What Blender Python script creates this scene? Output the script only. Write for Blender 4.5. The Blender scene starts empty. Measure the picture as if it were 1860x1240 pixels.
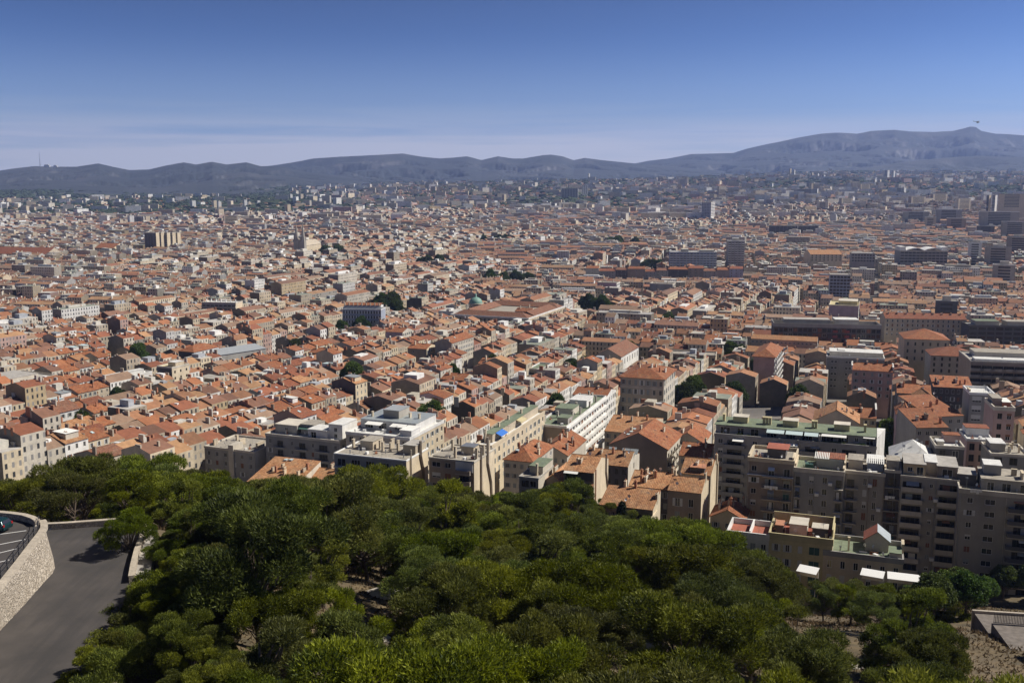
import bpy, math, random
import numpy as np
R = math.radians
sin, cos = math.sin, math.cos
sc = bpy.context.scene
col = sc.collection
random.seed(7)
rng = np.random.default_rng(11)

# ------------------------------------------------------------------ camera, sky, sun, exposure
CAM = np.array((0.0, 0.0, 155.0)); FPX = 35 / 36 * 1860; PITCH = math.atan(285 / FPX)
cd = bpy.data.cameras.new('camera'); cd.lens = 35; cd.sensor_width = 36; cd.clip_start = 0.5; cd.clip_end = 60000
co = bpy.data.objects.new('camera', cd); col.objects.link(co)
co.location = CAM; co.rotation_euler = (math.pi / 2 - PITCH, 0, 0); sc.camera = co

SUN_AZ, SUN_EL = R(80), R(46)          # clockwise from +Y (the view direction)
w = bpy.data.worlds.new('World'); sc.world = w; w.use_nodes = True
nt = w.node_tree; nt.nodes.clear(); L = nt.links.new
def N(t, **k):
    n = nt.nodes.new(t)
    for a, b in k.items(): setattr(n, a, b)
    return n
sky = N('ShaderNodeTexSky', sky_type='NISHITA', sun_disc=False, sun_elevation=SUN_EL, sun_rotation=SUN_AZ,
        altitude=150, air_density=0.45, dust_density=0.2, ozone_density=2.0)
tc = N('ShaderNodeTexCoord'); sep = N('ShaderNodeSeparateXYZ'); L(tc.outputs['Generated'], sep.inputs[0])
mp = N('ShaderNodeMapping'); mp.inputs['Scale'].default_value = (2.2, 2.2, 30); L(tc.outputs['Generated'], mp.inputs[0])
cn = N('ShaderNodeTexNoise'); cn.inputs['Scale'].default_value = 2.1; cn.inputs['Detail'].default_value = 8; cn.inputs['Roughness'].default_value = .62
cn.inputs['Distortion'].default_value = .5; L(mp.outputs[0], cn.inputs['Vector'])
cr = N('ShaderNodeMapRange'); cr.inputs[1].default_value = .43; cr.inputs[2].default_value = .60; L(cn.outputs['Fac'], cr.inputs[0])
band = N('ShaderNodeMapRange'); band.inputs[1].default_value = .08; band.inputs[2].default_value = .035; L(sep.outputs['Z'], band.inputs[0])
mu = N('ShaderNodeMath', operation='MULTIPLY'); L(cr.outputs[0], mu.inputs[0]); L(band.outputs[0], mu.inputs[1])
mu2 = N('ShaderNodeMath', operation='MULTIPLY'); L(mu.outputs[0], mu2.inputs[0]); mu2.inputs[1].default_value = .45
lp = N('ShaderNodeMapping'); lp.inputs['Scale'].default_value = (1.1, 1.1, 26); L(tc.outputs['Generated'], lp.inputs[0])
ln_ = N('ShaderNodeTexNoise'); ln_.inputs['Scale'].default_value = 1.6; ln_.inputs['Detail'].default_value = 6; ln_.inputs['Roughness'].default_value = .55; L(lp.outputs[0], ln_.inputs['Vector'])
lr = N('ShaderNodeMapRange', interpolation_type='SMOOTHSTEP'); lr.inputs[1].default_value = .36; lr.inputs[2].default_value = .54; L(ln_.outputs['Fac'], lr.inputs[0])
lb = N('ShaderNodeMapRange', interpolation_type='SMOOTHSTEP'); lb.inputs[1].default_value = .072; lb.inputs[2].default_value = .036; lb.inputs[4].default_value = .85; L(sep.outputs['Z'], lb.inputs[0])
lm = N('ShaderNodeMath', operation='MULTIPLY'); L(lr.outputs[0], lm.inputs[0]); L(lb.outputs[0], lm.inputs[1])
mx_ = N('ShaderNodeMath', operation='MAXIMUM'); L(mu2.outputs[0], mx_.inputs[0]); L(lm.outputs[0], mx_.inputs[1])
mix = N('ShaderNodeMix', data_type='RGBA'); L(mx_.outputs[0], mix.inputs[0])
gmn = N('ShaderNodeGamma'); gmn.inputs[1].default_value = 2.1; L(sky.outputs[0], gmn.inputs[0])
tn = N('ShaderNodeMix', data_type='RGBA', blend_type='MULTIPLY'); tn.inputs[0].default_value = 1; L(gmn.outputs[0], tn.inputs[6]); tn.inputs[7].default_value = (.335, .325, .268, 1)
veil = N('ShaderNodeMapRange', interpolation_type='SMOOTHSTEP'); veil.inputs[1].default_value = .15; veil.inputs[2].default_value = -.02; veil.inputs[4].default_value = .85; L(sep.outputs['Z'], veil.inputs[0])
vm = N('ShaderNodeMix', data_type='RGBA'); L(veil.outputs[0], vm.inputs[0]); L(tn.outputs[2], vm.inputs[6]); vm.inputs[7].default_value = (7.1, 7.8, 8.3, 1)
L(vm.outputs[2], mix.inputs[6]); mix.inputs[7].default_value = (13.6, 13.2, 13.2, 1)
bg = N('ShaderNodeBackground'); bg.inputs['Strength'].default_value = .05; L(mix.outputs[2], bg.inputs[0])
wo = N('ShaderNodeOutputWorld'); L(bg.outputs[0], wo.inputs[0])

sl = bpy.data.lights.new('sun', 'SUN'); sl.energy = 5.0; sl.angle = R(.53); sl.color = (1, .94, .83)
so = bpy.data.objects.new('sun', sl); col.objects.link(so)
SUNV = np.array((sin(SUN_AZ) * cos(SUN_EL), cos(SUN_AZ) * cos(SUN_EL), sin(SUN_EL)))
from mathutils import Vector, Matrix
so.rotation_euler = Vector(SUNV).to_track_quat('Z', 'Y').to_euler(); so.location = (300, 100, 500)
vs = sc.view_settings; vs.view_transform = 'Standard'; vs.look = 'None'; vs.gamma = 1; vs.use_curve_mapping = False
vs.exposure = 0.2
sc.cycles.max_bounces = 6; sc.cycles.diffuse_bounces = 2; sc.cycles.volume_bounces = 1; sc.cycles.transparent_max_bounces = 8
sc.cycles.use_denoising = True

# ------------------------------------------------------------------ geometry of the view
FW = np.array((0, cos(PITCH), -sin(PITCH))); UP = np.array((0, sin(PITCH), cos(PITCH))); RT = np.array((1.0, 0, 0))
def ray(px, py): return FW * FPX + RT * (px - 930) + UP * (620 - py)
def at(px, py, Y): r = ray(px, py); return CAM + r * (Y / r[1])
def atz(px, py, z): r = ray(px, py); return CAM + r * ((z - CAM[2]) / r[2])
def proj(p):
    d = np.asarray(p, float) - CAM; f = d @ FW
    return 930 + FPX * (d @ RT) / f, 620 - FPX * (d @ UP) / f
def interp(x, pts): return np.interp(x, [p[0] for p in pts], [p[1] for p in pts])

PL = [(-50, 118), (60, 112.5), (112, 111.8), (125, 111.2), (135, 106), (160, 97), (200, 84), (260, 64), (330, 52), (420, 40), (600, 31), (1500, 26), (2500, 32), (4000, 50), (6000, 85), (8000, 110), (20000, 130)]
PC = [(-50, 130), (20, 121), (60, 110), (100, 103), (150, 93), (200, 81), (250, 67), (300, 55), (350, 48), (420, 43), (600, 33), (900, 28), (1500, 27), (2500, 38), (4000, 82), (5500, 130), (7000, 155), (20000, 170)]
PR = [(-50, 130), (20, 118), (60, 107), (100, 100), (130, 94), (160, 82), (200, 64), (230, 57), (300, 54), (400, 52), (500, 44), (600, 37), (900, 30), (1500, 28), (2500, 48), (3500, 90), (4500, 136), (5500, 180), (6500, 215), (8000, 235), (20000, 240)]
def terr(x, y):
    x = np.asarray(x, float); y = np.asarray(y, float)
    t = np.clip(x / np.maximum(np.abs(y), 60), -.6, .6)
    l, c, r = interp(y, PL), interp(y, PC), interp(y, PR)
    a = np.clip(-t / .42, 0, 1); b = np.clip(t / .36, 0, 1); a = a * a * (3 - 2 * a); b = b * b * (3 - 2 * b)
    z = c * (1 - a - b) + l * a + r * b
    far = np.clip((y - 2500) / 3000, 0, 1)
    z = z + far * (14 * np.sin(x / 610 + 1) * np.sin(y / 790) + 9 * np.sin(x / 270 + y / 350))
    nearh = np.clip((260 - y) / 100, 0, 1) * np.clip((t + .36) / .06, 0, 1)
    return z + nearh * (.7 * np.sin(x / 9) * np.sin(y / 11) + .4 * np.sin(x / 4.1 + y / 5.3))

# ------------------------------------------------------------------ materials
MATS = {}
def mat_new(name):
    m = bpy.data.materials.new(name); m.use_nodes = True
    t = m.node_tree; b = t.nodes['Principled BSDF']
    return m, t, b
class NT:
    def __init__(s, t): s.t = t
    def n(s, ty, ins=None, **k):
        x = s.t.nodes.new(ty)
        for a, b in k.items(): setattr(x, a, b)
        for a, b in (ins or {}).items():
            if hasattr(b, 'is_linked') or isinstance(b, bpy.types.NodeSocket): s.t.links.new(b, x.inputs[a])
            else: x.inputs[a].default_value = b
        return x
    def math(s, op, a, b=0.0, c=0.0): return s.n('ShaderNodeMath', {0: a, 1: b, 2: c}, operation=op).outputs[0]
    def mix(s, f, a, b, bt='MIX'):
        x = s.n('ShaderNodeMix', {0: f, 6: a, 7: b}, data_type='RGBA', blend_type=bt); return x.outputs[2]
    def noise(s, vec, scale, det=4, rough=.55): return s.n('ShaderNodeTexNoise', {'Vector': vec, 'Scale': scale, 'Detail': det, 'Roughness': rough}).outputs['Fac']
    def rng(s, v, a, b, c, d): return s.n('ShaderNodeMapRange', {0: v, 1: a, 2: b, 3: c, 4: d}).outputs[0]
    def bump(s, h, st, dist): return s.n('ShaderNodeBump', {'Height': h, 'Strength': st, 'Distance': dist}).outputs[0]
    def link(s, a, b): s.t.links.new(a, b)
def C4(c): return (c[0], c[1], c[2], 1)

def plaster(name, c, stain=.17, rough=.92):
    """rendered wall: blotches, rain streaks, fine grain"""
    if name in MATS: return MATS[name]
    m, t, b = mat_new(name); g = NT(t)
    o = g.n('ShaderNodeTexCoord').outputs['Object']; oi = g.n('ShaderNodeObjectInfo')
    ov = g.n('ShaderNodeVectorMath', {0: o, 1: oi.outputs['Location']}, operation='ADD').outputs[0]
    big = g.noise(ov, .22, 4); st = g.n('ShaderNodeMapping', {0: ov, 3: (.30, .30, .07)}).outputs[0]; sk = g.noise(st, 1.0, 5, .65); fine = g.noise(ov, 2.4, 4)
    f = g.math('MULTIPLY', g.rng(big, .3, .75, .82, 1.06), g.rng(sk, .35, .7, 1 - stain, 1.04))
    f = g.math('MULTIPLY', f, g.rng(fine, .3, .7, .93, 1.05))
    f = g.math('MULTIPLY', f, g.rng(oi.outputs['Random'], 0, 1, .9, 1.08))
    cc = g.mix(1.0, C4(c), g.n('ShaderNodeCombineColor', {0: f, 1: f, 2: f}).outputs[0], 'MULTIPLY')
    g.link(cc, b.inputs['Base Color']); b.inputs['Roughness'].default_value = rough
    g.link(g.bump(fine, .25, .03), b.inputs['Normal']); MATS[name] = m; return m

def tiles(name, c1, c2, c3):
    """canal-tile roof: columns of tiles as relief, tile-to-tile colour, lichen patches"""
    m, t, b = mat_new(name); g = NT(t)
    o = g.n('ShaderNodeTexCoord').outputs['Object']; oi = g.n('ShaderNodeObjectInfo')
    ov = g.n('ShaderNodeVectorMath', {0: o, 1: oi.outputs['Location']}, operation='ADD').outputs[0]
    mp = g.n('ShaderNodeMapping', {0: ov, 3: (4.2, 2.4, .8)}).outputs[0]
    vo = g.n('ShaderNodeTexVoronoi', {'Vector': mp, 'Scale': 1.0, 'Randomness': .55}); cell = g.n('ShaderNodeSeparateColor', {0: vo.outputs['Color']})
    big = g.noise(ov, .35, 5, .6); mid = g.noise(ov, 1.1, 4, .6)
    cc = g.mix(g.rng(cell.outputs[0], .1, .9, 0, 1), C4(c1), C4(c2))
    cc = g.mix(g.rng(big, .45, .7, 0, .75), cc, C4(c3))
    f = g.math('MULTIPLY', g.rng(mid, .3, .72, .62, 1.2), g.rng(oi.outputs['Random'], 0, 1, .84, 1.12))
    f = g.math('MULTIPLY', f, g.rng(cell.outputs[1], 0, 1, .8, 1.15))
    cc = g.mix(1.0, cc, g.n('ShaderNodeCombineColor', {0: f, 1: f, 2: f}).outputs[0], 'MULTIPLY')
    g.link(cc, b.inputs['Base Color']); b.inputs['Roughness'].default_value = .9
    wv = g.n('ShaderNodeTexWave', {'Vector': o, 'Scale': .72, 'Distortion': .6, 'Detail': 1.0}, wave_type='BANDS', bands_direction='X').outputs['Fac']
    g.link(g.bump(wv, .55, .07), b.inputs['Normal']); MATS[name] = m; return m

def simple(name, c, rough=.7, metal=0.0, noise=.0, scale=2.0, spec=.5):
    if name in MATS: return MATS[name]
    m, t, b = mat_new(name); g = NT(t)
    b.inputs['Roughness'].default_value = rough; b.inputs['Metallic'].default_value = metal; b.inputs['Specular IOR Level'].default_value = spec
    if noise:
        o = g.n('ShaderNodeTexCoord').outputs['Object']; f = g.rng(g.noise(o, scale, 5), .3, .7, 1 - noise, 1 + noise * .4)
        f2 = g.rng(g.noise(o, scale * .17, 3), .3, .7, 1 - noise * .6, 1.05); f = g.math('MULTIPLY', f, f2)
        g.link(g.mix(1.0, C4(c), g.n('ShaderNodeCombineColor', {0: f, 1: f, 2: f}).outputs[0], 'MULTIPLY'), b.inputs['Base Color'])
        g.link(g.bump(f, .3, .02), b.inputs['Normal'])
    else: b.inputs['Base Color'].default_value = C4(c)
    MATS[name] = m; return m

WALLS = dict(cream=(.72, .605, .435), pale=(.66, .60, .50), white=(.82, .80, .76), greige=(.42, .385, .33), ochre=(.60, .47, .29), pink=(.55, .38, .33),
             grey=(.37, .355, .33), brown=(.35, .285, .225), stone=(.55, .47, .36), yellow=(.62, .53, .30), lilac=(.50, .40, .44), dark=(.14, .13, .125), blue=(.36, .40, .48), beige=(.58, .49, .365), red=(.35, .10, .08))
for k, c in WALLS.items(): plaster(k, c)
tiles('tile_orange', (.37, .132, .052), (.26, .086, .038), (.36, .18, .09))
tiles('tile_russet', (.30, .098, .044), (.21, .068, .036), (.27, .13, .078))
tiles('tile_sand', (.50, .25, .112), (.36, .16, .072), (.47, .29, .16))
tiles('tile_brown', (.29, .125, .07), (.21, .092, .056), (.25, .155, .105))
ROOFS = ['tile_orange', 'tile_russet', 'tile_sand', 'tile_brown']
simple('glass', (.018, .02, .024), .12); simple('frame', (.72, .70, .66), .6); simple('frame_dark', (.10, .085, .07), .6)
simple('shutter_grey', (.30, .32, .31), .8, noise=.15); simple('shutter_green', (.05, .12, .10), .8, noise=.15); simple('shutter_brown', (.23, .10, .05), .8, noise=.15); simple('shutter_white', (.62, .61, .58), .8, noise=.12)
simple('gravel', (.40, .36, .30), .95, noise=.3, scale=1.5); simple('green_felt', (.20, .24, .16), .95, noise=.3, scale=.9); simple('white_felt', (.72, .71, .68), .85, noise=.2, scale=.8)
simple('red_floor', (.38, .12, .075), .9, noise=.25, scale=1.2); simple('metal', (.35, .36, .37), .45, .6); simple('zinc', (.42, .46, .47), .5, .3, noise=.2)
simple('white_paint', (.82, .81, .78), .6); simple('canvas_white', (.84, .83, .78), .8, noise=.06); simple('canvas_blue', (.03, .16, .55), .7); simple('canvas_glass', (.55, .66, .66), .5)
simple('clay', (.50, .23, .13), .85, noise=.2); simple('dish', (.66, .66, .66), .5); simple('iron', (.05, .05, .055), .6); simple('concrete', (.46, .43, .39), .95, noise=.25, scale=.8)
simple('dark_glass', (.03, .035, .05), .18); simple('copper', (.20, .36, .29), .6, noise=.2); simple('tarp_grey', (.34, .36, .38), .7, noise=.12)

# ------------------------------------------------------------------ mesh helpers
def tag(o, label=None, cat=None, group=None, kind=None):
    if label: o['label'] = label
    if cat: o['category'] = cat
    if group: o['group'] = group
    if kind: o['kind'] = kind
    return o
def link(o, parent=None):
    col.objects.link(o)
    if parent: o.parent = parent
    return o
def empty(name, loc, rz=0.0):
    o = bpy.data.objects.new(name, None); o.location = loc; o.rotation_euler = (0, 0, rz); o.empty_display_size = .5
    return link(o)
def inst(name, me, parent=None, loc=(0, 0, 0), rz=0.0, s=1.0):
    o = bpy.data.objects.new(name, me); o.location = loc; o.rotation_euler = (0, 0, rz)
    o.scale = (s, s, s) if not hasattr(s, '__len__') else s
    return link(o, parent)
class MB:
    def __init__(s): s.v = []; s.f = []; s.m = []; s.sm = False
    def add(s, vs, fs, m=0):
        k = len(s.v); s.v.extend([tuple(map(float, p)) for p in vs])
        for f in fs: s.f.append([k + i for i in f]); s.m.append(m)
        return s
    def quad(s, a, b, c, d, m=0): return s.add([a, b, c, d], [(0, 1, 2, 3)], m)
    def box(s, x0, x1, y0, y1, z0, z1, m=0, bottom=True):
        vs = [(x0, y0, z0), (x1, y0, z0), (x1, y1, z0), (x0, y1, z0), (x0, y0, z1), (x1, y0, z1), (x1, y1, z1), (x0, y1, z1)]
        fs = [(0, 1, 5, 4), (1, 2, 6, 5), (2, 3, 7, 6), (3, 0, 4, 7), (4, 5, 6, 7)] + ([(3, 2, 1, 0)] if bottom else [])
        return s.add(vs, fs, m)
    def prism(s, pts, z0, z1, m=0, mt=None):
        n = len(pts); vs = [(p[0], p[1], z0) for p in pts] + [(p[0], p[1], z1) for p in pts]
        s.add(vs, [(i, (i + 1) % n, n + (i + 1) % n, n + i) for i in range(n)] + [tuple(range(n))[::-1]], m)
        k = len(s.v) - n; s.f.append([k + i for i in range(n)]); s.m.append(m if mt is None else mt); return s
    def tube(s, a, b, r0, r1, n=6, m=0, cap=True):
        a = Vector(a); b = Vector(b); d = (b - a).normalized(); u = d.orthogonal().normalized(); v = d.cross(u)
        vs = [a + (u * cos(2 * math.pi * i / n) + v * sin(2 * math.pi * i / n)) * r0 for i in range(n)] + [b + (u * cos(2 * math.pi * i / n) + v * sin(2 * math.pi * i / n)) * r1 for i in range(n)]
        s.add(vs, [(i, (i + 1) % n, n + (i + 1) % n, n + i) for i in range(n)] + ([tuple(range(n, 2 * n)), tuple(range(n))[::-1]] if cap else []), m); return s
    def path(s, pts, rs, n=6, m=0):
        for i in range(len(pts) - 1): s.tube(pts[i], pts[i + 1], rs[i], rs[i + 1], n, m, i in (0, len(pts) - 2))
        return s
    def lathe(s, prof, n=12, m=0, c=(0, 0, 0)):
        k = len(prof); vs = [(c[0] + r * cos(2 * math.pi * j / n), c[1] + r * sin(2 * math.pi * j / n), c[2] + z) for r, z in prof for j in range(n)]
        return s.add(vs, [(i * n + j, i * n + (j + 1) % n, (i + 1) * n + (j + 1) % n, (i + 1) * n + j) for i in range(k - 1) for j in range(n)], m)
    def mesh(s, name, mats):
        me = bpy.data.meshes.new(name); me.from_pydata(s.v, [], s.f)
        for m in mats: me.materials.append(MATS[m] if isinstance(m, str) else m)
        if len(mats) > 1: me.polygons.foreach_set('material_index', s.m)
        if s.sm: me.polygons.foreach_set('use_smooth', [True] * len(s.f))
        me.update(); return me
    def build(s, name, mats, parent=None, loc=(0, 0, 0), rz=0.0):
        return inst(name, s.mesh(name, mats if isinstance(mats, (list, tuple)) else [mats]), parent, loc, rz)
def bpart(root, name, m, x0, x1, y0, y1, z0, z1): return MB().box(x0, x1, y0, y1, z0, z1).build(name, m, root)
# ------------------------------------------------------------------ the setting: ground, mountains
def grid_mesh(name, X, Y, Z, mats, smooth=True):
    n, m = X.shape; v = np.stack([X, Y, Z], -1).reshape(-1, 3)
    i = np.arange(n * m).reshape(n, m); f = np.stack([i[:-1, :-1], i[:-1, 1:], i[1:, 1:], i[1:, :-1]], -1).reshape(-1, 4)
    me = bpy.data.meshes.new(name); me.from_pydata(v.tolist(), [], f.tolist())
    for q in mats: me.materials.append(q)
    me.polygons.foreach_set('use_smooth', [smooth] * len(f)); me.update(); return me
m, t, b = mat_new('ground'); g = NT(t)
geo = g.n('ShaderNodeNewGeometry').outputs['Position']; sp = g.n('ShaderNodeSeparateXYZ', {0: geo})
n1 = g.noise(geo, .35, 6, .65); n2 = g.noise(geo, .06, 4); n3 = g.noise(geo, 2.5, 4)
hill = g.mix(g.rng(n1, .35, .68, 0, 1), (.06, .05, .03, 1), (.17, .122, .062, 1)); hill = g.mix(g.rng(n2, .5, .7, 0, .6), hill, (.19, .14, .085, 1))
hill = g.mix(g.rng(n3, .62, .75, 0, .6), hill, (.07, .085, .03, 1))
city = g.mix(g.rng(n2, .4, .6, 0, 1), (.13, .12, .115, 1), (.20, .18, .16, 1))
far = g.mix(g.rng(g.noise(geo, .004, 5), .4, .6, 0, 1), (.05, .065, .035, 1), (.13, .12, .085, 1))
cc = g.mix(g.rng(sp.outputs['Y'], 240, 300, 0, 1), hill, city); cc = g.mix(g.rng(sp.outputs['Y'], 2000, 3200, 0, 1), cc, far)
g.link(cc, b.inputs['Base Color']); b.inputs['Roughness'].default_value = .95; g.link(g.bump(n1, .6, .4), b.inputs['Normal']); MATS['ground'] = m
ys = np.concatenate([np.arange(-60, 300, 4.0), np.arange(300, 800, 20), np.arange(800, 3000, 100), np.geomspace(3000, 15500, 40)])
tt = np.linspace(-1, 1, 150); Yg, Tg = np.meshgrid(ys, tt, indexing='ij'); Xg = Tg * np.maximum(150, .72 * (Yg + 60) + 60)
o = inst('ground', grid_mesh('ground', Xg, Yg, terr(Xg, Yg), [m])); tag(o, kind='structure')

SIL = [(-200, 316), (0, 312), (40, 306), (75, 302), (110, 303), (150, 303), (190, 297), (220, 304), (245, 309), (280, 308), (310, 301), (343, 295), (365, 299), (393, 294), (420, 299), (455, 295), (480, 302), (500, 302), (520, 303), (560, 312), (640, 322), (700, 330)]
SIL2 = [(380, 318), (450, 306), (500, 301), (520, 298), (545, 294), (575, 288), (620, 285), (660, 283), (700, 281), (735, 279), (770, 285), (800, 288), (830, 286), (850, 284), (875, 291), (905, 284), (930, 288), (950, 288), (985, 282), (1000, 281), (1020, 284), (1040, 291), (1060, 287), (1090, 291), (1120, 294), (1150, 297), (1200, 301), (1300, 310), (1400, 322)]
SIL3 = [(1040, 318), (1100, 306), (1150, 297), (1175, 292), (1210, 288), (1250, 280), (1290, 279), (1325, 278), (1350, 270), (1380, 263), (1410, 257), (1440, 250), (1480, 243), (1510, 241), (1545, 243), (1570, 238), (1610, 236), (1640, 239), (1680, 240), (1715, 238), (1735, 233), (1745, 230), (1755, 231), (1765, 238), (1790, 243), (1815, 244), (1840, 246), (1860, 249), (1960, 262), (2100, 270)]
SIL4 = [(1440, 322), (1540, 308), (1620, 296), (1700, 287), (1760, 283), (1860, 286), (1960, 280), (2100, 284)]
m, t, b = mat_new('scrub_rock'); g = NT(t)
geo = g.n('ShaderNodeNewGeometry'); P = geo.outputs['Position']
sx = g.n('ShaderNodeSeparateXYZ', {0: geo.outputs['Normal']}); k1 = g.noise(P, .0016, 8, .68); k2 = g.noise(P, .008, 6, .7)
rock = g.math('ADD', g.rng(k1, .5, .64, 0, 1), g.rng(k2, .56, .66, 0, .7))
rock = g.math('MULTIPLY', rock, g.rng(sx.outputs[2], .97, .8, .25, 1))
cc = g.mix(g.n('ShaderNodeClamp', {0: rock}).outputs[0], (.028, .036, .038, 1), (.15, .145, .145, 1))  # scrub tinted dark and bluish, painting some distance haze into its colour
g.link(cc, b.inputs['Base Color']); b.inputs['Roughness'].default_value = 1.0; MATS['scrub_rock'] = m
def fbm(x, y, seed, octs=8, base=1 / 2000, ridged=True):
    r = np.random.default_rng(seed); out = np.zeros_like(x); a = 1.0; f = base
    for _ in range(octs):
        th = r.uniform(0, 6.28, 3); ph = r.uniform(0, 6.28, 3)
        s_ = sum(np.sin((x * cos(q) + y * sin(q)) * f * 6.28 + p + 1.3 * np.sin((y * cos(q) - x * sin(q)) * f * 4.1 + p)) for q, p in zip(th, ph)) / 3
        out += a * ((1 - 2 * np.abs(s_)) if ridged else s_); a *= .55; f *= 2.03
    return out
def mountain(name, label, sil, Yr, Y0, seed, rough):
    pxs = np.linspace(sil[0][0], sil[-1][0], 520); t_ = np.concatenate([np.linspace(0, 1, 110), np.linspace(1.02, 1.5, 16)])
    T, PX = np.meshgrid(t_, pxs, indexing='ij'); Yv = Y0 + (Yr - Y0) * T; X = (PX - 930) / FPX * Yv * 1.0
    top = np.array([at(p, interp(p, sil), Yr)[2] for p in pxs])[None, :] * np.ones_like(T)
    xr = (PX - 930) / FPX * Yr
    base = terr(X, np.minimum(Yv, 9000)) - 25
    nz = fbm(X, Yv, seed)
    sh = np.where(T <= 1, .30 * T + .70 * np.clip(T, 0, 1) ** 2.2, 1 - 1.5 * (T - 1))
    env = np.clip(T * 4, 0, 1) * np.clip(np.abs(1 - T) * 5, 0, 1)
    Z = base + (top - base) * sh + env * (np.minimum(nz, .9) - .9) * rough * np.clip((top - base) / 400, .15, 1.3)
    o = inst(name, grid_mesh(name, X, Yv, Z, [MATS['scrub_rock']])); tag(o, label, None, None, 'structure')
mountain('mountain_ridge', 'long scrub-covered limestone ridge behind the middle of the city', SIL2, 11500, 7600, 3, 140)
mountain('mountain_ridge', 'dark low wooded hills with pale crags and a mast', SIL, 9300, 5300, 5, 130)
mountain('mountain_ridge', 'high broad mountain with a small rocky knob on its crest', SIL3, 13500, 8600, 8, 170)
mountain('mountain_ridge', 'dark wooded foothill below the high mountain', SIL4, 9800, 7300, 9, 110)
# mast and small buildings on the left crest
p = at(73, 303, 9250); r_ = empty('radio_mast', (p[0], p[1], p[2] - 10))
mb = MB(); mb.tube((0, 0, 0), (0, 0, 125), 3.2, 1.6, 6); mb.build('mast', 'metal', r_); mb = MB(); mb.tube((0, 0, 125), (0, 0, 150), 1.4, .7, 5); mb.build('antenna', 'metal', r_)
tag(r_, 'thin tall radio mast on the crest of the far hill', 'mast')
for dx, wd, h, lab in ((25, 50, 26, 'low white relay station just beside the radio mast'), (110, 36, 20, 'small white relay building farther along the mast crest')):
    q = empty('relay_station', (p[0] + dx, p[1] + 20, p[2] - 12)); tag(q, lab, 'building')
    MB().box(0, wd, 0, 20, 0, h).build('wall', 'white', q); MB().box(3, wd - 9, 2, 16, h, h + 6).build('roof_hut', 'pale', q)

# ------------------------------------------------------------------ road, parking terrace, walls (left foreground)
ZR, ZP = 112.6, 117.2
m, t, b = mat_new('asphalt'); g = NT(t); geo = g.n('ShaderNodeNewGeometry').outputs['Position']
a1 = g.noise(geo, .25, 5, .6); a2 = g.noise(geo, 14, 4, .7); st = g.n('ShaderNodeMapping', {0: geo, 2: (0, 0, R(-25)), 3: (.9, .07, 1)}).outputs[0]; a3 = g.noise(st, 1.0, 4)
cr_ = g.n('ShaderNodeTexVoronoi', {'Vector': geo, 'Scale': .16}, feature='DISTANCE_TO_EDGE').outputs['Distance']
cc = g.mix(g.rng(a1, .35, .65, 0, 1), (.045, .041, .040, 1), (.078, .068, .063, 1)); cc = g.mix(g.rng(a3, .45, .62, 0, .55), cc, (.032, .031, .032, 1)); cc = g.mix(g.rng(a2, .3, .7, 0, .35), cc, (.08, .07, .066, 1))
cc = g.mix(g.rng(cr_, 0, .006, .12, 0), cc, (.05, .05, .05, 1))
g.link(cc, b.inputs['Base Color']); b.inputs['Roughness'].default_value = .85; g.link(g.bump(a2, .3, .01), b.inputs['Normal']); MATS['asphalt'] = m
m, t, b = mat_new('rubble_stone'); g = NT(t); o_ = g.n('ShaderNodeTexCoord').outputs['Object']
wob = g.n('ShaderNodeVectorMath', {0: o_, 1: g.n('ShaderNodeTexNoise', {'Vector': o_, 'Scale': 2.0}).outputs['Color']}, operation='ADD').outputs[0]
vo = g.n('ShaderNodeTexVoronoi', {'Vector': wob, 'Scale': 2.7}); ve = g.n('ShaderNodeTexVoronoi', {'Vector': wob, 'Scale': 2.7}, feature='DISTANCE_TO_EDGE').outputs['Distance']
ce = g.n('ShaderNodeSeparateColor', {0: vo.outputs['Color']})
cc = g.mix(ce.outputs[0], (.46, .39, .31, 1), (.68, .60, .50, 1)); cc = g.mix(g.rng(g.noise(o_, 6, 5), .4, .7, 0, .5), cc, (.30, .25, .19, 1)); cc = g.mix(g.rng(ve, .02, .07, 1, 0), cc, (.27, .225, .175, 1))
g.link(cc, b.inputs['Base Color']); b.inputs['Roughness'].default_value = .95; hgt = g.math('ADD', g.rng(ve, 0, .16, 0, 1), g.math('MULTIPLY', ce.outputs[1], .5)); g.link(g.bump(hgt, .9, .09), b.inputs['Normal']); MATS['rubble_stone'] = m
simple('coping', (.52, .45, .36), .9, noise=.25, scale=3)
def poly_sheet(name, pts, z, mt, kind='structure', thick=None):
    mb = MB(); P_ = [(p[0], p[1]) for p in pts]
    if thick: mb.prism(P_, z - thick, z)
    else: mb.add([(p[0], p[1], z) for p in P_], [tuple(range(len(P_)))])
    me = mb.mesh(name, [mt]); import bmesh
    bm = bmesh.new(); bm.from_mesh(me); bmesh.ops.triangulate(bm, faces=bm.faces[:]); bmesh.ops.recalc_face_normals(bm, faces=bm.faces[:]); bm.to_mesh(me); bm.free()
    o = inst(name, me); tag(o, kind=kind); return o
base_px = [(0, 1144), (45, 1097), (80, 1058), (97, 1040), (101, 1030), (98, 1012), (91, 988), (84, 962)]
wb = [atz(-150, 1300, ZR)[:2]] + [atz(x, y, ZR)[:2] for x, y in base_px]
top_px = [(0, 1062), (35, 1018), (62, 982), (74, 967), (80, 957), (80, 950), (79, 947), (76, 944)]
wt = [atz(-150, 1235, ZP + .25)[:2]] + [atz(x, y, ZP + .25)[:2] for x, y in top_px]
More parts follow.
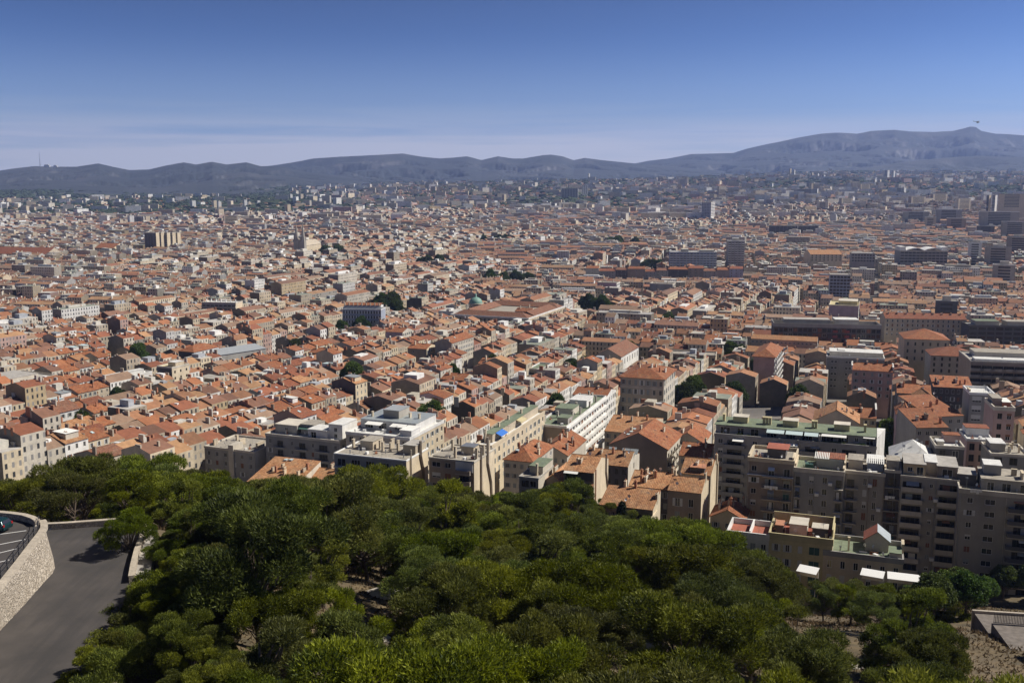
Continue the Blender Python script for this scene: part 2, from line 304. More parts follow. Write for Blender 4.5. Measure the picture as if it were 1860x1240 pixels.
# road sheet: outer rim to the right, inner rim along the retaining wall
rr = [atz(x, y, ZR)[:2] for x, y in [(262, 958), (253, 985), (244, 1012), (236, 1050), (226, 1085), (214, 1120), (206, 1150), (200, 1200), (206, 1260), (215, 1330), (230, 1420)]]
fl_ = [atz(x, y, ZR)[:2] for x, y in [(-60, 972), (82, 963), (160, 957), (225, 954)]]
poly_sheet('road', [atz(-250, 1420, ZR)[:2]] + [atz(-250, 1200, ZR)[:2]] + [atz(-150, 1000, ZR)[:2]] + fl_ + rr, ZR, 'asphalt', thick=1.5)
# retaining wall with its batter
wr = empty('retaining_wall', (wb[4][0], wb[4][1], ZR)); tag(wr, 'curved battered rubble stone retaining wall beside the road', 'wall')
def loc2(p, z, o): return (p[0] - o[0], p[1] - o[1], z - o[2])
oo = (wb[4][0], wb[4][1], ZR); mb = MB()
def dens(pts, k):
    pts = [np.array(p, float) for p in pts]; out = []
    for i in range(len(pts) - 1):
        for j in range(k): out.append(pts[i] + (pts[i + 1] - pts[i]) * j / k)
    return out + [pts[-1]]
wbd, wtd = dens(wb, 4), dens(wt, 4)
for i in range(len(wbd) - 1):
    for j in range(5):
        a0, a1 = j / 5, (j + 1) / 5
        def Q(i, a): return loc2(wbd[i] * (1 - a) + wtd[i] * a, ZR - .4 + (ZP - ZR + .4) * a, oo)
        mb.quad(Q(i, a0), Q(i + 1, a0), Q(i + 1, a1), Q(i, a1))
mb.build('rubble_face', 'rubble_stone', wr)
def strip_wall(parent, name, path, z0, z1, th, mt, oo, gap=0.0):
    """one box per path segment, following the curve"""
    for i in range(len(path) - 1):
        a, c = np.array(path[i][:2]), np.array(path[i + 1][:2]); d = c - a; l = np.linalg.norm(d)
        if l < .02: continue
        n = np.array((-d[1], d[0])) / l * th / 2; e = d / l * gap
        MB().prism([loc2(q, 0, oo)[:2] for q in (a - n + e, c - n - e, c + n - e, a + n + e)], z0 - oo[2], z1 - oo[2]).build(name, mt, parent)
cop = dens(wt, 3)
strip_wall(wr, 'coping_stone', cop, ZP - .02, ZP + .28, .75, 'coping', oo, .012)
poly_sheet('parking_terrace', [p for p in wt] + [atz(40, 931.5, ZP)[:2], atz(0, 928, ZP)[:2], atz(-120, 926, ZP)[:2], atz(-300, 1000, ZP)[:2], atz(-300, 1235, ZP)[:2]], ZP, 'asphalt', thick=.3)
# rear parapet of the terrace
pr = [atz(x, y, ZP)[:2] for x, y in [(-120, 939), (-40, 939), (0, 940), (22, 942), (44, 945), (60, 950), (68, 955)]]
pw = empty('parapet_wall', (pr[3][0], pr[3][1], ZP)); tag(pw, 'low stone parapet curving round the end of the car park', 'wall'); op = (pr[3][0], pr[3][1], ZP)
strip_wall(pw, 'stone_course', dens(pr, 2), ZP - .3, ZP + .62, .5, 'rubble_stone', op); strip_wall(pw, 'coping_stone', dens(pr, 2), ZP + .62, ZP + .76, .66, 'coping', op, .012)
# railing along the coping
rl = empty('railing', (wt[3][0], wt[3][1], ZP)); tag(rl, 'dark iron post-and-rail fence along the stone coping', 'railing'); orr = (wt[3][0], wt[3][1], ZP)
cen = np.mean([p for p in wt], 0); inn = [np.array(p) + np.array((-.62, .12)) for p in wt]; dn = dens(inn, 12); acc = 0; posts = [dn[0]]
for i in range(1, len(dn)):
    acc += np.linalg.norm(dn[i] - dn[i - 1])
    if acc > 1.9: posts.append(dn[i]); acc = 0
pm = MB().box(-.05, .05, -.05, .05, -.3, 1.08).mesh('post', ['iron'])
for p in posts: inst('post', pm, rl, loc2(p, ZP, orr))
for i in range(len(posts) - 1):
    mb = MB()
    for h in (.55, 1.0): mb.tube(loc2(posts[i], ZP + h, orr), loc2(posts[i + 1], ZP + h, orr), .03, .03, 5)
    mb.build('rail', 'iron', rl)
# parking bay lines
for k, ((x0, y0), (x1, y1)) in enumerate((((-60, 978), (48, 963)), ((-60, 1000), (46, 979)), ((-60, 1018), (30, 996)), ((-60, 1034), (17, 1016)))):
    a, c = atz(x0, y0, ZP)[:2], atz(x1, y1, ZP)[:2]; d = (c - a) / np.linalg.norm(c - a); n = np.array((-d[1], d[0])) * .07
    poly_sheet('parking_line', [a - n, c - n, c + n, a + n], ZP + .005, 'white_paint')
# low walls round the bend
def low_wall(pts, lab, h=.65, z=ZR):
    q = [atz(x, y, z)[:2] for x, y in pts]; r = empty('parapet_wall', (q[0][0], q[0][1], z)); o_ = (q[0][0], q[0][1], z); tag(r, lab, 'wall')
    dd = dens(q, 3); strip_wall(r, 'stone_course', dd, z - 1.2, z + h, .5, 'rubble_stone', o_); strip_wall(r, 'coping_stone', dd, z + h, z + h + .13, .62, 'coping', o_, .01)
low_wall([(80, 961), (120, 959), (160, 956), (200, 953), (228, 952)], 'low pale stone wall across the far side of the road bend')
low_wall([(266, 962), (258, 985), (249, 1010), (243, 1035), (239, 1058)], 'low stone parapet half hidden by pines along the road edge', .7)
low_wall([(214, 1160), (208, 1190), (208, 1230), (214, 1290)], 'short stone parapet under pine branches at the lower road edge', .5)
poly_sheet('path', [atz(x, y, ZR - .15)[:2] for x, y in [(262, 958), (285, 965), (280, 1010), (266, 1060), (236, 1050), (244, 1012), (253, 985)]], ZR - .05, 'concrete', thick=1)
# ------------------------------------------------------------------ buildings: shared pieces
_wc = {}
def win_mesh(w_, h_, style):
    k = (round(w_, 2), round(h_, 2), style)
    if k in _wc: return _wc[k]
    mb = MB(); x = w_ / 2; fr = .09
    mb.quad((-x, .17, 0), (x, .17, 0), (x, .17, h_), (-x, .17, h_), 0)
    for a in ((-x, -x + fr, 0, h_), (x - fr, x, 0, h_), (-x + fr, x - fr, 0, fr), (-x + fr, x - fr, h_ - fr, h_)): mb.box(a[0], a[1], .10, .16, a[2], a[3], 1)
    if w_ < 2.2: mb.box(-.03, .03, .11, .165, fr, h_ - fr, 1)
    else:
        nq = min(8, int(w_ / .9))
        for q in range(1, nq): xx = -x + w_ * q / nq; mb.box(xx - .03, xx + .03, .11, .165, fr, h_ - fr, 1)
    if style.startswith('open'):
        for s in (-1, 1): xa = s * x; mb.box(min(xa, xa + s * w_ / 2) + .02, max(xa, xa + s * w_ / 2) - .02, -.06, -.012, .02, h_ - .02, 2)
        mb.box(-x - .08, x + .08, -.10, .1, -.09, -.004, 3)
    elif style.startswith('closed'):
        for s in (-1, 1): mb.box(min(0, s * x) + .02, max(0, s * x) - .02, .04, .085, .02, h_ - .02, 2)
    elif style.startswith('blind'):
        mb.box(-x + .01, x - .01, .05, .09, h_ * random.choice((.3, .5, .62)), h_ - .01, 2)
    c = style.split('_')[1] if '_' in style else 'white'
    fr_m = 'frame_dark' if style.startswith('dark') else 'frame'
    _wc[k] = mb.mesh('window', ['glass', fr_m, 'shutter_' + c, 'pale']); return _wc[k]
def facade(mb, o, dx, W, H, ops, m=0, rev=.2):
    """wall rectangle with real openings; returns window anchor frames"""
    ox, oy, oz = o; n = (dx[1], -dx[0])
    P = lambda x, z, dd=0.0: (ox + dx[0] * x - n[0] * dd, oy + dx[1] * x - n[1] * dd, oz + z)
    xs = sorted({0.0, W} | {q for a in ops for q in (a[0], a[1])}); zs = sorted({0.0, H} | {q for a in ops for q in (a[2], a[3])})
    for i in range(len(xs) - 1):
        xm = (xs[i] + xs[i + 1]) / 2; z0 = zs[0]
        colops = sorted([a for a in ops if a[0] < xm < a[1]], key=lambda a: a[2])
        for a in colops:
            if a[2] > z0 + 1e-4: mb.quad(P(xs[i], z0), P(xs[i + 1], z0), P(xs[i + 1], a[2]), P(xs[i], a[2]), m)
            z0 = a[3]
        if H > z0 + 1e-4: mb.quad(P(xs[i], z0), P(xs[i + 1], z0), P(xs[i + 1], H), P(xs[i], H), m)
    for a in ops:
        x0, x1, z0, z1 = a
        mb.quad(P(x0, z0), P(x0, z1), P(x0, z1, rev), P(x0, z0, rev), m); mb.quad(P(x1, z0, rev), P(x1, z1, rev), P(x1, z1), P(x1, z0), m)
        mb.quad(P(x0, z0), P(x0, z0, rev), P(x1, z0, rev), P(x1, z0), m); mb.quad(P(x0, z1, rev), P(x0, z1), P(x1, z1), P(x1, z1, rev), m)
def slab(mb, pts, t, m=0):
    n = len(pts); vs = list(pts) + [(p[0], p[1], p[2] - t) for p in pts]
    mb.add(vs, [tuple(range(n)), tuple(range(n, 2 * n))[::-1]] + [(i, n + i, n + (i + 1) % n, (i + 1) % n) for i in range(n)], m)
def roof_mb(W, D, H, kind, rh, ov=.4, t=.16):
    mb = MB(); H = H + .17
    if kind == 'gable_x':
        e = H - ov * rh / (D / 2); r = H + rh
        slab(mb, [(-.05, -ov, e), (W + .05, -ov, e), (W + .05, D / 2, r), (-.05, D / 2, r)], t); slab(mb, [(W + .05, D + ov, e), (-.05, D + ov, e), (-.05, D / 2, r), (W + .05, D / 2, r)], t)
        mb.tube((-.05, D / 2, r), (W + .05, D / 2, r), .13, .13, 5)
    elif kind == 'gable_y':
        e = H - ov * rh / (W / 2); r = H + rh
        slab(mb, [(W + ov, -.15, e), (W + ov, D + .05, e), (W / 2, D + .05, r), (W / 2, -.15, r)], t); slab(mb, [(-ov, D + .05, e), (-ov, -.15, e), (W / 2, -.15, r), (W / 2, D + .05, r)], t)
        mb.tube((W / 2, -.15, r), (W / 2, D + .05, r), .13, .13, 5)
    elif kind == 'shed_y':   # falls towards the front
        e = H - ov * rh / D; slab(mb, [(-.05, -ov, e), (W + .05, -ov, e), (W + .05, D + .05, H + rh), (-.05, D + .05, H + rh)], t)
    elif kind == 'shed_x':   # falls towards the right
        e = H - ov * rh / W; slab(mb, [(-.05, -.05, H + rh), (W + ov, -.05, e), (W + ov, D + .05, e), (-.05, D + .05, H + rh)], t)
    elif kind == 'hip':
        k = min(W, D) / 2; e = H - ov * rh / k; r = H + rh
        A, B = ((k, D / 2, r), (W - k, D / 2, r)) if W >= D else ((W / 2, k, r), (W / 2, D - k, r))
        c = [(-ov, -ov, e), (W + ov, -ov, e), (W + ov, D + ov, e), (-ov, D + ov, e)]
        if W >= D: fs = [[c[0], c[1], B, A], [c[1], c[2], B], [c[2], c[3], A, B], [c[3], c[0], A]]
        else: fs = [[c[0], c[1], A], [c[1], c[2], B, A], [c[2], c[3], B], [c[3], c[0], A, B]]
        for f in fs: slab(mb, f, t)
    return mb
def gable_fill(mb, W, D, H, kind, rh, m=0):
    if kind == 'gable_x':
        for x in (0, W): mb.add([(x, 0, H), (x, D, H), (x, D / 2, H + rh)], [(0, 1, 2)] if x else [(1, 0, 2)], m)
    elif kind == 'gable_y':
        for y in (0, D): mb.add([(0, y, H), (W, y, H), (W / 2, y, H + rh)], [(0, 1, 2)] if not y else [(1, 0, 2)], m)
    elif kind == 'shed_y':
        for x in (0, W): mb.add([(x, 0, H), (x, D, H), (x, D, H + rh)], [(0, 1, 2)] if x else [(1, 0, 2)], m)
        mb.quad((W, D, H), (0, D, H), (0, D, H + rh), (W, D, H + rh), m)
    elif kind == 'shed_x':
        for y in (0, D): mb.add([(0, y, H), (W, y, H), (0, y, H + rh)], [(0, 1, 2)] if not y else [(1, 0, 2)], m)
        mb.quad((0, D, H), (0, 0, H), (0, 0, H + rh), (0, D, H + rh), m)
def chim_mesh(w_, d_, h_, pots, m='cream'):
    mb = MB(); mb.box(0, w_, 0, d_, -1.2, h_, 0); mb.box(-.06, w_ + .06, -.06, d_ + .06, h_, h_ + .12, 0)
    for k in range(pots): mb.tube((w_ / 2, d_ * (k + .5) / pots, h_ + .12), (w_ / 2, d_ * (k + .5) / pots, h_ + .5), .13, .1, 6, 1)
    return mb.mesh('chimney', [m, 'clay'])
CHIM = [chim_mesh(.55, 1.2, 1.5, 2, 'cream'), chim_mesh(.5, 2.0, 1.3, 3, 'beige'), chim_mesh(.6, .6, 1.9, 1, 'clay'), chim_mesh(.5, 1.6, 1.9, 2, 'brown'), chim_mesh(.55, 2.8, 1.6, 4, 'pale')]
def dish_mesh():
    mb = MB(); mb.tube((0, 0, -.6), (0, 0, .9), .03, .03, 5, 1); pr = [(0.02, 0), (.22, .04), (.4, .14)]
    vs = []; n = 10
    for r, d in pr:
        for j in range(n): a = 2 * math.pi * j / n; vs.append((r * cos(a), -.1 - d, .95 + r * sin(a)))
    mb.add(vs, [(i * n + j, i * n + (j + 1) % n, (i + 1) * n + (j + 1) % n, (i + 1) * n + j) for i in range(2) for j in range(n)], 0); return mb.mesh('satellite_dish', ['dish', 'metal'])
DISH = dish_mesh()
def aerial_mesh():
    mb = MB(); mb.tube((0, 0, -1), (0, 0, 2.6), .035, .025, 5); mb.tube((-.7, 0, 2.4), (.7, 0, 2.4), .025, .025, 4)
    for k in range(5): mb.tube((-.6 + .3 * k, -.35, 2.4), (-.6 + .3 * k, .35, 2.4), .02, .02, 4)
    return mb.mesh('aerial', ['metal'])
AERIAL = aerial_mesh()
def skylight_mesh():
    mb = MB(); mb.box(-.55, .55, -.75, .75, -.3, .12, 1); mb.quad((-.47, -.67, .125), (.47, -.67, .125), (.47, .67, .125), (-.47, .67, .125), 0); return mb.mesh('skylight', ['canvas_glass', 'zinc'])
SKYL = skylight_mesh()

FOOT = []          # footprints of hand-built buildings: (x, y, half length u, half width v, yaw)
SKYLINE = np.full(2300, 5000.0)   # per pixel column (offset 200): highest thing so far, front to back
BLOCKS = []
def solve_w(P0, dirv, px1):
    lo, hi = .2, 400.0
    for _ in range(50):
        mid = (lo + hi) / 2
        if proj(P0 + dirv * mid)[0] < px1: lo = mid
        else: hi = mid
    return lo
def ops_of(W, H, cols, nfl, fl, top, sill, skip=()):
    out = []
    for k in range(nfl):
        zt = H - top - k * fl
        for j, c in enumerate(cols):
            if (j, k) in skip: continue
            xc, w_, h_ = c[0] * W, c[1], c[2]
            z0 = zt - fl + sill if not (len(c) > 5 and c[5]) else zt - fl + .06
            if z0 < .5 or xc - w_ / 2 < .1 or xc + w_ / 2 > W - .1: continue
            out.append((xc - w_ / 2, xc + w_ / 2, z0, z0 + h_, j, k))
    return out
def block(name, label, cat, pxL, py, pxR, Y, D, roof='flat', yaw=20, wall='greige', rmat=None, rh=2.2, fl=3.05, nfl=6, top=.5, sill=.95, front=(), side=(), left=(), parapet=.8,
          group=None, H=None, W=None, skip=(), bal='solid', balmat=None, slabmat='pale', sidewall=None, foot=True, ov=.4, base=None, skipside=()):
    P0 = at(pxL, py, Y); v = np.array((cos(R(yaw)), -sin(R(yaw)), 0)); u = np.array((sin(R(yaw)), cos(R(yaw)), 0))
    if W is None: W = solve_w(P0, v, pxR)
    cs = [P0, P0 + v * W, P0 + u * D, P0 + v * W + u * D]
    gz = base if base is not None else min(float(terr(c[0], c[1])) for c in cs) - .6
    if H is None: H = P0[2] - gz
    else: gz = P0[2] - H
    root = empty(name, (P0[0], P0[1], gz), -R(yaw)); tag(root, label, cat, group)
    par = parapet if roof == 'flat' else 0
    mb = MB(); Hw = H - par
    of = ops_of(W, H, front, nfl, fl, top + par, sill, skip); os_ = ops_of(D, H, side, nfl, fl, top + par, sill, skipside); ol = ops_of(D, H, left, nfl, fl, top + par, sill)
    facade(mb, (0, 0, 0), (1, 0), W, Hw, [a[:4] for a in of]); facade(mb, (W, 0, 0), (0, 1), D, Hw, [a[:4] for a in os_], 1)
    facade(mb, (W, D, 0), (-1, 0), W, Hw, []); facade(mb, (0, D, 0), (0, -1), D, Hw, [a[:4] for a in ol])
    gable_fill(mb, W, D, Hw, roof, rh, 1 if roof in ('gable_x', 'shed_y') else 0)
    mb.build('wall', [wall, sidewall or wall], root)  # many fronts are darker than their sidewall: shade painted into the wall colour
    if roof == 'flat':
        MB().quad((0, 0, Hw), (W, 0, Hw), (W, D, Hw), (0, D, Hw)).build('roof', rmat or 'gravel', root)
        pb = MB(); e = .12
        for a in ((-e, W + e, -e, .25), (-e, W + e, D - .25, D + e), (-e, .25, .25, D - .25), (W - .25, W + e, .25, D - .25)): pb.box(a[0], a[1], a[2], a[3], Hw - .15, H)
        pb.build('parapet', slabmat, root)
    else: roof_mb(W, D, Hw, roof, rh, ov).build('roof', rmat or 'tile_orange', root)
    for ops, cols, org, rz in ((of, front, (0, 0), 0), (os_, side, (W, 0), math.pi / 2), (ol, left, (0, D), -math.pi / 2)):
        cc_, ss_ = round(cos(rz), 6), round(sin(rz), 6)
        for (x0, x1, z0, z1, j, k) in ops:
            xm = (x0 + x1) / 2; c = cols[j]; stl = c[3] if isinstance(c[3], str) else c[3][(j * 7 + k * 5 + (j * k) % 3) % len(c[3])]
            inst('window', win_mesh(x1 - x0, z1 - z0, stl), root, (org[0] + cc_ * xm, org[1] + ss_ * xm, z0), rz)
        # balconies
        for j, c in enumerate(cols):
            if len(c) > 5 and c[5]:
                bw, bd = c[5]
                for k in range(nfl):
                    if not any(q[4] == j and q[5] == k for q in ops): continue
                    z0 = H - top - par - (k + 1) * fl; wl = W if rz == 0 else D; xm = c[0] * wl; xa, xb = max(.02, xm - bw / 2), min(wl - .02, xm + bw / 2)
                    b_ = MB(); b_.box(xa, xb, -bd, -.003, z0 - .14, z0 + .02)
                    o_ = b_.build('balcony', slabmat, root, (org[0], org[1], 0), rz); h = 1.0; q = MB()
                    if bal == 'solid':
                        q.box(xa, xb, -bd - .003, -bd + .1, z0 + .02, z0 + h); q.box(xa, xa + .1, -bd + .1, -.003, z0 + .02, z0 + h); q.box(xb - .1, xb, -bd + .1, -.003, z0 + .02, z0 + h)
                        q.build('balustrade', balmat or wall, o_)
                    else:
                        q.box(xa, xb, -bd, -bd + .05, z0 + h - .06, z0 + h); nb = max(4, int((xb - xa) / .3))
                        for i in range(nb + 1): xx = xa + (xb - xa - .04) * i / nb; q.box(xx, xx + .035, -bd + .005, -bd + .04, z0 + .02, z0 + h - .06)
                        q.build('railing', balmat or 'iron', o_)
    if foot:
        c = P0 + v * W / 2 + u * D / 2; FOOT.append((c[0], c[1], D / 2, W / 2, yaw))
    for k in range(int(proj(P0)[0]), int(proj(P0 + v * W + u * D)[0])):
        if -200 <= k < 2100: SKYLINE[k + 200] = min(SKYLINE[k + 200], py + 3)
    BLOCKS.append(dict(root=root, W=W, D=D, H=H, Hw=Hw, P0=P0, yaw=yaw, rh=rh, roof=roof, ops=of, cols=front))
    return BLOCKS[-1]
def roof_z(B, x, y):
    k, W, D, H, rh = B['roof'], B['W'], B['D'], B['Hw'], B['rh']
    if k == 'gable_x': return H + rh * (1 - abs(y - D / 2) / (D / 2))
    if k == 'gable_y': return H + rh * (1 - abs(x - W / 2) / (W / 2))
    if k == 'shed_y': return H + rh * y / D
    if k == 'shed_x': return H + rh * (1 - x / W)
    if k == 'hip': kk = min(W, D) / 2; return H + rh * min(1, min(x, W - x, y, D - y) / kk)
    return H
def chims(B, spots, kinds=(0, 1, 2, 3, 4)):
    for i, (fx, fy) in enumerate(spots): x, y = fx * B['W'], fy * B['D']; inst('chimney', CHIM[kinds[i % len(kinds)]], B['root'], (x, y, roof_z(B, x, y) + .1))
def fins(B, spots, h=2.2, m='cream'):
    for fx, fy, w_, d_ in spots: x, y = fx * B['W'], fy * B['D']; z = roof_z(B, x, y) - .3; mb = MB(); mb.box(x, x + w_, y, y + d_, z, z + h); mb.box(x - .08, x + w_ + .08, y - .08, y + d_ + .08, z + h, z + h + .14); mb.build('chimney', m, B['root'])
def hut(B, fx0, fx1, fy0, fy1, h, m='pale', rm='white_felt', ops=(), name='penthouse', z=None, lip=.15):
    W, D, r = B['W'], B['D'], B['root']; x0, x1, y0, y1 = fx0 * W, fx1 * W, fy0 * D, fy1 * D; z = B['Hw'] if z is None else z; mb = MB()
    oo_ = [(a * (x1 - x0) - w_ / 2, a * (x1 - x0) + w_ / 2, .1 + s_, .1 + s_ + hh) for a, w_, s_, hh in ops]
    facade(mb, (x0, y0, z), (1, 0), x1 - x0, h, oo_); facade(mb, (x1, y0, z), (0, 1), y1 - y0, h, []); facade(mb, (x1, y1, z), (-1, 0), x1 - x0, h, []); facade(mb, (x0, y1, z), (0, -1), y1 - y0, h, [])
    o = mb.build(name, m, r); MB().box(x0 - lip, x1 + lip, y0 - lip, y1 + lip, z + h, z + h + .16).build('hut_roof', rm, o)
    for a in oo_: inst('window', win_mesh(a[1] - a[0], a[3] - a[2], 'plain'), o, ((a[0] + a[1]) / 2 + x0, y0, z + a[2]))
def dishes(B, spots):
    for i, (fx, fy) in enumerate(spots): x, y = fx * B['W'], fy * B['D']; inst('satellite_dish' if i % 2 == 0 else 'aerial', DISH if i % 2 == 0 else AERIAL, B['root'], (x, y, roof_z(B, x, y) + .3), R(random.uniform(-30, 60)))
def awning(B, x0, x1, z, dep, drop, m='canvas_white', y=0.0, name='awning'):
    mb = MB(); slab(mb, [(x0, y - dep, z - drop), (x1, y - dep, z - drop), (x1, y - .01, z), (x0, y - .01, z)], .06); return mb.build(name, m, B['root'])
def flue(B, pts, m='clay', r=.28):
    return MB().path(pts, [r] * len(pts), 6).build('flue', m, B['root'])
def washing(B, x0, x1, y, z, m='canvas_white'):
    mb = MB(); mb.tube((x0 - .2, y, z), (x1 + .2, y, z), .02, .02, 4); n = max(2, int((x1 - x0) / .6))
    for i in range(n):
        xa = x0 + (x1 - x0) * i / n; mb.box(xa + .03, xa + (x1 - x0) / n - .03, y - .02, y + .02, z - random.uniform(.6, 1.1), z - .02)
    return mb.build('washing', m, B['root'])
def K(x, w_, h_, st='plain', bal=None): return (x, w_, h_, st, 0, bal)
def ks(n, w_, h_, st='plain', bal=None, a=0.0, b=1.0): return [K(a + (b - a) * (i + .5) / n, w_, h_, st, bal) for i in range(n)]
def free(o, B, label, cat, group=None):
    r = B['root']; o.parent = None; o.location = r.location; o.rotation_euler = r.rotation_euler; tag(o, label, cat, group); return o
MIX = ('plain', 'blind_white', 'closed_grey', 'plain', 'blind_grey', 'open_white', 'closed_brown'); OPEN = ('open_grey', 'open_white', 'plain', 'open_grey', 'closed_grey'); MIXB = ('plain', 'closed_brown', 'blind_brown', 'open_grey', 'plain', 'blind_white', 'closed_white')
AB = 'apartment block'
# ---------------- right-hand row of tall rear facades
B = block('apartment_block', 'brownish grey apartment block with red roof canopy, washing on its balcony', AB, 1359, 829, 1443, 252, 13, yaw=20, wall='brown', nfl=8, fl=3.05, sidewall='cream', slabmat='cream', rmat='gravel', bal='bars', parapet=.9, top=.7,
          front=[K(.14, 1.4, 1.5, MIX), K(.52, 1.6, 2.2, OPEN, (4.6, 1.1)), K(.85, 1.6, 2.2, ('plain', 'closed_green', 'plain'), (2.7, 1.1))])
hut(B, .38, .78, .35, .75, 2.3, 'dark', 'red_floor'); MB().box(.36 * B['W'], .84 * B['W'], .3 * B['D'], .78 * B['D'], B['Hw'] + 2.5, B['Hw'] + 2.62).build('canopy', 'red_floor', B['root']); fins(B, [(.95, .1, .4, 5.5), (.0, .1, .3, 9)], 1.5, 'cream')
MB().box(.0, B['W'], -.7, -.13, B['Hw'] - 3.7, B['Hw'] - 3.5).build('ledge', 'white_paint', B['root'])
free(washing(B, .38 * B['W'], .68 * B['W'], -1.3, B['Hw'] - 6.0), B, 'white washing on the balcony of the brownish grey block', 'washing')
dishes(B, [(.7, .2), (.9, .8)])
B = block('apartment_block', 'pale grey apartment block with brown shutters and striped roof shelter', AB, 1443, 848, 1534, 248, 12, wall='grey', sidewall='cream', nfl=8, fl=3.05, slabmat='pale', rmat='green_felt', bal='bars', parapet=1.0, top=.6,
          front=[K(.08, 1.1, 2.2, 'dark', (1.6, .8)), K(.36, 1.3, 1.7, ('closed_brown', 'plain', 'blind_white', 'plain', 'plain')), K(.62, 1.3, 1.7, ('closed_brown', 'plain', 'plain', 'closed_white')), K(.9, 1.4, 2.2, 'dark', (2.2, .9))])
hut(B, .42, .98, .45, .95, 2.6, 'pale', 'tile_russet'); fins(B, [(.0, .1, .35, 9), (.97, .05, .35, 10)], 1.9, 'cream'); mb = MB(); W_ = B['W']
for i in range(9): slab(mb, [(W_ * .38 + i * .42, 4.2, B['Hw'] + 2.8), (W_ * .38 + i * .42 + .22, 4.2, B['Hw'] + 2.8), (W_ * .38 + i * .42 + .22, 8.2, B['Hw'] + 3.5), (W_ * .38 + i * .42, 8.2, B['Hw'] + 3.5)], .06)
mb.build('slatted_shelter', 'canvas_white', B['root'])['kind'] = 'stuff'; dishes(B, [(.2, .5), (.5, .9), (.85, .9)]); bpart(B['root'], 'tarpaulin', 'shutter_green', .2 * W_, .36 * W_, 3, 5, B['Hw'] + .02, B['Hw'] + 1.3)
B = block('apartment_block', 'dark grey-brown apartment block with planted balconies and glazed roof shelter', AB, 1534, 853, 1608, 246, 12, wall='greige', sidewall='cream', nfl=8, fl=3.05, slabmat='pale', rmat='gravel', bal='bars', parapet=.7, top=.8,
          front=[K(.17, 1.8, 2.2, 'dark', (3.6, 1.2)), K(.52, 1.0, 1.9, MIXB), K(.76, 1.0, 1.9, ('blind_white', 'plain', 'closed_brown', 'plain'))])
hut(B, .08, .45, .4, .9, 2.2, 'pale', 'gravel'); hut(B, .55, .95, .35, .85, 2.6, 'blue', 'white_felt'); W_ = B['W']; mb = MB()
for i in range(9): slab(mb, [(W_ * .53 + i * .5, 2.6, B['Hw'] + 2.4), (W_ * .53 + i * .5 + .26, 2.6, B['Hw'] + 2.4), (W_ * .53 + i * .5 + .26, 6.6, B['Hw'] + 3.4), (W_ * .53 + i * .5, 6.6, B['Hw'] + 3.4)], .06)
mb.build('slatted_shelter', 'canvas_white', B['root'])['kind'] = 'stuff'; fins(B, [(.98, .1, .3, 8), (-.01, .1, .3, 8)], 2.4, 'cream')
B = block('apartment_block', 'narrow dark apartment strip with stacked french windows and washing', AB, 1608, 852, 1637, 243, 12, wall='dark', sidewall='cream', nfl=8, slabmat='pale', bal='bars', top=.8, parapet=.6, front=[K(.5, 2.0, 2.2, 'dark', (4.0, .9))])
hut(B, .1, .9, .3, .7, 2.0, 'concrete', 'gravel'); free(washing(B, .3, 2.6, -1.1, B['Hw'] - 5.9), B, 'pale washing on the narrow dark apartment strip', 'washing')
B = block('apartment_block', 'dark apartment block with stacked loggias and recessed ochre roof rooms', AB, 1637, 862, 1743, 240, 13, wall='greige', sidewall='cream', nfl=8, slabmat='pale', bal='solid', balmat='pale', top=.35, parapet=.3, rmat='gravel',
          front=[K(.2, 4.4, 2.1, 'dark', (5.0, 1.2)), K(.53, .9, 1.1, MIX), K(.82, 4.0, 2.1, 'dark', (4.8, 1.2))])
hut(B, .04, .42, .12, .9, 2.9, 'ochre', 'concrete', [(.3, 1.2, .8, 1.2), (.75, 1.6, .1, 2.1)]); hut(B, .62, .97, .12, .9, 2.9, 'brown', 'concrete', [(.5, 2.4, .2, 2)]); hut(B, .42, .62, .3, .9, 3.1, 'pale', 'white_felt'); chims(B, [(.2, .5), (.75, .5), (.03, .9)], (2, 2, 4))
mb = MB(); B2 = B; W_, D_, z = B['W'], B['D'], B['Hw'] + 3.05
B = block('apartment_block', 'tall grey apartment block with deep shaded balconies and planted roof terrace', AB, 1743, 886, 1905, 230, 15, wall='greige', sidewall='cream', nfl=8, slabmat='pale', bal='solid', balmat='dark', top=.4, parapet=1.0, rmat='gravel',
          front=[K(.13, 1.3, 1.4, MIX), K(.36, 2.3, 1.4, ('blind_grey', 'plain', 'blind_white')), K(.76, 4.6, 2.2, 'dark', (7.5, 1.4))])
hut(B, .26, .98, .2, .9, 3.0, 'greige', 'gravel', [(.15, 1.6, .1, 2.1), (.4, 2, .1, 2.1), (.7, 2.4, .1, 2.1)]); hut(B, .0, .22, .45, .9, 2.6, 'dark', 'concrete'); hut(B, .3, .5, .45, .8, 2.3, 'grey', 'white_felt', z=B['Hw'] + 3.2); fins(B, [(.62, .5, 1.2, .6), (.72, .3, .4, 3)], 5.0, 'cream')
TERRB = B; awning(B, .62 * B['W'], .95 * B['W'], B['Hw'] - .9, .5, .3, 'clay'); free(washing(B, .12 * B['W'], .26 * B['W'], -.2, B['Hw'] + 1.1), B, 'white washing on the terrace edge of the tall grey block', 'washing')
dishes(B, [(.55, .6), (.6, .5), (.8, .7), (.9, .4)])
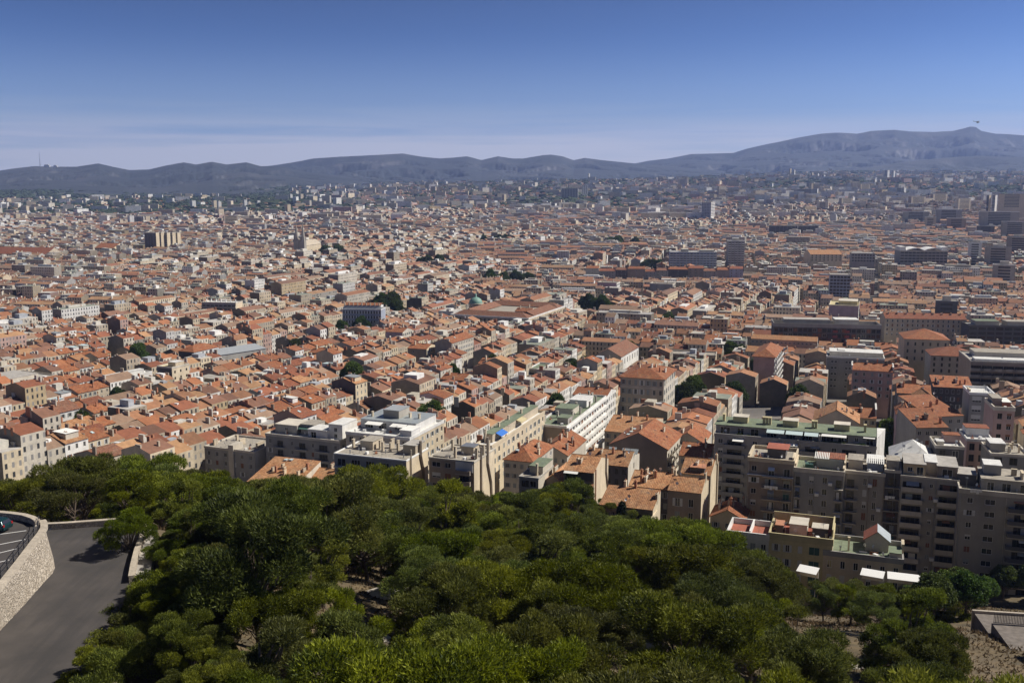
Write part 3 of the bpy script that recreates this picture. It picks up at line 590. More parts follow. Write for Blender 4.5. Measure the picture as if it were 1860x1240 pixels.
# ---------------- long balconied block behind
B = block('apartment_block', 'long grey balconied apartment block with green flat roof and pale awnings', AB, 1298, 786, 1592, 300, 13.5, wall='grey', sidewall='white', nfl=8, fl=3.0, slabmat='grey', bal='solid', balmat='grey', top=.2, parapet=.85, rmat='concrete',
          front=[K(.04, 1.5, 1.5, MIXB), K(.13, 4.4, 2.2, 'dark', (6.4, 1.3)), K(.26, 1.5, 1.5, MIX), K(.38, 4.4, 2.2, 'dark', (7.6, 1.3)), K(.50, 1.5, 1.5, MIX), K(.62, 4.4, 2.2, 'dark', (7.6, 1.3)), K(.75, 1.5, 1.5, MIXB), K(.84, 4.0, 2.2, 'dark', (6.6, 1.3)), K(.96, 1.4, 1.5, MIX)])
W_, D_, H_, r_ = B['W'], B['D'], B['Hw'], B['root']; LONGB = B; MB().prism([(W_ + .003, .0), (W_ + 2.4, D_), (W_ + .003, D_)], 0, H_ + 3.3).build('end_wall', 'white', r_)
hut(B, .0, 1.0, .2, .99, 3.0, 'grey', 'green_felt', [(.06, 3, .1, 2.2), (.16, 2, .1, 2.2), (.25, 2.4, .1, 2.2), (.36, 3, .1, 2.2), (.48, 3, .1, 2.2), (.58, 3, .1, 2.2), (.7, 4, .1, 2.2), (.8, 3, .1, 2.2), (.88, 1.2, .9, 1.3), (.96, 2, .1, 2.2)], lip=.5)
for k, (a, c) in enumerate(((.33, .44), (.45, .555), (.565, .65))): awning(B, W_ * a, W_ * c, H_ + 2.95, 2.5, .55, 'canvas_glass', y=.2 * D_ - .5)
awning(B, W_ * .67, W_ * .82, H_ + 2.9, 1.5, .4, 'canvas_white', y=.2 * D_ - .5); awning(B, W_ * .92, W_ * .99, H_ + 2.9, .8, .2, 'canvas_white', y=.2 * D_ - .5)
for a, c in ((.12, .19), (.36, .44), (.455, .53)): awning(B, W_ * a, W_ * c, H_ - .35, 1.9, .35, 'canvas_white', y=-.1)
for a in (.1, .42, .74): hut(B, a, a + .095, .45, .75, 1.9, 'yellow', 'pale', z=H_ + 3.16)
for a in (.03, .29, .31, .33, .60, .62, .92): fins(B, [(a, .5, .7, 1.7)], 5.6, 'yellow')
for a in (.655, .665): bpart(r_, 'dividing_wall', 'white', W_ * a, W_ * a + .22, .3, .2 * D_ - .6, H_, H_ + 2.6)
# ---------------- yellow house and its neighbours in front of the row
B = block('terrace_house', 'low white-walled house with red terrace floor half hidden by pines', 'house', 1321, 962, 1397, 207, 9, wall='white', rmat='red_floor', slabmat='white', parapet=1.2, nfl=3, front=ks(4, 1.1, 1.5, OPEN)); fins(B, [(.53, .05, .2, 8)], 1.6, 'white')
B = block('terrace_house', 'yellow plastered house with roof terrace, green blinds and a walled roof court', 'house', 1397, 966, 1513, 204, 11, wall='yellow', sidewall='cream', rmat='red_floor', slabmat='yellow', parapet=1.3, nfl=4, fl=3.1, top=.5,
          front=[K(.12, .9, 1.6, 'open_white'), K(.3, .9, 1.6, 'open_white'), K(.5, .9, 1.6, 'closed_white'), K(.72, 2.1, 1.7, 'closed_green'), K(.92, .9, 1.5, 'plain')])
W_, D_, z = B['W'], B['D'], B['Hw']
bpart(B['root'], 'roof_wall', 'yellow', .0, W_, D_ - .3, D_ - .02, z, z + 2.6); bpart(B['root'], 'roof_wall', 'yellow', W_ - .3, W_ - .02, 1.5, D_ - .3, z, z + 2.9); hut(B, .30, .58, .35, .8, 2.3, 'pale', 'pale'); hut(B, .66, .9, .4, .7, 1.8, 'dark', 'pale'); hut(B, .08, .2, .3, .6, 1.9, 'dark', 'clay'); chims(B, [(.5, .97), (.03, .6)], (2, 0)); dishes(B, [(.97, .1), (.8, .9)])
B = block('terrace_house', 'cream house with green roof terrace, garden furniture and a gabled roof room', 'house', 1496, 998, 1641, 200, 11, wall='cream', sidewall='cream', rmat='green_felt', slabmat='grey', parapet=1.0, nfl=4, fl=3.1, top=.6, front=ks(6, 1.0, 1.7, MIXB))
W_, D_, z = B['W'], B['D'], B['Hw']; x0, x1 = W_ * .52, W_ * .82; y0, y1 = D_ * .5, D_ * .98
mb = MB(); mb.box(x0, x1, y0, y1, z, z + 2.6); mb.add([(x0, y0, z + 2.6), (x1, y0, z + 2.6), ((x0 + x1) / 2, y0, z + 4.3)], [(0, 1, 2)]); o = mb.build('roof_room', 'pale', B['root'])
mb = MB(); slab(mb, [(x0 - .4, y1, z + 2.4), (x0 - .4, y0 - .3, z + 2.4), ((x0 + x1) / 2, y0 - .3, z + 4.5), ((x0 + x1) / 2, y1, z + 4.5)], .14); mb.build('roof_slope', 'red_floor', o); mb = MB(); slab(mb, [((x0 + x1) / 2, y1, z + 4.5), ((x0 + x1) / 2, y0 - .3, z + 4.5), (x1 + .4, y0 - .3, z + 2.4), (x1 + .4, y1, z + 2.4)], .14); mb.build('roof_slope', 'zinc', o)
hut(B, .83, .97, .05, .4, 1.8, 'pale', 'green_felt'); fins(B, [(.0, .4, .5, .5), (.3, .35, .4, .4), (.98, .3, .4, 3)], 3.2, 'cream')
r_ = B['root']
def on_roof(name, label, cat, bx, m, x, y, zz=None):
    mb = MB()
    for q in bx: mb.box(*q)
    o = mb.build(name, m); M_ = Matrix.Translation(r_.location) @ Matrix.Rotation(r_.rotation_euler.z, 4, 'Z') @ Matrix.Translation((x, y, (z if zz is None else zz) + .01)); o.location = M_.translation; o.rotation_euler = r_.rotation_euler; tag(o, label, cat); return o
on_roof('garden_table', 'dark garden table on the green roof terrace', 'table', [(0, 1.6, 0, .8, .7, .76), (.05, .12, .05, .12, 0, .7), (1.48, 1.55, .05, .12, 0, .7), (.05, .12, .68, .75, 0, .7), (1.48, 1.55, .68, .75, 0, .7)], 'iron', W_ * .45, 1.9)
on_roof('garden_bench', 'brown wooden bench on the green roof terrace beside the table', 'bench', [(0, 1.7, 0, .5, .38, .45), (0, 1.7, .45, .52, .45, .9), (.1, .2, .05, .45, 0, .38), (1.5, 1.6, .05, .45, 0, .38)], 'shutter_brown', W_ * .58, 2.0)
# white canopies in the lane in front
for (pa, pb, yy, lab) in ((1446, 1482, 1036, 'short white shelter roof in the lane beside the yellow house'), (1562, 1604, 1043, 'white shelter roof in the lane below the cream house'), (1612, 1674, 1050, 'longer white shelter roof in the lane, at its outer end')):
    Ys = 184; p, q = at(pa, yy, Ys), at(pb, yy + 6, Ys - 2); gz = float(terr(p[0], p[1])) - .3; ln = np.linalg.norm((q - p)[:2]); rz = math.atan2(q[1] - p[1], q[0] - p[0])
    r2 = empty('lane_shelter', (p[0], p[1], gz), rz); h = p[2] - gz; tag(r2, lab, 'shelter', 'white shelters in the lane'); mb = MB(); slab(mb, [(0, 0, h), (ln, 0, h), (ln, 2.6, h + .5), (0, 2.6, h + .5)], .12); mb.build('roof', 'white_paint', r2)
    for x in (.15, ln - .15): MB().box(x - .06, x + .06, .3, .42, 0, h - .1).build('post', 'metal', r2)
    MB().box(.1, ln - .1, 2.3, 2.4, h - 1.6, h + .2).build('back_panel', 'white', r2)
# ---------------- left group of blocks behind the pines
B = block('apartment_block', 'grey concrete flat-roofed block with a pale stair tower by the pines', AB, 371, 809, 462, 338, 17, yaw=22, wall='grey', sidewall='pale', nfl=6, fl=3.1, slabmat='pale', front=ks(6, 1.1, 1.6, MIX), rmat='gravel', parapet=.6)
W_, H_ = B['W'], B['H']; bpart(B['root'], 'stair_tower', 'pale', W_ * .50, W_ * .60, -.5, 5, 0, H_ + 1.4); fins(B, [(.05, .2, .6, 2), (.45, .4, .6, 3), (.85, .3, .8, 4), (.2, .7, .6, 1)], 2.2, 'beige'); dishes(B, [(.3, .5), (.6, .6), (.75, .3)])
B = block('tiled_house', 'low broad orange-tiled roof with chimneys just above the pines', 'house', 449, 874, 534, 283, 15, roof='shed_y', rh=3.6, yaw=20, wall='pale', nfl=2, front=ks(4, 1, 1.6, OPEN), rmat='tile_sand'); chims(B, [(.35, .4), (.4, .55), (.85, .35), (.88, .5), (.9, .62)], (2, 0, 0, 1, 2)); inst('skylight', SKYL, B['root'], (B['W'] * .3, B['D'] * .9, roof_z(B, 0, B['D'] * .9) + .3)); inst('skylight', SKYL, B['root'], (B['W'] * .4, B['D'] * .92, roof_z(B, 0, B['D'] * .92) + .3))
B = block('tiled_house', 'small orange-tiled house squeezed beside the balconied grey block', 'house', 535, 866, 606, 288, 10, roof='gable_x', rh=2.0, wall='white', nfl=2, front=ks(3, 1, 1.6, OPEN), rmat='tile_sand'); chims(B, [(.2, .5), (.7, .5), (.85, .4)])
B = block('apartment_block', 'tall shaded grey apartment block topped with white penthouses and a teal awning', AB, 482, 786, 617, 330, 14, yaw=21, wall='grey', sidewall='pale', nfl=7, fl=3.15, slabmat='pale', bal='bars', rmat='white_felt', parapet=.7,
          front=[K(.06, 1, 1.7, MIX), K(.2, 2.2, 2.1, 'dark', (4, 1.1)), K(.36, .9, 1.5, MIX), K(.5, 2.4, 2.1, 'dark', (4.6, 1.1)), K(.64, .9, 1.5, MIX), K(.78, 3.2, 2.1, 'dark', (5.2, 1.1)), K(.94, 1, 1.6, MIX)], side=ks(3, 1, 1.6, OPEN))
hut(B, .04, .34, .3, .9, 3.0, 'grey', 'pale', [(.5, 1.2, .9, 1.2)]); hut(B, .55, .8, .1, .6, 3.1, 'white', 'white_felt', [(.3, 2, .1, 2.2)]); hut(B, .8, .98, .2, .9, 5.2, 'white', 'white_felt', [(.5, 1.2, 2.6, 1.4), (.5, 1.2, .5, 1.4)]); hut(B, .36, .54, .4, .9, 3.4, 'concrete', 'gravel')
awning(B, B['W'] * .36, B['W'] * .53, B['Hw'] + 2.6, 1.8, .4, 'shutter_green', y=.4 * 14); dishes(B, [(.1, .5), (.7, .8), (.45, .9)])
B = block('apartment_block', 'wide pale block with green flat roof and white glazed penthouse terraces', AB, 628, 783, 744, 318, 26, yaw=21, wall='pale', sidewall='cream', nfl=6, fl=3.1, slabmat='white', rmat='white_felt', parapet=.8, front=ks(6, 1.6, 1.9, MIX), side=ks(7, 1.3, 1.6, OPEN))
hut(B, .02, .9, .35, .95, 3.0, 'white', 'zinc', [(.15, 3, .1, 2.1), (.4, 3, .1, 2.1), (.7, 3, .1, 2.1)]); hut(B, .3, .55, .5, .8, 2.6, 'greige', 'tarp_grey', z=B['Hw'] + 3.2); awning(B, B['W'] * .55, B['W'] * .78, B['Hw'] + 2.7, 3.2, .5, 'canvas_white', y=.35 * 26); awning(B, B['W'] * .15, B['W'] * .4, B['Hw'] + 2.7, 3.0, .5, 'canvas_white', y=.35 * 26); hut(B, .82, 1.0, .05, .3, 2.6, 'white', 'canvas_white'); fins(B, [(.1, .5, .5, 1), (.65, .6, .5, 1.4), (.8, .6, .5, 1)], 5, 'beige')
B = block('apartment_block', 'grey block with three long glazed balconies and a row of roof chimneys', AB, 607, 822, 738, 272, 14, yaw=20, wall='grey', sidewall='cream', nfl=5, fl=3.1, slabmat='white_paint', bal='bars', rmat='gravel', parapet=.25, top=.35,
          front=[K(.10, 2.6, 2.2, 'plain', (3.95, 1.3)), K(.3, 2.8, 2.2, ('closed_grey', 'plain'), (3.95, 1.3)), K(.5, 2.8, 2.2, ('plain', 'closed_brown', 'plain'), (3.95, 1.3)), K(.7, 2.8, 2.2, ('blind_white', 'plain'), (3.95, 1.3)), K(.9, 2.6, 2.2, 'plain', (3.95, 1.3))])
W_, D_, H_ = B['W'], B['D'], B['H']; hut(B, .2, .38, .5, .95, 2.4, 'beige', 'gravel'); hut(B, .82, .99, .45, .9, 2.6, 'beige', 'concrete'); fins(B, [(.08, .5, .5, 1), (.14, .8, .5, 1), (.43, .6, .45, 1.2), (.5, .5, .45, 1), (.55, .75, .4, 1.8), (.61, .5, .45, .9), (.65, .7, .45, 1.2), (.7, .55, .45, .9)], 2.8, 'beige'); flue(B, [(W_ + .3, 2.4, H_ + 2.4), (W_ + .3, 2.4, H_ - 3), (W_ + .3, 3.2, 0)], 'beige', .22); flue(B, [(W_ + .3, 8.6, H_ + 3.4), (W_ + .3, 8.6, H_ - 1), (W_ + .3, 10.4, H_ - 6), (W_ + .3, 10.8, 0)], 'brown', .42)
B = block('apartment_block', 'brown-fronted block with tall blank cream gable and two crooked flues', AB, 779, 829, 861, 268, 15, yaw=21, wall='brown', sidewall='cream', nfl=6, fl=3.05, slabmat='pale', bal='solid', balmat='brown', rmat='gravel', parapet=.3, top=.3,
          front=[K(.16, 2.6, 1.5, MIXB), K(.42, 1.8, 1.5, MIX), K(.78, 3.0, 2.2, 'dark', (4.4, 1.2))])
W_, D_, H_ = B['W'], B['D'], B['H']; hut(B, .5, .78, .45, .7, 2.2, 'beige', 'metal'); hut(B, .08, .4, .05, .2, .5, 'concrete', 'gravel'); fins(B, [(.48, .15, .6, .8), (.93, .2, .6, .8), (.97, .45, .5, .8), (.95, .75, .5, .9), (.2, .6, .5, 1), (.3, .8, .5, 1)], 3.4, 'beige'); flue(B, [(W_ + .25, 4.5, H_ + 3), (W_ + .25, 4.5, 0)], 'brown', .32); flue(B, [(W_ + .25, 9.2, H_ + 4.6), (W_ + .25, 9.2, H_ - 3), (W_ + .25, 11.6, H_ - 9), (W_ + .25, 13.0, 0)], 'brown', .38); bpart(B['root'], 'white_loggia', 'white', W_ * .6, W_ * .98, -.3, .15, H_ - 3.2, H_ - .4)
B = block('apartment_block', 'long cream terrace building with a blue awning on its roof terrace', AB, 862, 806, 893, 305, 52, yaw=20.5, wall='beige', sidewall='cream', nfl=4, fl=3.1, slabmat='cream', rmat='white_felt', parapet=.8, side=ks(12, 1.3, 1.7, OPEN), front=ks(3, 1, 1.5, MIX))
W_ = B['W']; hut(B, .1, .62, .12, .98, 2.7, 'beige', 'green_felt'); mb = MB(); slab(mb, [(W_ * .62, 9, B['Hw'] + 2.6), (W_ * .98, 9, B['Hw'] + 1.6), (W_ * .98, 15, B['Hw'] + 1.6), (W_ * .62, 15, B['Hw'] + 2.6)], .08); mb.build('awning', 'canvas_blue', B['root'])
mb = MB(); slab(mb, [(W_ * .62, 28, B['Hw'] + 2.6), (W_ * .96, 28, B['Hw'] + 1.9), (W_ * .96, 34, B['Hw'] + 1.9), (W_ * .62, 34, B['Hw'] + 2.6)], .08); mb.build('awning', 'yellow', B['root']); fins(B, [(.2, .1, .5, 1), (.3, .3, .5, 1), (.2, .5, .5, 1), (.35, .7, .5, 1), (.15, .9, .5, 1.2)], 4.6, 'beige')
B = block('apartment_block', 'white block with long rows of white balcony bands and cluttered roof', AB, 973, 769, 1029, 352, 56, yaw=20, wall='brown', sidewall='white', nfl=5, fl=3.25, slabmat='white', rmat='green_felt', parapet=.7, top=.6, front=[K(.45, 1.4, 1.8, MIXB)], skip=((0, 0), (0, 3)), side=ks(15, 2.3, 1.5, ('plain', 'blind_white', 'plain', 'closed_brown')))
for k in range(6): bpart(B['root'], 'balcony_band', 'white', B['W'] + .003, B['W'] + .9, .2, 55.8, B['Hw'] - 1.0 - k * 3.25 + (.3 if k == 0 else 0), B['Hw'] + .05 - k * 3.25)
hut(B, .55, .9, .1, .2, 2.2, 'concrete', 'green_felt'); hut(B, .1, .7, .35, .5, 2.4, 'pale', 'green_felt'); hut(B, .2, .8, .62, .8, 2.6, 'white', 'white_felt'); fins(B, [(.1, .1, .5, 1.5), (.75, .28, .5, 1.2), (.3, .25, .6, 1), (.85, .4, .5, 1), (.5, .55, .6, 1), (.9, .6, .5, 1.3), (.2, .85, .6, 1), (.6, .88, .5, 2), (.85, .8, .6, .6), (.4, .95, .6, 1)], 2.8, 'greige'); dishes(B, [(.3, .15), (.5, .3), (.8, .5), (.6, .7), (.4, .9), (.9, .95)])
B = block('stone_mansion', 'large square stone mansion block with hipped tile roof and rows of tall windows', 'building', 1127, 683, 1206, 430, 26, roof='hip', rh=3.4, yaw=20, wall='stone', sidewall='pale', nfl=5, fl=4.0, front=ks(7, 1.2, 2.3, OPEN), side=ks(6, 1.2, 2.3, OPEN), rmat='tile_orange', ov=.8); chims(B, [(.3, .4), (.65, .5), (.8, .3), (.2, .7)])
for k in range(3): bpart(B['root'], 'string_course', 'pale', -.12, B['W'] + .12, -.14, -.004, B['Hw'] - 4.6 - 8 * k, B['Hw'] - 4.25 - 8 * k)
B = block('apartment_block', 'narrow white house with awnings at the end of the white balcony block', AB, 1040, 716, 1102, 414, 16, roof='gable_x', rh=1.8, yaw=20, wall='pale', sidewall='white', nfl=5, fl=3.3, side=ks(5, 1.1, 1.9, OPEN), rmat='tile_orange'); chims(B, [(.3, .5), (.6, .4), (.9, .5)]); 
# ---------------- cluster of tiled houses
B = block('tiled_house', 'hip-roofed tiled house with roof windows behind the cream gable', 'house', 915, 833, 968, 292, 20, roof='hip', rh=2.8, wall='pale', nfl=3, front=ks(4, 1, 1.4, OPEN), side=ks(4, 1, 1.4, OPEN), rmat='tile_orange'); chims(B, [(.4, .5), (.75, .5)]); inst('skylight', SKYL, B['root'], (B['W'] * .35, 3.2, roof_z(B, B['W'] * .35, 3.2) + .3))
B = block('tiled_house', 'orange-tiled house with several chimneys below the white balcony block', 'house', 975, 822, 1030, 312, 22, roof='gable_y', rh=2.6, wall='pale', nfl=3, front=ks(4, 1, 1.4, OPEN), rmat='tile_orange'); chims(B, [(.2, .3), (.5, .35), (.55, .6), (.8, .5), (.3, .8)], (3, 2, 0, 3, 2))
B = block('tiled_house', 'small grey flat-topped house with a loggia at the edge of the pines', 'house', 943, 864, 978, 258, 13, wall='grey', sidewall='pale', rmat='gravel', nfl=4, fl=3.0, parapet=.3, slabmat='concrete', front=[K(.32, 2.0, 1.8, 'dark'), K(.72, 1.8, 1.8, 'plain')]); hut(B, .3, .99, .3, .95, 2.2, 'pale', 'green_felt'); fins(B, [(.7, .2, .5, .6)], 3.5, 'cream')
B = block('tiled_house', 'low sand-tiled roof between the grey loggia house and the tall gable', 'house', 984, 876, 1024, 262, 13, roof='gable_y', rh=2.4, wall='brown', nfl=2, front=ks(2, 1, 1.4, 'dark'), rmat='tile_sand'); inst('skylight', SKYL, B['root'], (B['W'] * .75, 9, roof_z(B, B['W'] * .75, 9) + .2))
B = block('tiled_house', 'house with white awning over a roof loggia and tall cream gable', 'house', 1024, 853, 1079, 256, 15, roof='gable_x', rh=2.3, wall='brown', sidewall='cream', nfl=4, fl=3.4, front=[K(.22, 1.0, 2.1, 'dark'), K(.62, 1.1, 2.1, 'dark')], rmat='tile_sand', top=3.4); W_, H_ = B['W'], B['Hw']
bpart(B['root'], 'loggia_shade', 'frame_dark', W_ * .5, W_ * .97, -.25, -.05, H_ - 2.4, H_ - .2); bpart(B['root'], 'loggia_glazing', 'glass', W_ * .08, W_ * .46, -.5, -.05, H_ - 2.6, H_ - .6); awning(B, W_ * .04, W_ * .5, H_ + .1, 1.4, .45, 'canvas_white', y=-.05); mb = MB(); slab(mb, [(-.1, -1.5, H_ - 3.5), (W_ + .1, -1.5, H_ - 3.5), (W_ + .1, -.03, H_ - 3.0), (-.1, -.03, H_ - 3.0)], .16); mb.build('lower_roof', 'tile_sand', B['root']); flue(B, [(W_ + .2, 12, H_ + 2), (W_ + .2, 12, H_ - 3), (W_ + .2, 14, H_ - 8), (W_ + .2, 14.2, 0)], 'brown', .28); flue(B, [(W_ + .2, 1.2, H_ + .6), (W_ + .2, 1.2, 0)], 'clay', .16)  # dark panel on the front stands in for the loggia's shaded opening
B = block('tiled_house', 'long sand-tiled house with solar panels and pale gable with one window', 'house', 1058, 839, 1141, 290, 15, roof='gable_x', rh=2.5, wall='dark', sidewall='pale', nfl=4, fl=3.1, front=ks(6, 1, 1.7, 'dark'), side=[K(.5, .9, 1.9, 'dark')], rmat='tile_sand'); chims(B, [(.1, .4), (.3, .3), (.55, .35), (.8, .3)]); W_ = B['W']
for a in (.42, .72, .9): 
    z = roof_z(B, 0, 9.5); mb = MB(); slab(mb, [(W_ * a, 7.4, z + .1), (W_ * a + 2.4, 7.4, z + .1), (W_ * a + 2.4, 9.2, z + 1.2), (W_ * a, 9.2, z + 1.2)], .08); mb.build('solar_panel', 'zinc', B['root'])
B = block('tiled_house', 'broad sand-tiled house with dark shaded front and small chimneys', 'house', 1142, 881, 1216, 262, 14, roof='gable_x', rh=2.3, wall='dark', nfl=3, front=ks(5, 1, 1.7, OPEN), rmat='tile_sand', sidewall='cream'); chims(B, [(.2, .3), (.5, .35), (.55, .3), (.92, .5)], (2, 0, 2, 0)); dishes(B, [(.62, .6)])
B = block('tiled_house', 'brown-fronted tiled house with two tall shuttered windows', 'house', 1213, 889, 1274, 250, 12, roof='gable_x', rh=2.0, wall='brown', sidewall='cream', nfl=3, fl=3.6, front=[K(.3, 1.3, 2.2, ('open_white', 'closed_grey')), K(.7, 1.3, 2.2, ('open_white', 'plain'))], side=[K(.45, .7, 1.1, 'dark')], rmat='tile_sand', top=1.5); chims(B, [(.04, .5), (.95, .5)], (0, 1))
B = block('tiled_house', 'tall tiled house with a sunken roof terrace and high cream gable', 'house', 1236, 858, 1291, 270, 15, roof='gable_x', rh=2.4, wall='greige', sidewall='cream', nfl=4, fl=3.1, front=ks(3, 1, 1.6, MIX), rmat='tile_sand'); hut(B, .3, .78, .05, .4, 1.6, 'dark', 'clay'); chims(B, [(.9, .3), (.97, .6)], (1, 0)); flue(B, [(B['W'] + .2, 11, B['Hw'] + 3), (B['W'] + .2, 11, 0)], 'brown', .25)
B = block('tiled_house', 'low double-stepped tiled house with cream end wall among the pines', 'house', 1089, 915, 1186, 236, 9, roof='shed_y', rh=2.2, wall='brown', sidewall='cream', nfl=1, front=ks(6, 1, 1.0, 'dark'), rmat='tile_sand'); W_ = B['W']; mb = MB(); slab(mb, [(-.2, -5.2, B['Hw'] - 3.9), (W_ + .2, -5.2, B['Hw'] - 3.9), (W_ + .2, -.05, B['Hw'] - 2.4), (-.2, -.05, B['Hw'] - 2.4)], .18); mb.build('lower_roof', 'tile_sand', B['root']); bpart(B['root'], 'lower_wall', 'brown', 0, W_, -4.6, -.05, 0, B['Hw'] - 4.2); bpart(B['root'], 'end_wall', 'cream', W_ + .01, W_ + .35, -5.0, 4, 0, B['Hw'] - 1.2); chims(B, [(.3, .95), (.5, .95), (.97, .5)], (0, 2, 1))
B = block('tiled_house', 'small low tiled house beside the tall brownish grey block', 'house', 1290, 938, 1352, 246, 10, roof='gable_y', rh=2.2, wall='beige', nfl=2, front=ks(3, 1, 1.4, OPEN), rmat='tile_orange'); chims(B, [(.5, .4), (.8, .85)], (2, 3))
B = block('tiled_house', 'big gabled house with broad brown gable wall and balconied sunny side', 'house', 1108, 806, 1212, 322, 22, roof='gable_y', rh=4.6, yaw=22, wall='brown', sidewall='pale', nfl=4, fl=3.1, side=ks(5, 1.8, 1.8, 'dark', (3.6, 1.1)), rmat='tile_orange', balmat='pale'); chims(B, [(.2, .5), (.75, .6)]); 
for yy in (5, 9, 13): inst('skylight', SKYL, B['root'], (B['W'] * .25, yy, roof_z(B, B['W'] * .25, yy) + .3))
B = block('tiled_house', 'long sand-tiled double roof between the mansion block and big gable', 'house', 1098, 782, 1178, 350, 26, roof='gable_x', rh=3.0, yaw=20, wall='beige', nfl=3, front=ks(6, 1, 1.7, OPEN), rmat='tile_sand'); chims(B, [(.2, .4), (.5, .6), (.8, .4)])
B = block('tiled_house', 'dark-fronted gable house with one small window by the long balconied block', 'house', 1219, 800, 1278, 335, 16, roof='gable_y', rh=3.2, yaw=20, wall='greige', nfl=1, top=0.0, front=[K(.35, .9, 1.4, 'dark')], rmat='tile_orange', sidewall='pale'); chims(B, [(.5, .4)])
B = block('tiled_house', 'low orange-tiled house with a roof window left of the long balconied block', 'house', 1233, 826, 1290, 308, 14, roof='gable_x', rh=2.6, yaw=20, wall='cream', nfl=2, front=ks(3, 1, 1.4, OPEN), rmat='tile_orange'); inst('skylight', SKYL, B['root'], (B['W'] * .25, 4.5, roof_z(B, 0, 4.5) + .35)); chims(B, [(.7, .5)])
# ---------------- roofs and stacked houses on the right behind the row
B = block('hip_tent', 'pale metal hipped pavilion roof behind the dark apartment row', 'building', 1616, 831, 1699, 262, 12, roof='hip', rh=4.0, wall='pale', rmat='white_felt', nfl=1, ov=.2, front=ks(4, 1, 1.4, OPEN))
B = block('tiled_house', 'long low orange shed roof running down beside the pavilion roof', 'house', 1664, 776, 1722, 300, 13, roof='shed_y', rh=3.0, yaw=-4, wall='greige', nfl=3, front=ks(4, 1.2, 1.4, MIX), rmat='tile_orange', ov=.6); chims(B, [(.2, .3)])
B = block('tiled_house', 'broad orange-tiled roof with two hatches behind the shed roof', 'house', 1690, 757, 1750, 325, 20, roof='shed_y', rh=3.0, yaw=-10, wall='greige', nfl=3, front=ks(4, 1.2, 1.4, MIX), rmat='tile_orange'); chims(B, [(.4, .4), (.7, .5)], (2, 2))
B = block('tiled_house', 'small tiled house with lilac side wall beside the side street', 'house', 1629, 752, 1664, 330, 14, roof='gable_y', rh=2.0, yaw=18, wall='lilac', nfl=3, front=ks(3, 1, 1.5, OPEN), rmat='tile_orange'); chims(B, [(.3, .5), (.7, .5)])
B = block('tiled_house', 'little gabled orange roof raised above its neighbours', 'house', 1672, 727, 1706, 352, 12, roof='gable_y', rh=2.2, yaw=8, wall='brown', nfl=2, rmat='tile_sand')
B = block('tiled_house', 'long dark-walled house with bright orange roof below the far terraces', 'house', 1695, 702, 1768, 395, 14, roof='shed_y', rh=2.2, yaw=16, wall='dark', nfl=3, front=ks(7, 1, 1.8, MIX), rmat='tile_orange'); chims(B, [(.3, .6), (.65, .6), (.67, .2)])
B = block('tiled_house', 'dark-walled tiled house at the head of the side street', 'house', 1629, 713, 1692, 385, 16, roof='gable_x', rh=2.2, yaw=19, wall='dark', nfl=3, front=ks(5, 1, 1.6, OPEN), rmat='tile_orange'); chims(B, [(.2, .5), (.8, .5)])
B = block('town_house', 'narrow stacked house with white terrace and tiled strip above it', 'house', 1757, 796, 1805, 272, 11, yaw=14, wall='pink', sidewall='white', nfl=3, fl=3.2, rmat='white_felt', slabmat='white', parapet=.6, front=[K(.2, 1.4, 2, 'dark'), K(.55, 1.2, 2, 'dark'), K(.85, 1.2, 2, 'plain')]); hut(B, .08, .98, .5, .95, 2.4, 'white', 'tile_russet'); dishes(B, [(.1, .3), (.9, .3)])
B = block('town_house', 'tall narrow house with white cap and blue-grey upper room', 'house', 1762, 712, 1807, 330, 12, yaw=14, wall='grey', sidewall='white', nfl=4, fl=3.2, rmat='white_felt', slabmat='white_paint', parapet=.7, front=[K(.3, 3, 2.1, 'blind_white'), K(.85, 1.4, 2.2, 'dark')]); fins(B, [(.0, .1, .4, 4)], 1.6, 'cream')
B = block('town_house', 'tall pinkish house with bright white sunny side and roof terrace', 'house', 1806, 738, 1844, 290, 13, yaw=14, wall='pink', sidewall='white', nfl=6, fl=3.2, rmat='red_floor', slabmat='pale', parapet=1.0, front=[K(.3, 1.3, 1.8, 'dark'), K(.75, 1.3, 1.8, 'blind_brown')], side=ks(3, 1, 1.6, OPEN)); hut(B, .1, .55, .4, .9, 2.4, 'greige', 'gravel'); hut(B, .55, .95, .3, .8, 1.6, 'clay', 'canvas_white'); dishes(B, [(.5, .5), (.9, .6)])
B = block('town_house', 'low grey house with pale roof terrace in front of the stacked houses', 'house', 1700, 808, 1752, 262, 10, yaw=14, wall='dark', nfl=2, rmat='white_felt', slabmat='pale', parapet=.7, front=[K(.25, 1.6, 2, 'dark'), K(.7, 1.6, 2, 'plain')]); hut(B, .4, .98, .6, .95, 2.2, 'pink', 'tile_orange'); hut(B, .1, .35, .3, .6, 1.0, 'pale', 'white_felt')
B = block('town_house', 'grey lean-to house with rooftop clutter beside the pinkish house', 'house', 1800, 822, 1870, 258, 12, yaw=14, wall='grey', sidewall='cream', nfl=3, rmat='gravel', parapet=.5, front=[K(.2, 2, 2, 'dark'), K(.6, 2, 2, 'dark')]); hut(B, .05, .45, .3, .8, 2.2, 'greige', 'white_felt'); fins(B, [(.5, .2, .4, .6), (.6, .4, .4, 1), (.8, .3, .4, .6), (.7, .6, .4, .6)], 2.2, 'cream'); dishes(B, [(.55, .3), (.75, .5), (.9, .2)])
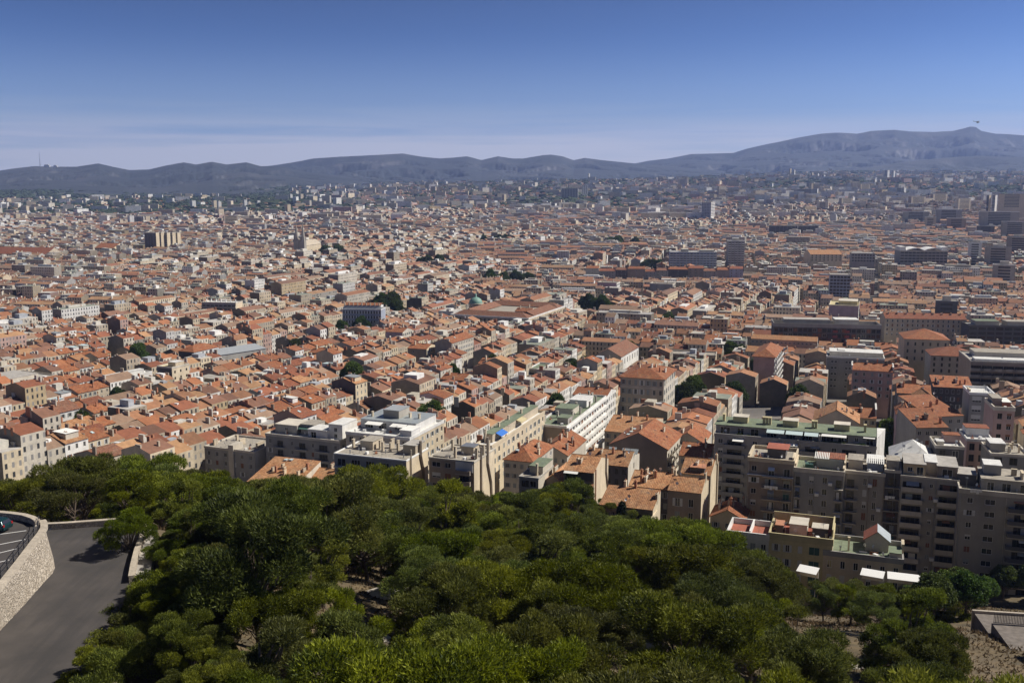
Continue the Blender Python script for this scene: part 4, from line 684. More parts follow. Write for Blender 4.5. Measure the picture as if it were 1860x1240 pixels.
B = block('apartment_block', 'dark stepped terrace block with brown bands at the far end of the roofs', AB, 1764, 655, 1945, 455, 30, yaw=14, wall='brown', nfl=6, fl=3.1, slabmat='greige', balmat='greige', rmat='concrete', front=[K((i + .5) / 9, 4.4, 2.1, 'dark', (6.4, 1.4)) for i in range(9)], parapet=.6); bpart(B['root'], 'roof_sheet', 'white_felt', 2, B['W'] * .98, 2, 9, B['Hw'] + .02, B['Hw'] + 1.3); hut(B, .1, .9, .5, .9, 2.4, 'pale', 'gravel')
B = block('town_house', 'house with white end wall beside the side street and long tiled roof', 'house', 1531, 756, 1592, 375, 16, roof='gable_x', rh=2.2, yaw=19, wall='beige', sidewall='white', nfl=4, front=ks(5, 1, 1.7, OPEN), rmat='tile_orange'); fins(B, [(.96, .1, .5, 12)], 3, 'white')
B = block('town_house', 'broad sand-tiled triangular roof behind the long balconied block', 'house', 1478, 763, 1560, 345, 16, roof='gable_y', rh=4.2, yaw=19, wall='cream', nfl=3, rmat='tile_sand'); hut(B, .15, .42, .05, .3, 1.4, 'dark', 'tile_russet'); chims(B, [(.7, .3), (.85, .5)])

# ---------------- roof clutter on the nearest buildings
VENTS = [MB().tube((0, 0, 0), (0, 0, .9), .14, .14, 8).tube((0, 0, .9), (0, 0, 1.15), .24, .2, 8).mesh('vent', ['metal']), MB().box(-.5, .5, -.35, .35, 0, .75).box(-.4, .4, -.36, -.34, .1, .65).mesh('air_unit', ['white_paint']), MB().box(-.35, .35, -.35, .35, 0, .5).tube((0, 0, .5), (0, 0, 1.3), .09, .09, 6).mesh('vent', ['clay'])]
rc_ = random.Random(99)
for B in BLOCKS:
    if B['P0'][1] > 470: continue
    big_ = B['W'] * B['D']; nv = int(min(9, big_ / 28))
    for k in range(nv):
        x, y = B['W'] * rc_.uniform(.06, .94), B['D'] * rc_.uniform(.06, .45); z = roof_z(B, x, y); q = rc_.random()
        if B['roof'] == 'flat':
            if q < .5: me = rc_.choice(VENTS); inst('air_unit' if me is VENTS[1] else 'vent', me, B['root'], (x, y, z + .01), rc_.uniform(0, 6))
            elif q < .75: inst('satellite_dish', DISH, B['root'], (x, y, z + .5), rc_.uniform(-1, 1))
            else: inst('aerial', AERIAL, B['root'], (x, y, z + .5), rc_.uniform(0, 6))
        elif k < 4:
            if q < .3: inst('satellite_dish', DISH, B['root'], (x, y, z + .5), rc_.uniform(-1, 1))
            elif q < .6: inst('aerial', AERIAL, B['root'], (x, y, z + .5), rc_.uniform(0, 6))
            else: inst('chimney', rc_.choice(CHIM), B['root'], (x, y, z + .1))

# lived-in fronts: awnings half out, air units, drainpipes, washing
for bi, B in enumerate(BLOCKS[:7]):
    ops_, cols_ = B['ops'], B['cols']
    for (x0, x1, z0, z1, j, k) in ops_:
        q = rc_.random(); balc = len(cols_[j]) > 5 and cols_[j][5]
        if balc and q < .22:
            wd_ = min(x1 - x0, rc_.uniform(1.6, 3.4)); xa = rc_.uniform(x0, x1 - wd_); awning(B, xa, xa + wd_, z1 + .12, rc_.uniform(.7, 1.2), rc_.uniform(.3, .8), rc_.choice(('canvas_white', 'shutter_brown', 'shutter_green', 'tarp_grey', 'clay', 'yellow', 'canvas_white')), y=-.01)
        elif balc and q < .36:
            wd_ = min(1.6, (x1 - x0) * .5); xa = rc_.uniform(x0, x1 - wd_); mb = MB(); mb.box(xa, xa + wd_, -.06, -.02, z0 + .1, z1 - .1); mb.build('shutter', rc_.choice(('shutter_white', 'shutter_brown', 'shutter_grey', 'blue')), B['root'])
        elif not balc and q < .12: inst('air_unit', VENTS[1], B['root'], (x1 + .7, -.36, z0 - .2))
    for fx in (.02, rc_.uniform(.25, .75), .985): MB().tube((B['W'] * fx, -.09, 1), (B['W'] * fx, -.09, B['Hw'] - .3), .07, .07, 5).build('drainpipe', rc_.choice(('metal', 'pale', 'brown')), B['root'])
# ---------------- middle distance: buildings one can pick out
ordn_ = ['first', 'second', 'third', 'fourth', 'fifth', 'sixth', 'seventh', 'eighth', 'ninth', 'tenth', 'last']
def block2(*a, **k): return block(*a, **k)
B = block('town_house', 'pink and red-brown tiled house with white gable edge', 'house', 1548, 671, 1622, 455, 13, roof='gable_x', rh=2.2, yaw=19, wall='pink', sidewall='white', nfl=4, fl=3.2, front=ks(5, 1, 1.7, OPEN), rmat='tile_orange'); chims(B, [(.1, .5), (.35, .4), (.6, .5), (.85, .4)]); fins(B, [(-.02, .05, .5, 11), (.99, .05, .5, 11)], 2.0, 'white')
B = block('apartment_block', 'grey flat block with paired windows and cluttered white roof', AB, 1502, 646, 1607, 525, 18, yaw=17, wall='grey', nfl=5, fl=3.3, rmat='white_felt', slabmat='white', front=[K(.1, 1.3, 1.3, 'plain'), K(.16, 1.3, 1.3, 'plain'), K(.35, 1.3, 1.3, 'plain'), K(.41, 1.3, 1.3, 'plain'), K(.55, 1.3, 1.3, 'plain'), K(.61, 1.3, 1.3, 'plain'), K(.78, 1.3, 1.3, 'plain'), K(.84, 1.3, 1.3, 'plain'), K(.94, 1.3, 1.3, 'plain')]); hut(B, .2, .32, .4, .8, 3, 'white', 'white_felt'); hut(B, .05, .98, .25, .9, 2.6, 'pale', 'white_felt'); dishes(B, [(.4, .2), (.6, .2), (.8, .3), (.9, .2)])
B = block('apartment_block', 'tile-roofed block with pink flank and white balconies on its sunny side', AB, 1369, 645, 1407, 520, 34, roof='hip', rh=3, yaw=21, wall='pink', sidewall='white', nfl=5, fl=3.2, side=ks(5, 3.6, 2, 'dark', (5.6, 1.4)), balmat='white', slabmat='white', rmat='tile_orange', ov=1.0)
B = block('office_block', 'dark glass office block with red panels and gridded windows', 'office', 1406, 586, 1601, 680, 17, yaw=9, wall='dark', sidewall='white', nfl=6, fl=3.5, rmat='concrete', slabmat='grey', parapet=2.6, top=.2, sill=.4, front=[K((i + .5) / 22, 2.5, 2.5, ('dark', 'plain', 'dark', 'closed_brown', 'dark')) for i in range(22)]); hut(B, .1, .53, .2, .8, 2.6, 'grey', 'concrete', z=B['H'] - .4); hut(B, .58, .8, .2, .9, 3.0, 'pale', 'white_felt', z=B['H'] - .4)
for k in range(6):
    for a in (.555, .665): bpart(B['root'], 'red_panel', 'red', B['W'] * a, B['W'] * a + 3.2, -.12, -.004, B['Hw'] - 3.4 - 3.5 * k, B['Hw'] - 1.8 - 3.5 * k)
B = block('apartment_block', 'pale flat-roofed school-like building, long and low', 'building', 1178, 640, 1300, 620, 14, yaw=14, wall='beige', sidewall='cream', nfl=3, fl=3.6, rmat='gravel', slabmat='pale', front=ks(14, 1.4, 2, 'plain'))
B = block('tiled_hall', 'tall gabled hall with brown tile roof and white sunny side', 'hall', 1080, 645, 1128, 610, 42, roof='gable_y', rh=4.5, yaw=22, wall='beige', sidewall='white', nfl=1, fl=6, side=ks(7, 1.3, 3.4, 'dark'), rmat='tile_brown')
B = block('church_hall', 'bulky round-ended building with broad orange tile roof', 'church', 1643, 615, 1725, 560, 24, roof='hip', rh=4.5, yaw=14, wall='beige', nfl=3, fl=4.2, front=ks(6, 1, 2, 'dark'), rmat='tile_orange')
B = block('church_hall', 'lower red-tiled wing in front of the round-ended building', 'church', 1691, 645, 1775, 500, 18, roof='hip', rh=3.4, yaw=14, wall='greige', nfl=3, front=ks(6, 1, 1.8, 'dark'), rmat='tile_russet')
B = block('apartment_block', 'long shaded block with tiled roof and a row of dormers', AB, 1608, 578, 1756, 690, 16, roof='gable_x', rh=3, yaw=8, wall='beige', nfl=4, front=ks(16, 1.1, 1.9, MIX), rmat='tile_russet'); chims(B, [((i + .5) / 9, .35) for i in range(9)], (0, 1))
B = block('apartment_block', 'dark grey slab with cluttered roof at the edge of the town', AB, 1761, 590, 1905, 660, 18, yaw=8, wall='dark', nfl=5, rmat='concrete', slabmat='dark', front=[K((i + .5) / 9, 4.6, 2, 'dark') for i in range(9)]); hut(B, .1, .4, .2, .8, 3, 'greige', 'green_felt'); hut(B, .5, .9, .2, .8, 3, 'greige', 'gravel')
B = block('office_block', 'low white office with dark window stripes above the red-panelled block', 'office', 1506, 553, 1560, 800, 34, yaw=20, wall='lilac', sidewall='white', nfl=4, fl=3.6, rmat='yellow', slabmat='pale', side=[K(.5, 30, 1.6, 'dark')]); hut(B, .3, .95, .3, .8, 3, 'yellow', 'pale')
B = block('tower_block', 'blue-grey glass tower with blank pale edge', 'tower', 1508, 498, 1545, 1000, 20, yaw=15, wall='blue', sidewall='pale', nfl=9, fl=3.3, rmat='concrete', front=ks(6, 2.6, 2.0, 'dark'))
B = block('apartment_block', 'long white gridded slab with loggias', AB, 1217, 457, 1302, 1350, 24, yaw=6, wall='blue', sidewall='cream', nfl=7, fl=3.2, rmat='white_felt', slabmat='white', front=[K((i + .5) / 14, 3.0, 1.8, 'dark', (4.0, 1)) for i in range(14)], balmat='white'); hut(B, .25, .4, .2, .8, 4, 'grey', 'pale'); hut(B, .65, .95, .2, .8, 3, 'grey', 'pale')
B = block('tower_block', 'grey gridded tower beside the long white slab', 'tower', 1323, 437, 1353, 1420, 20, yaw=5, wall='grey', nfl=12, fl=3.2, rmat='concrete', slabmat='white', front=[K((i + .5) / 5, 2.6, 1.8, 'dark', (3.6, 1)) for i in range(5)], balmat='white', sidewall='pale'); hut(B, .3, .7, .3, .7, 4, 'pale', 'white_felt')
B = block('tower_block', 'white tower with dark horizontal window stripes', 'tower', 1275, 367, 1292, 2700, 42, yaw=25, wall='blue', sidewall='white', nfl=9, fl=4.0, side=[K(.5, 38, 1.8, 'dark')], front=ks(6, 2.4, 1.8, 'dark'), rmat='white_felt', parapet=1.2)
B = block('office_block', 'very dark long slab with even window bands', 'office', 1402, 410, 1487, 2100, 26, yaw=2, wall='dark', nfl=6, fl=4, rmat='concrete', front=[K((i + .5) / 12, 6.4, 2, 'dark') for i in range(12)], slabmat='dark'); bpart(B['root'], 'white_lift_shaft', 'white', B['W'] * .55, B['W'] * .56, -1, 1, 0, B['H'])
B = block('exhibition_hall', 'large grey hall with white double-wave roof between white end boxes', 'hall', 1636, 455, 1722, 1400, 30, yaw=6, wall='grey', nfl=4, fl=4, rmat='concrete', front=[K((i + .5) / 12, 4.6, 2.4, 'dark') for i in range(12)])
W_, H_ = B['W'], B['H']; hut(B, .0, .12, .1, .9, 5, 'white', 'white_felt', z=H_); hut(B, .88, 1.0, .1, .9, 5, 'white', 'white_felt', z=H_); mb = MB(); nn = 32
for i in range(nn):
    xa, xb = W_ * (.12 + .76 * i / nn), W_ * (.12 + .76 * (i + 1) / nn); za, zb = [H_ + .6 + 3.4 * abs(sin(2 * math.pi * q / nn)) for q in (i, i + 1)]
    slab(mb, [(xa, -1, za), (xb, -1, zb), (xb, 30, zb), (xa, 30, za)], .7)
mb.build('wave_roof', 'white_paint', B['root'])
B = block('tiled_hall', 'tan-roofed hall, left wing of a horseshoe', 'hall', 1472, 462, 1530, 1360, 40, roof='gable_x', rh=5, yaw=4, wall='beige', nfl=3, front=ks(8, 1.4, 2, 'dark'), rmat='tile_sand')
B = block('office_block', 'white flat-roofed office beside the tan horseshoe hall', 'office', 1547, 459, 1590, 1300, 20, yaw=12, wall='grey', sidewall='white', nfl=3, fl=3.6, rmat='white_felt', front=ks(8, 2.4, 1.8, 'dark'))
B = block('hospital_block', 'huge hospital slab with dark banded front on the far rise', 'hospital', 1020, 342, 1050, 4300, 40, yaw=5, wall='grey', nfl=9, fl=4.2, rmat='concrete', front=[K((i + .5) / 6, 9, 2, 'dark') for i in range(6)], sidewall='white', H=52)
B = block('hospital_block', 'white tower wing rising beside the huge hospital slab', 'hospital', 1057, 336, 1067, 4350, 30, yaw=5, wall='white', nfl=9, fl=4.2, rmat='concrete', H=66, front=ks(3, 4, 2, 'dark'), sidewall='white')
for i, (a, c, wl) in enumerate(((262, 283, 'dark'), (284, 292, 'pale'), (293, 303, 'grey'), (304, 313, 'pale'), (314, 322, 'cream'))):
    B = block('tower_block', ['dark broad tower, first of the five clustered slab towers', 'pale thin tower second of the five clustered slab towers', 'grey tower in the middle of the five clustered slab towers', 'pale tower fourth of the five clustered slab towers', 'cream sunlit tower last of the five clustered slab towers'][i], 'tower', a, 422, c, 1760 + 8 * i, 8, yaw=24, wall=wl, sidewall='cream', nfl=12, fl=3.2, front=ks(4, 2, 1.8, 'dark'), rmat='concrete', foot=True)
B = block('station_hall', 'long railway station hall with red tile roof', 'station', -40, 460, 84, 1640, 40, roof='gable_x', rh=10, yaw=14, wall='stone', nfl=2, fl=7, front=ks(24, 3, 4.5, 'dark'), rmat='tile_russet')
B = block('station_hall', 'tiled hall with a big arched end beside the station', 'station', 172, 450, 206, 1700, 36, roof='gable_x', rh=7, yaw=14, wall='beige', sidewall='cream', nfl=2, fl=6, front=ks(8, 3, 4, 'dark'), rmat='tile_orange')
# twin-spired church
P = at(545, 448, 1720); r_ = empty('twin_spired_church', (P[0], P[1], float(terr(P[0], P[1]))), -R(15)); h0 = P[2] - r_.location.z; tag(r_, 'twin-spired grey gothic church rising above the far roofs', 'church')
for s in (-1, 1):
    mb = MB(); mb.box(s * 6.2 - 4, s * 6.2 + 4, -4, 4, 0, h0 + 10); mb.build('tower', 'greige', r_); mb = MB()
    mb.tube((s * 6.2, 0, h0 + 10), (s * 6.2, 0, h0 + 40), 4.4, .25, 8)
    for a in (-1, 1):
        for c in (-1, 1): mb.tube((s * 6.2 + 3.3 * a, 3.3 * c, h0 + 10), (s * 6.2 + 3.3 * a, 3.3 * c, h0 + 18), .9, .1, 4)
    mb.build('spire', 'greige', r_)
bpart(r_, 'porch', 'greige', -3, 3, -3.5, 4, 0, h0 + 12); bpart(r_, 'nave', 'cream', -9, 9, 4, 62, 0, h0 + 2); mb = MB(); slab(mb, [(9.5, 4, h0 + 2), (9.5, 62, h0 + 2), (0, 62, h0 + 10), (0, 4, h0 + 10)], .5); slab(mb, [(-9.5, 62, h0 + 2), (-9.5, 4, h0 + 2), (0, 4, h0 + 10), (0, 62, h0 + 10)], .5); mb.build('roof', 'stone', r_); FOOT.append((P[0] + 8, P[1] + 28, 38, 16, 15))
# prefecture palace with green dome, mansard palace
B = block('palace', 'great stone palace with long tiled roofs and pale cornice', 'palace', 818, 570, 960, 830, 92, roof='flat', yaw=22, wall='greige', sidewall='cream', nfl=4, fl=4.4, rmat='gravel', slabmat='white', parapet=1.0, front=ks(19, 1.6, 2.6, 'dark'), side=ks(24, 1.6, 2.6, 'dark'))
W_, D_, H_ = B['W'], B['D'], B['Hw']
for (x0, x1, y0, y1) in ((1.5, W_ - 1.5, 1.5, 16), (1.5, W_ - 1.5, D_ - 16, D_ - 1.5)):
    q = roof_mb(x1 - x0, y1 - y0, 0, 'hip', 3.6, .1); q.build('roof_range', 'tile_brown', B['root'], (x0, y0, H_ + .5))
for (x0, x1) in ((1.5, 16), (W_ - 16, W_ - 1.5)): q = roof_mb(x1 - x0, D_ - 36, 0, 'gable_y', 3.2, .1); q.build('roof_range', 'tile_brown', B['root'], (x0, 18, H_ + .5))
chims(B, [(x, y) for y in (.1, .88) for x in (.1, .25, .4, .6, .8)], (1, 4))
P = at(864, 549, 905); r_ = empty('domed_tower', (P[0], P[1], float(terr(P[0], P[1]))), 0); h0 = P[2] - r_.location.z; tag(r_, 'round tower with a green copper dome behind the palace', 'tower'); MB().lathe([(6.2, 0), (6.2, h0 - 2), (6.8, h0 - 1.6), (6.8, h0 - .8), (6, h0 - .6)], 16).build('drum', 'stone', r_); mb = MB(); mb.sm = True; mb.lathe([(6.2 * cos(a), h0 - .6 + 5.6 * sin(a)) for a in np.linspace(0, 1.4, 7)] + [(1.0, h0 + 5.0), (1.0, h0 + 7.4), (.05, h0 + 8.6)], 16).build('dome', 'copper', r_); FOOT.append((P[0], P[1], 9, 9, 0))
B = block('palace', 'ornate pale mansion row with slate mansard roof and many chimneys', 'palace', 622, 561, 692, 820, 16, roof='flat', yaw=6, wall='blue', nfl=4, fl=4.0, rmat='zinc', slabmat='white', parapet=.4, front=ks(14, 1.3, 2.6, 'open_white')); W_, H_ = B['W'], B['Hw']
mb = MB(); slab(mb, [(0, .4, H_), (W_, .4, H_), (W_ - .8, 2.4, H_ + 3.4), (.8, 2.4, H_ + 3.4)], .2); mb.build('mansard', 'tarp_grey', B['root']); q = roof_mb(W_ - 1.6, 12, 0, 'gable_x', 1.6, .2); q.build('upper_roof', 'tile_orange', B['root'], (.8, 2.4, H_ + 3.2)); fins(B, [((i + .3) / 9, .12, .6, 1.2) for i in range(9)], 5.6, 'stone')
B = block('town_house', 'white-fronted tall house with orange hipped roof above low roofs', 'house', 324, 637, 352, 640, 24, roof='hip', rh=3, yaw=24, wall='dark', sidewall='white', nfl=4, fl=3.4, side=ks(7, 1, 1.9, 'open_grey'), rmat='tile_orange')
B = block('market_hall', 'long low dark-roofed hall beside the white-fronted tall house', 'hall', 380, 641, 400, 650, 36, roof='shed_x', rh=2, yaw=40, wall='dark', rmat='tarp_grey', sidewall='grey', nfl=1)
B = block('apartment_block', 'curved-looking dark block with banded balconies amid tiled roofs', AB, 366, 548, 428, 880, 14, yaw=10, wall='grey', nfl=6, fl=3.2, front=ks(8, 3, 1.8, 'dark', (4.4, 1)), sidewall='cream', rmat='white_felt'); fins(B, [((i + .3) / 7, .4, .6, 1) for i in range(7)], 3, 'white')
B = block('apartment_block', 'white terraced building with a long dark window strip', AB, 178, 690, 190, 552, 34, yaw=28, wall='beige', sidewall='white', nfl=4, fl=3.4, rmat='white_felt', slabmat='white', side=[K(.5, 28, 1.2, 'dark')]); hut(B, .1, .8, .1, .85, 2.8, 'white', 'white_felt')
B = block('apartment_block', 'cream terrace building with white awnings along its sunny side', AB, 206, 716, 217, 508, 24, yaw=28, wall='beige', sidewall='cream', nfl=4, fl=3.2, rmat='gravel', slabmat='cream', side=ks(6, 2.2, 1.8, 'dark', (3.6, 1.0)), balmat='cream')
B = block('apartment_block', 'tall cream block with dark blank flank and few windows', AB, 285, 664, 312, 560, 14, yaw=24, wall='dark', sidewall='cream', nfl=4, fl=3.6, rmat='yellow', slabmat='pale', side=ks(3, 1.2, 1.5, 'dark')); hut(B, .4, .9, .3, .8, 2.6, 'cream', 'white_felt')
B = block('town_house', 'white sunlit house with dark flank and maroon roof among terraces', 'house', 61, 752, 82, 430, 18, roof='gable_y', rh=2, yaw=27, wall='dark', sidewall='white', nfl=4, fl=3.4, side=ks(5, 1.2, 1.8, 'open_grey'), rmat='tile_brown'); fins(B, [(.95, .02, .5, 1)], 3.5, 'white')
B = block('apartment_block', 'broad civic building with pale grey roof and arcaded sunny front', 'building', -60, 690, 4, 545, 34, yaw=27, wall='beige', sidewall='pale', nfl=4, fl=4.2, rmat='concrete', slabmat='pale', side=ks(8, 1.4, 2.2, 'dark')); hut(B, .1, .8, .2, .8, 2, 'pale', 'concrete')
B = block('apartment_block', 'small modern white block with planted balconies', AB, 960, 668, 983, 565, 20, yaw=20, wall='grey', sidewall='white', nfl=4, fl=3.3, rmat='green_felt', slabmat='white', balmat='white', side=ks(3, 3.6, 2, 'dark', (6, 1.3)), front=ks(2, 3, 2, 'dark', (5, 1.3)))
B = block('bell_tower', 'square stone bell tower among the tiled roofs', 'tower', 1060, 600, 1074, 700, 6.5, yaw=18, wall='brown', sidewall='beige', nfl=2, fl=7, front=[K(.5, 1.6, 3.4, 'dark')], side=[K(.5, 1.6, 3.4, 'dark')], roof='hip', rh=1.6, rmat='tile_brown')
# tall rear walls of one street standing above the roofs in the middle
xs_ = [1064, 1088, 1118, 1140, 1172, 1192, 1214, 1250, 1278, 1302, 1325, 1350]
for i in range(11):
    wl = ['greige', 'grey', 'dark', 'brown', 'grey', 'greige', 'dark', 'brown', 'grey', 'greige', 'blue'][i]
    B = block('tenement_house', '%s rear-walled tenement, %s from left in the tall row right of centre' % ({'greige': 'grey-brown', 'dark': 'dark grey', 'blue': 'bluish grey'}.get(wl, wl), ordn_[i]), 'house', xs_[i], 487 + (i * 5) % 7, xs_[i + 1], 1215 - 2 * i, 14, yaw=9, wall=wl, sidewall='cream', nfl=5, fl=3.4, front=ks(3, 1.1, 1.8, 'plain') if i % 3 else [K(.5, .9, 1.4, 'plain')], roof='gable_x', rh=2.4, rmat=['tile_orange', 'tile_russet', 'tile_brown'][i % 3], group='tall tenement row')
    fins(B, [(.05, .3, .6, 2.5), (.6, .5, .6, 1.5)], 3, 'beige')
for i, (a, y, c, Y_, wl, sw) in enumerate(((868, 660, 0, 590, 'dark', 'cream'), (1085, 512, 1120, 1090, 'lilac', 'white'), (1180, 514, 1222, 1080, 'grey', 'pale'), (800, 688, 0, 540, 'brown', 'pale'), (700, 602, 0, 720, 'lilac', 'pale'), (560, 640, 0, 635, 'dark', 'cream'), (935, 565, 0, 840, 'grey', 'cream'), (740, 632, 0, 650, 'brown', 'cream'))):
    B = block('apartment_block', ['dark blank flank house with cream sunny front', 'lilac flat-roofed block with white sunny side by trees', 'grey flat-roofed block with pale banded side', 'brown blank-flanked house above the white block roofs', 'lilac blank-walled house near the mansard row', 'dark blank gable amid orange terraces', 'grey blank-walled block behind the palace', 'brown house with cream front below the mansard row'][i], AB, a, y, c, Y_, 16, yaw=20, wall=wl, sidewall=sw, W=None if c else 14, nfl=5, fl=3.3, front=[K(.3, 1, 1.5, 'plain')], side=ks(5, 1.1, 1.8, 'open_grey'), roof='flat' if i in (1, 2) else 'gable_x', rmat='gravel' if i in (1, 2) else 'tile_orange')
    fins(B, [(.2, .3, .6, 1.5), (.7, .5, .6, 1.5)], 3, 'beige')
# far towers and slabs
TW = [(6, 390, 8, 2900, 'white'), (24, 388, 11, 2950, 'cream'), (53, 387, 8, 3100, 'pale'), (71, 389, 8, 3150, 'white'), (97, 386, 10, 3050, 'cream'), (120, 388, 9, 3300, 'pale'), (231, 391, 10, 2800, 'white'), (243, 393, 22, 2850, 'grey'), (262, 392, 6, 2820, 'cream'), (344, 364, 11, 3900, 'white'), (385, 364, 7, 3800, 'cream'), (394, 366, 6, 3850, 'white'), (441, 363, 6, 3800, 'white'), (449, 367, 5, 3900, 'pale'), (465, 364, 6, 4100, 'grey'), (518, 371, 9, 3300, 'cream'), (525, 353, 5, 4600, 'grey'), (542, 352, 9, 4500, 'pale'), (553, 360, 4, 4550, 'cream'), (577, 360, 7, 4100, 'white'), (557, 379, 7, 3200, 'pale'), (598, 379, 5, 3300, 'white'), (366, 413, 8, 2500, 'white'), (390, 379, 16, 3100, 'pale'), (310, 395, 14, 2900, 'grey'), (355, 397, 16, 2800, 'blue'), (452, 408, 50, 2500, 'grey'), (496, 408, 5, 2520, 'cream'), (520, 402, 10, 2600, 'dark'), (538, 398, 12, 2700, 'white'), (405, 392, 22, 2700, 'pink'), (710, 365, 14, 3700, 'pale'), (693, 368, 10, 3600, 'blue'), (640, 372, 14, 3500, 'pale'), (655, 385, 12, 3000, 'cream'), (785, 350, 12, 4900, 'pink'), (808, 347, 9, 5000, 'white'), (824, 350, 6, 4900, 'pale'), (836, 344, 10, 5000, 'white'), (853, 345, 16, 4900, 'cream'), (912, 353, 8, 4200, 'pink'), (941, 349, 7, 4600, 'pale'), (868, 416, 10, 2300, 'white'), (893, 420, 12, 2300, 'grey'), (905, 405, 22, 2450, 'pale'), (976, 369, 40, 3600, 'grey'), (1020, 370, 18, 3500, 'pale'), (1083, 372, 12, 3400, 'white'), (1100, 414, 18, 2400, 'white'), (1068, 315, 3, 6600, 'grey'), (1433, 306, 6, 5900, 'cream'), (1441, 309, 4, 5900, 'grey'), (1473, 314, 6, 5800, 'cream'), (1483, 315, 6, 5750, 'white'), (1493, 318, 8, 5700, 'grey'), (1607, 309, 12, 5900, 'grey'), (1620, 310, 8, 5950, 'white'), (1585, 326, 10, 4600, 'grey'), (1595, 326, 8, 4580, 'cream'), (1560, 334, 18, 4300, 'cream'), (1437, 343, 60, 4000, 'grey'), (1500, 344, 7, 3980, 'white'), (1626, 341, 20, 4000, 'pale'), (1637, 341, 12, 3980, 'white'), (1524, 360, 22, 3200, 'greige'), (1546, 358, 8, 3250, 'white'), (1460, 331, 24, 4700, 'grey'), (1345, 370, 20, 3200, 'pale'), (1388, 362, 22, 3300, 'blue'), (1420, 372, 24, 3000, 'cream'), (1484, 366, 26, 3000, 'pale'), (1575, 395, 18, 2500, 'white'), (1612, 390, 18, 2550, 'white'), (1650, 357, 30, 3200, 'brown'), (1690, 352, 30, 3400, 'brown'), (1735, 360, 26, 2900, 'pale'), (1793, 354, 9, 2600, 'dark'), (1803, 354, 12, 2600, 'blue'), (1815, 352, 60, 2550, 'beige'), (1640, 384, 60, 2500, 'greige'), (1700, 380, 60, 2450, 'grey'), (1780, 384, 90, 2300, 'greige'), (1680, 394, 26, 2300, 'cream'), (1720, 396, 44, 2200, 'brown'), (1775, 410, 40, 2000, 'dark'), (1820, 402, 60, 2000, 'greige'), (1760, 440, 30, 1500, 'white'), (1790, 448, 60, 1450, 'greige'), (1830, 430, 50, 1600, 'brown'), (1700, 545, 50, 820, 'dark'), (1805, 480, 50, 1150, 'greige'), (1390, 395, 18, 2500, 'cream'), (1470, 392, 10, 2500, 'cream'), (1330, 400, 14, 2400, 'dark'), (1180, 400, 18, 2500, 'pale'), (1130, 408, 24, 2400, 'grey'), (1250, 362, 22, 3300, 'pale')]
ordn = ['first', 'second', 'third', 'fourth', 'fifth', 'sixth', 'seventh', 'eighth', 'ninth', 'tenth', 'eleventh', 'twelfth', 'thirteenth', 'fourteenth', 'fifteenth', 'sixteenth', 'seventeenth', 'eighteenth', 'nineteenth', 'twentieth', 'twenty-first', 'twenty-second', 'twenty-third', 'twenty-fourth', 'twenty-fifth', 'twenty-sixth', 'twenty-seventh', 'twenty-eighth', 'twenty-ninth', 'thirtieth']
def ordinal(n):
    if n < 30: return ordn[n]
    tens = {3: 'thirty', 4: 'forty', 5: 'fifty', 6: 'sixty', 7: 'seventy', 8: 'eighty', 9: 'ninety'}
    k = n + 1
    if k > 99: return str(k) + 'th'
    t_, u_ = divmod(k, 10); return {3: 'thirtieth', 4: 'fortieth', 5: 'fiftieth', 6: 'sixtieth', 7: 'seventieth', 8: 'eightieth', 9: 'ninetieth'}[t_] if u_ == 0 else tens[t_] + '-' + ordn[u_ - 1]
TW.sort(key=lambda q: q[0])
for i, (a, y, wd, Y_, wl) in enumerate(TW):
    kind = 'slab' if wd > 17 else 'tower'; turned = kind == 'slab' and i % 2 == 0 and wd < 40; n = max(2, int(wd / 4)); hh = None
    if Y_ > 3000:
        P = at(a, y, Y_); gz_ = float(terr(P[0], P[1])); hh = max(28.0, P[2] - gz_ + 3)
    B = block('tower_block', '%s high-rise %s, %s from the left among the far high-rises' % (wl if wl not in ('greige', 'lilac') else 'grey-beige', kind, ordinal(i)), 'tower', a, y, a + wd * (.45 if kind == 'tower' else .8), Y_, max(12, wd * (.62 if kind == 'tower' else .25) * Y_ / FPX) if not turned else wd * 1.15 * Y_ / FPX, yaw=66 if turned else 48 if kind == 'tower' else 22, W=13 if turned else None, side=[K(.5, wd * .9 * Y_ / FPX, 1.9, 'dark')] if turned else (), wall=wl, sidewall='white' if wl in ('white', 'grey', 'blue') else 'cream', nfl=9, fl=3.6, rmat='concrete', slabmat='white' if i % 2 else 'grey', H=hh, top=1, front=[K(.5, Y_ / FPX * wd * .4, 1.9, 'dark')], group='high-rises scattered over the far city', parapet=.6)
    if i % 3 == 0: hut(B, .3, .7, .3, .7, 4, 'pale', 'concrete', name='plant_room')
# ------------------------------------------------------------------ the city: terraces of houses laid out in districts
DIST = [(-190, 470, 27), (40, 520, 21), (220, 480, 19), (420, 640, 102), (-420, 760, 30), (-60, 800, 24), (170, 760, 109)]
_r = np.random.default_rng(77)
for _k in range(400):
    _y = 820 + 2500 * _r.random() ** .9; _x = _r.uniform(-.6, .6) * _y; _mind = 120 + .07 * _y
    if all((_x - d[0]) ** 2 + (_y - d[1]) ** 2 > _mind ** 2 for d in DIST): DIST.append((_x, _y, float(_r.choice([18, 24, 30, 8, 108, 112, 100, 118]) + _r.normal(0, 5))))
DX = np.array([d[0] for d in DIST], float); DY = np.array([d[1] for d in DIST], float)
def which(x, y): return np.argmin((x[:, None] - DX) ** 2 + (y[:, None] - DY) ** 2, 1)
def border_gap(x, y):
    d = np.sqrt((x[:, None] - DX) ** 2 + (y[:, None] - DY) ** 2); d.sort(1); return d[:, 1] - d[:, 0]
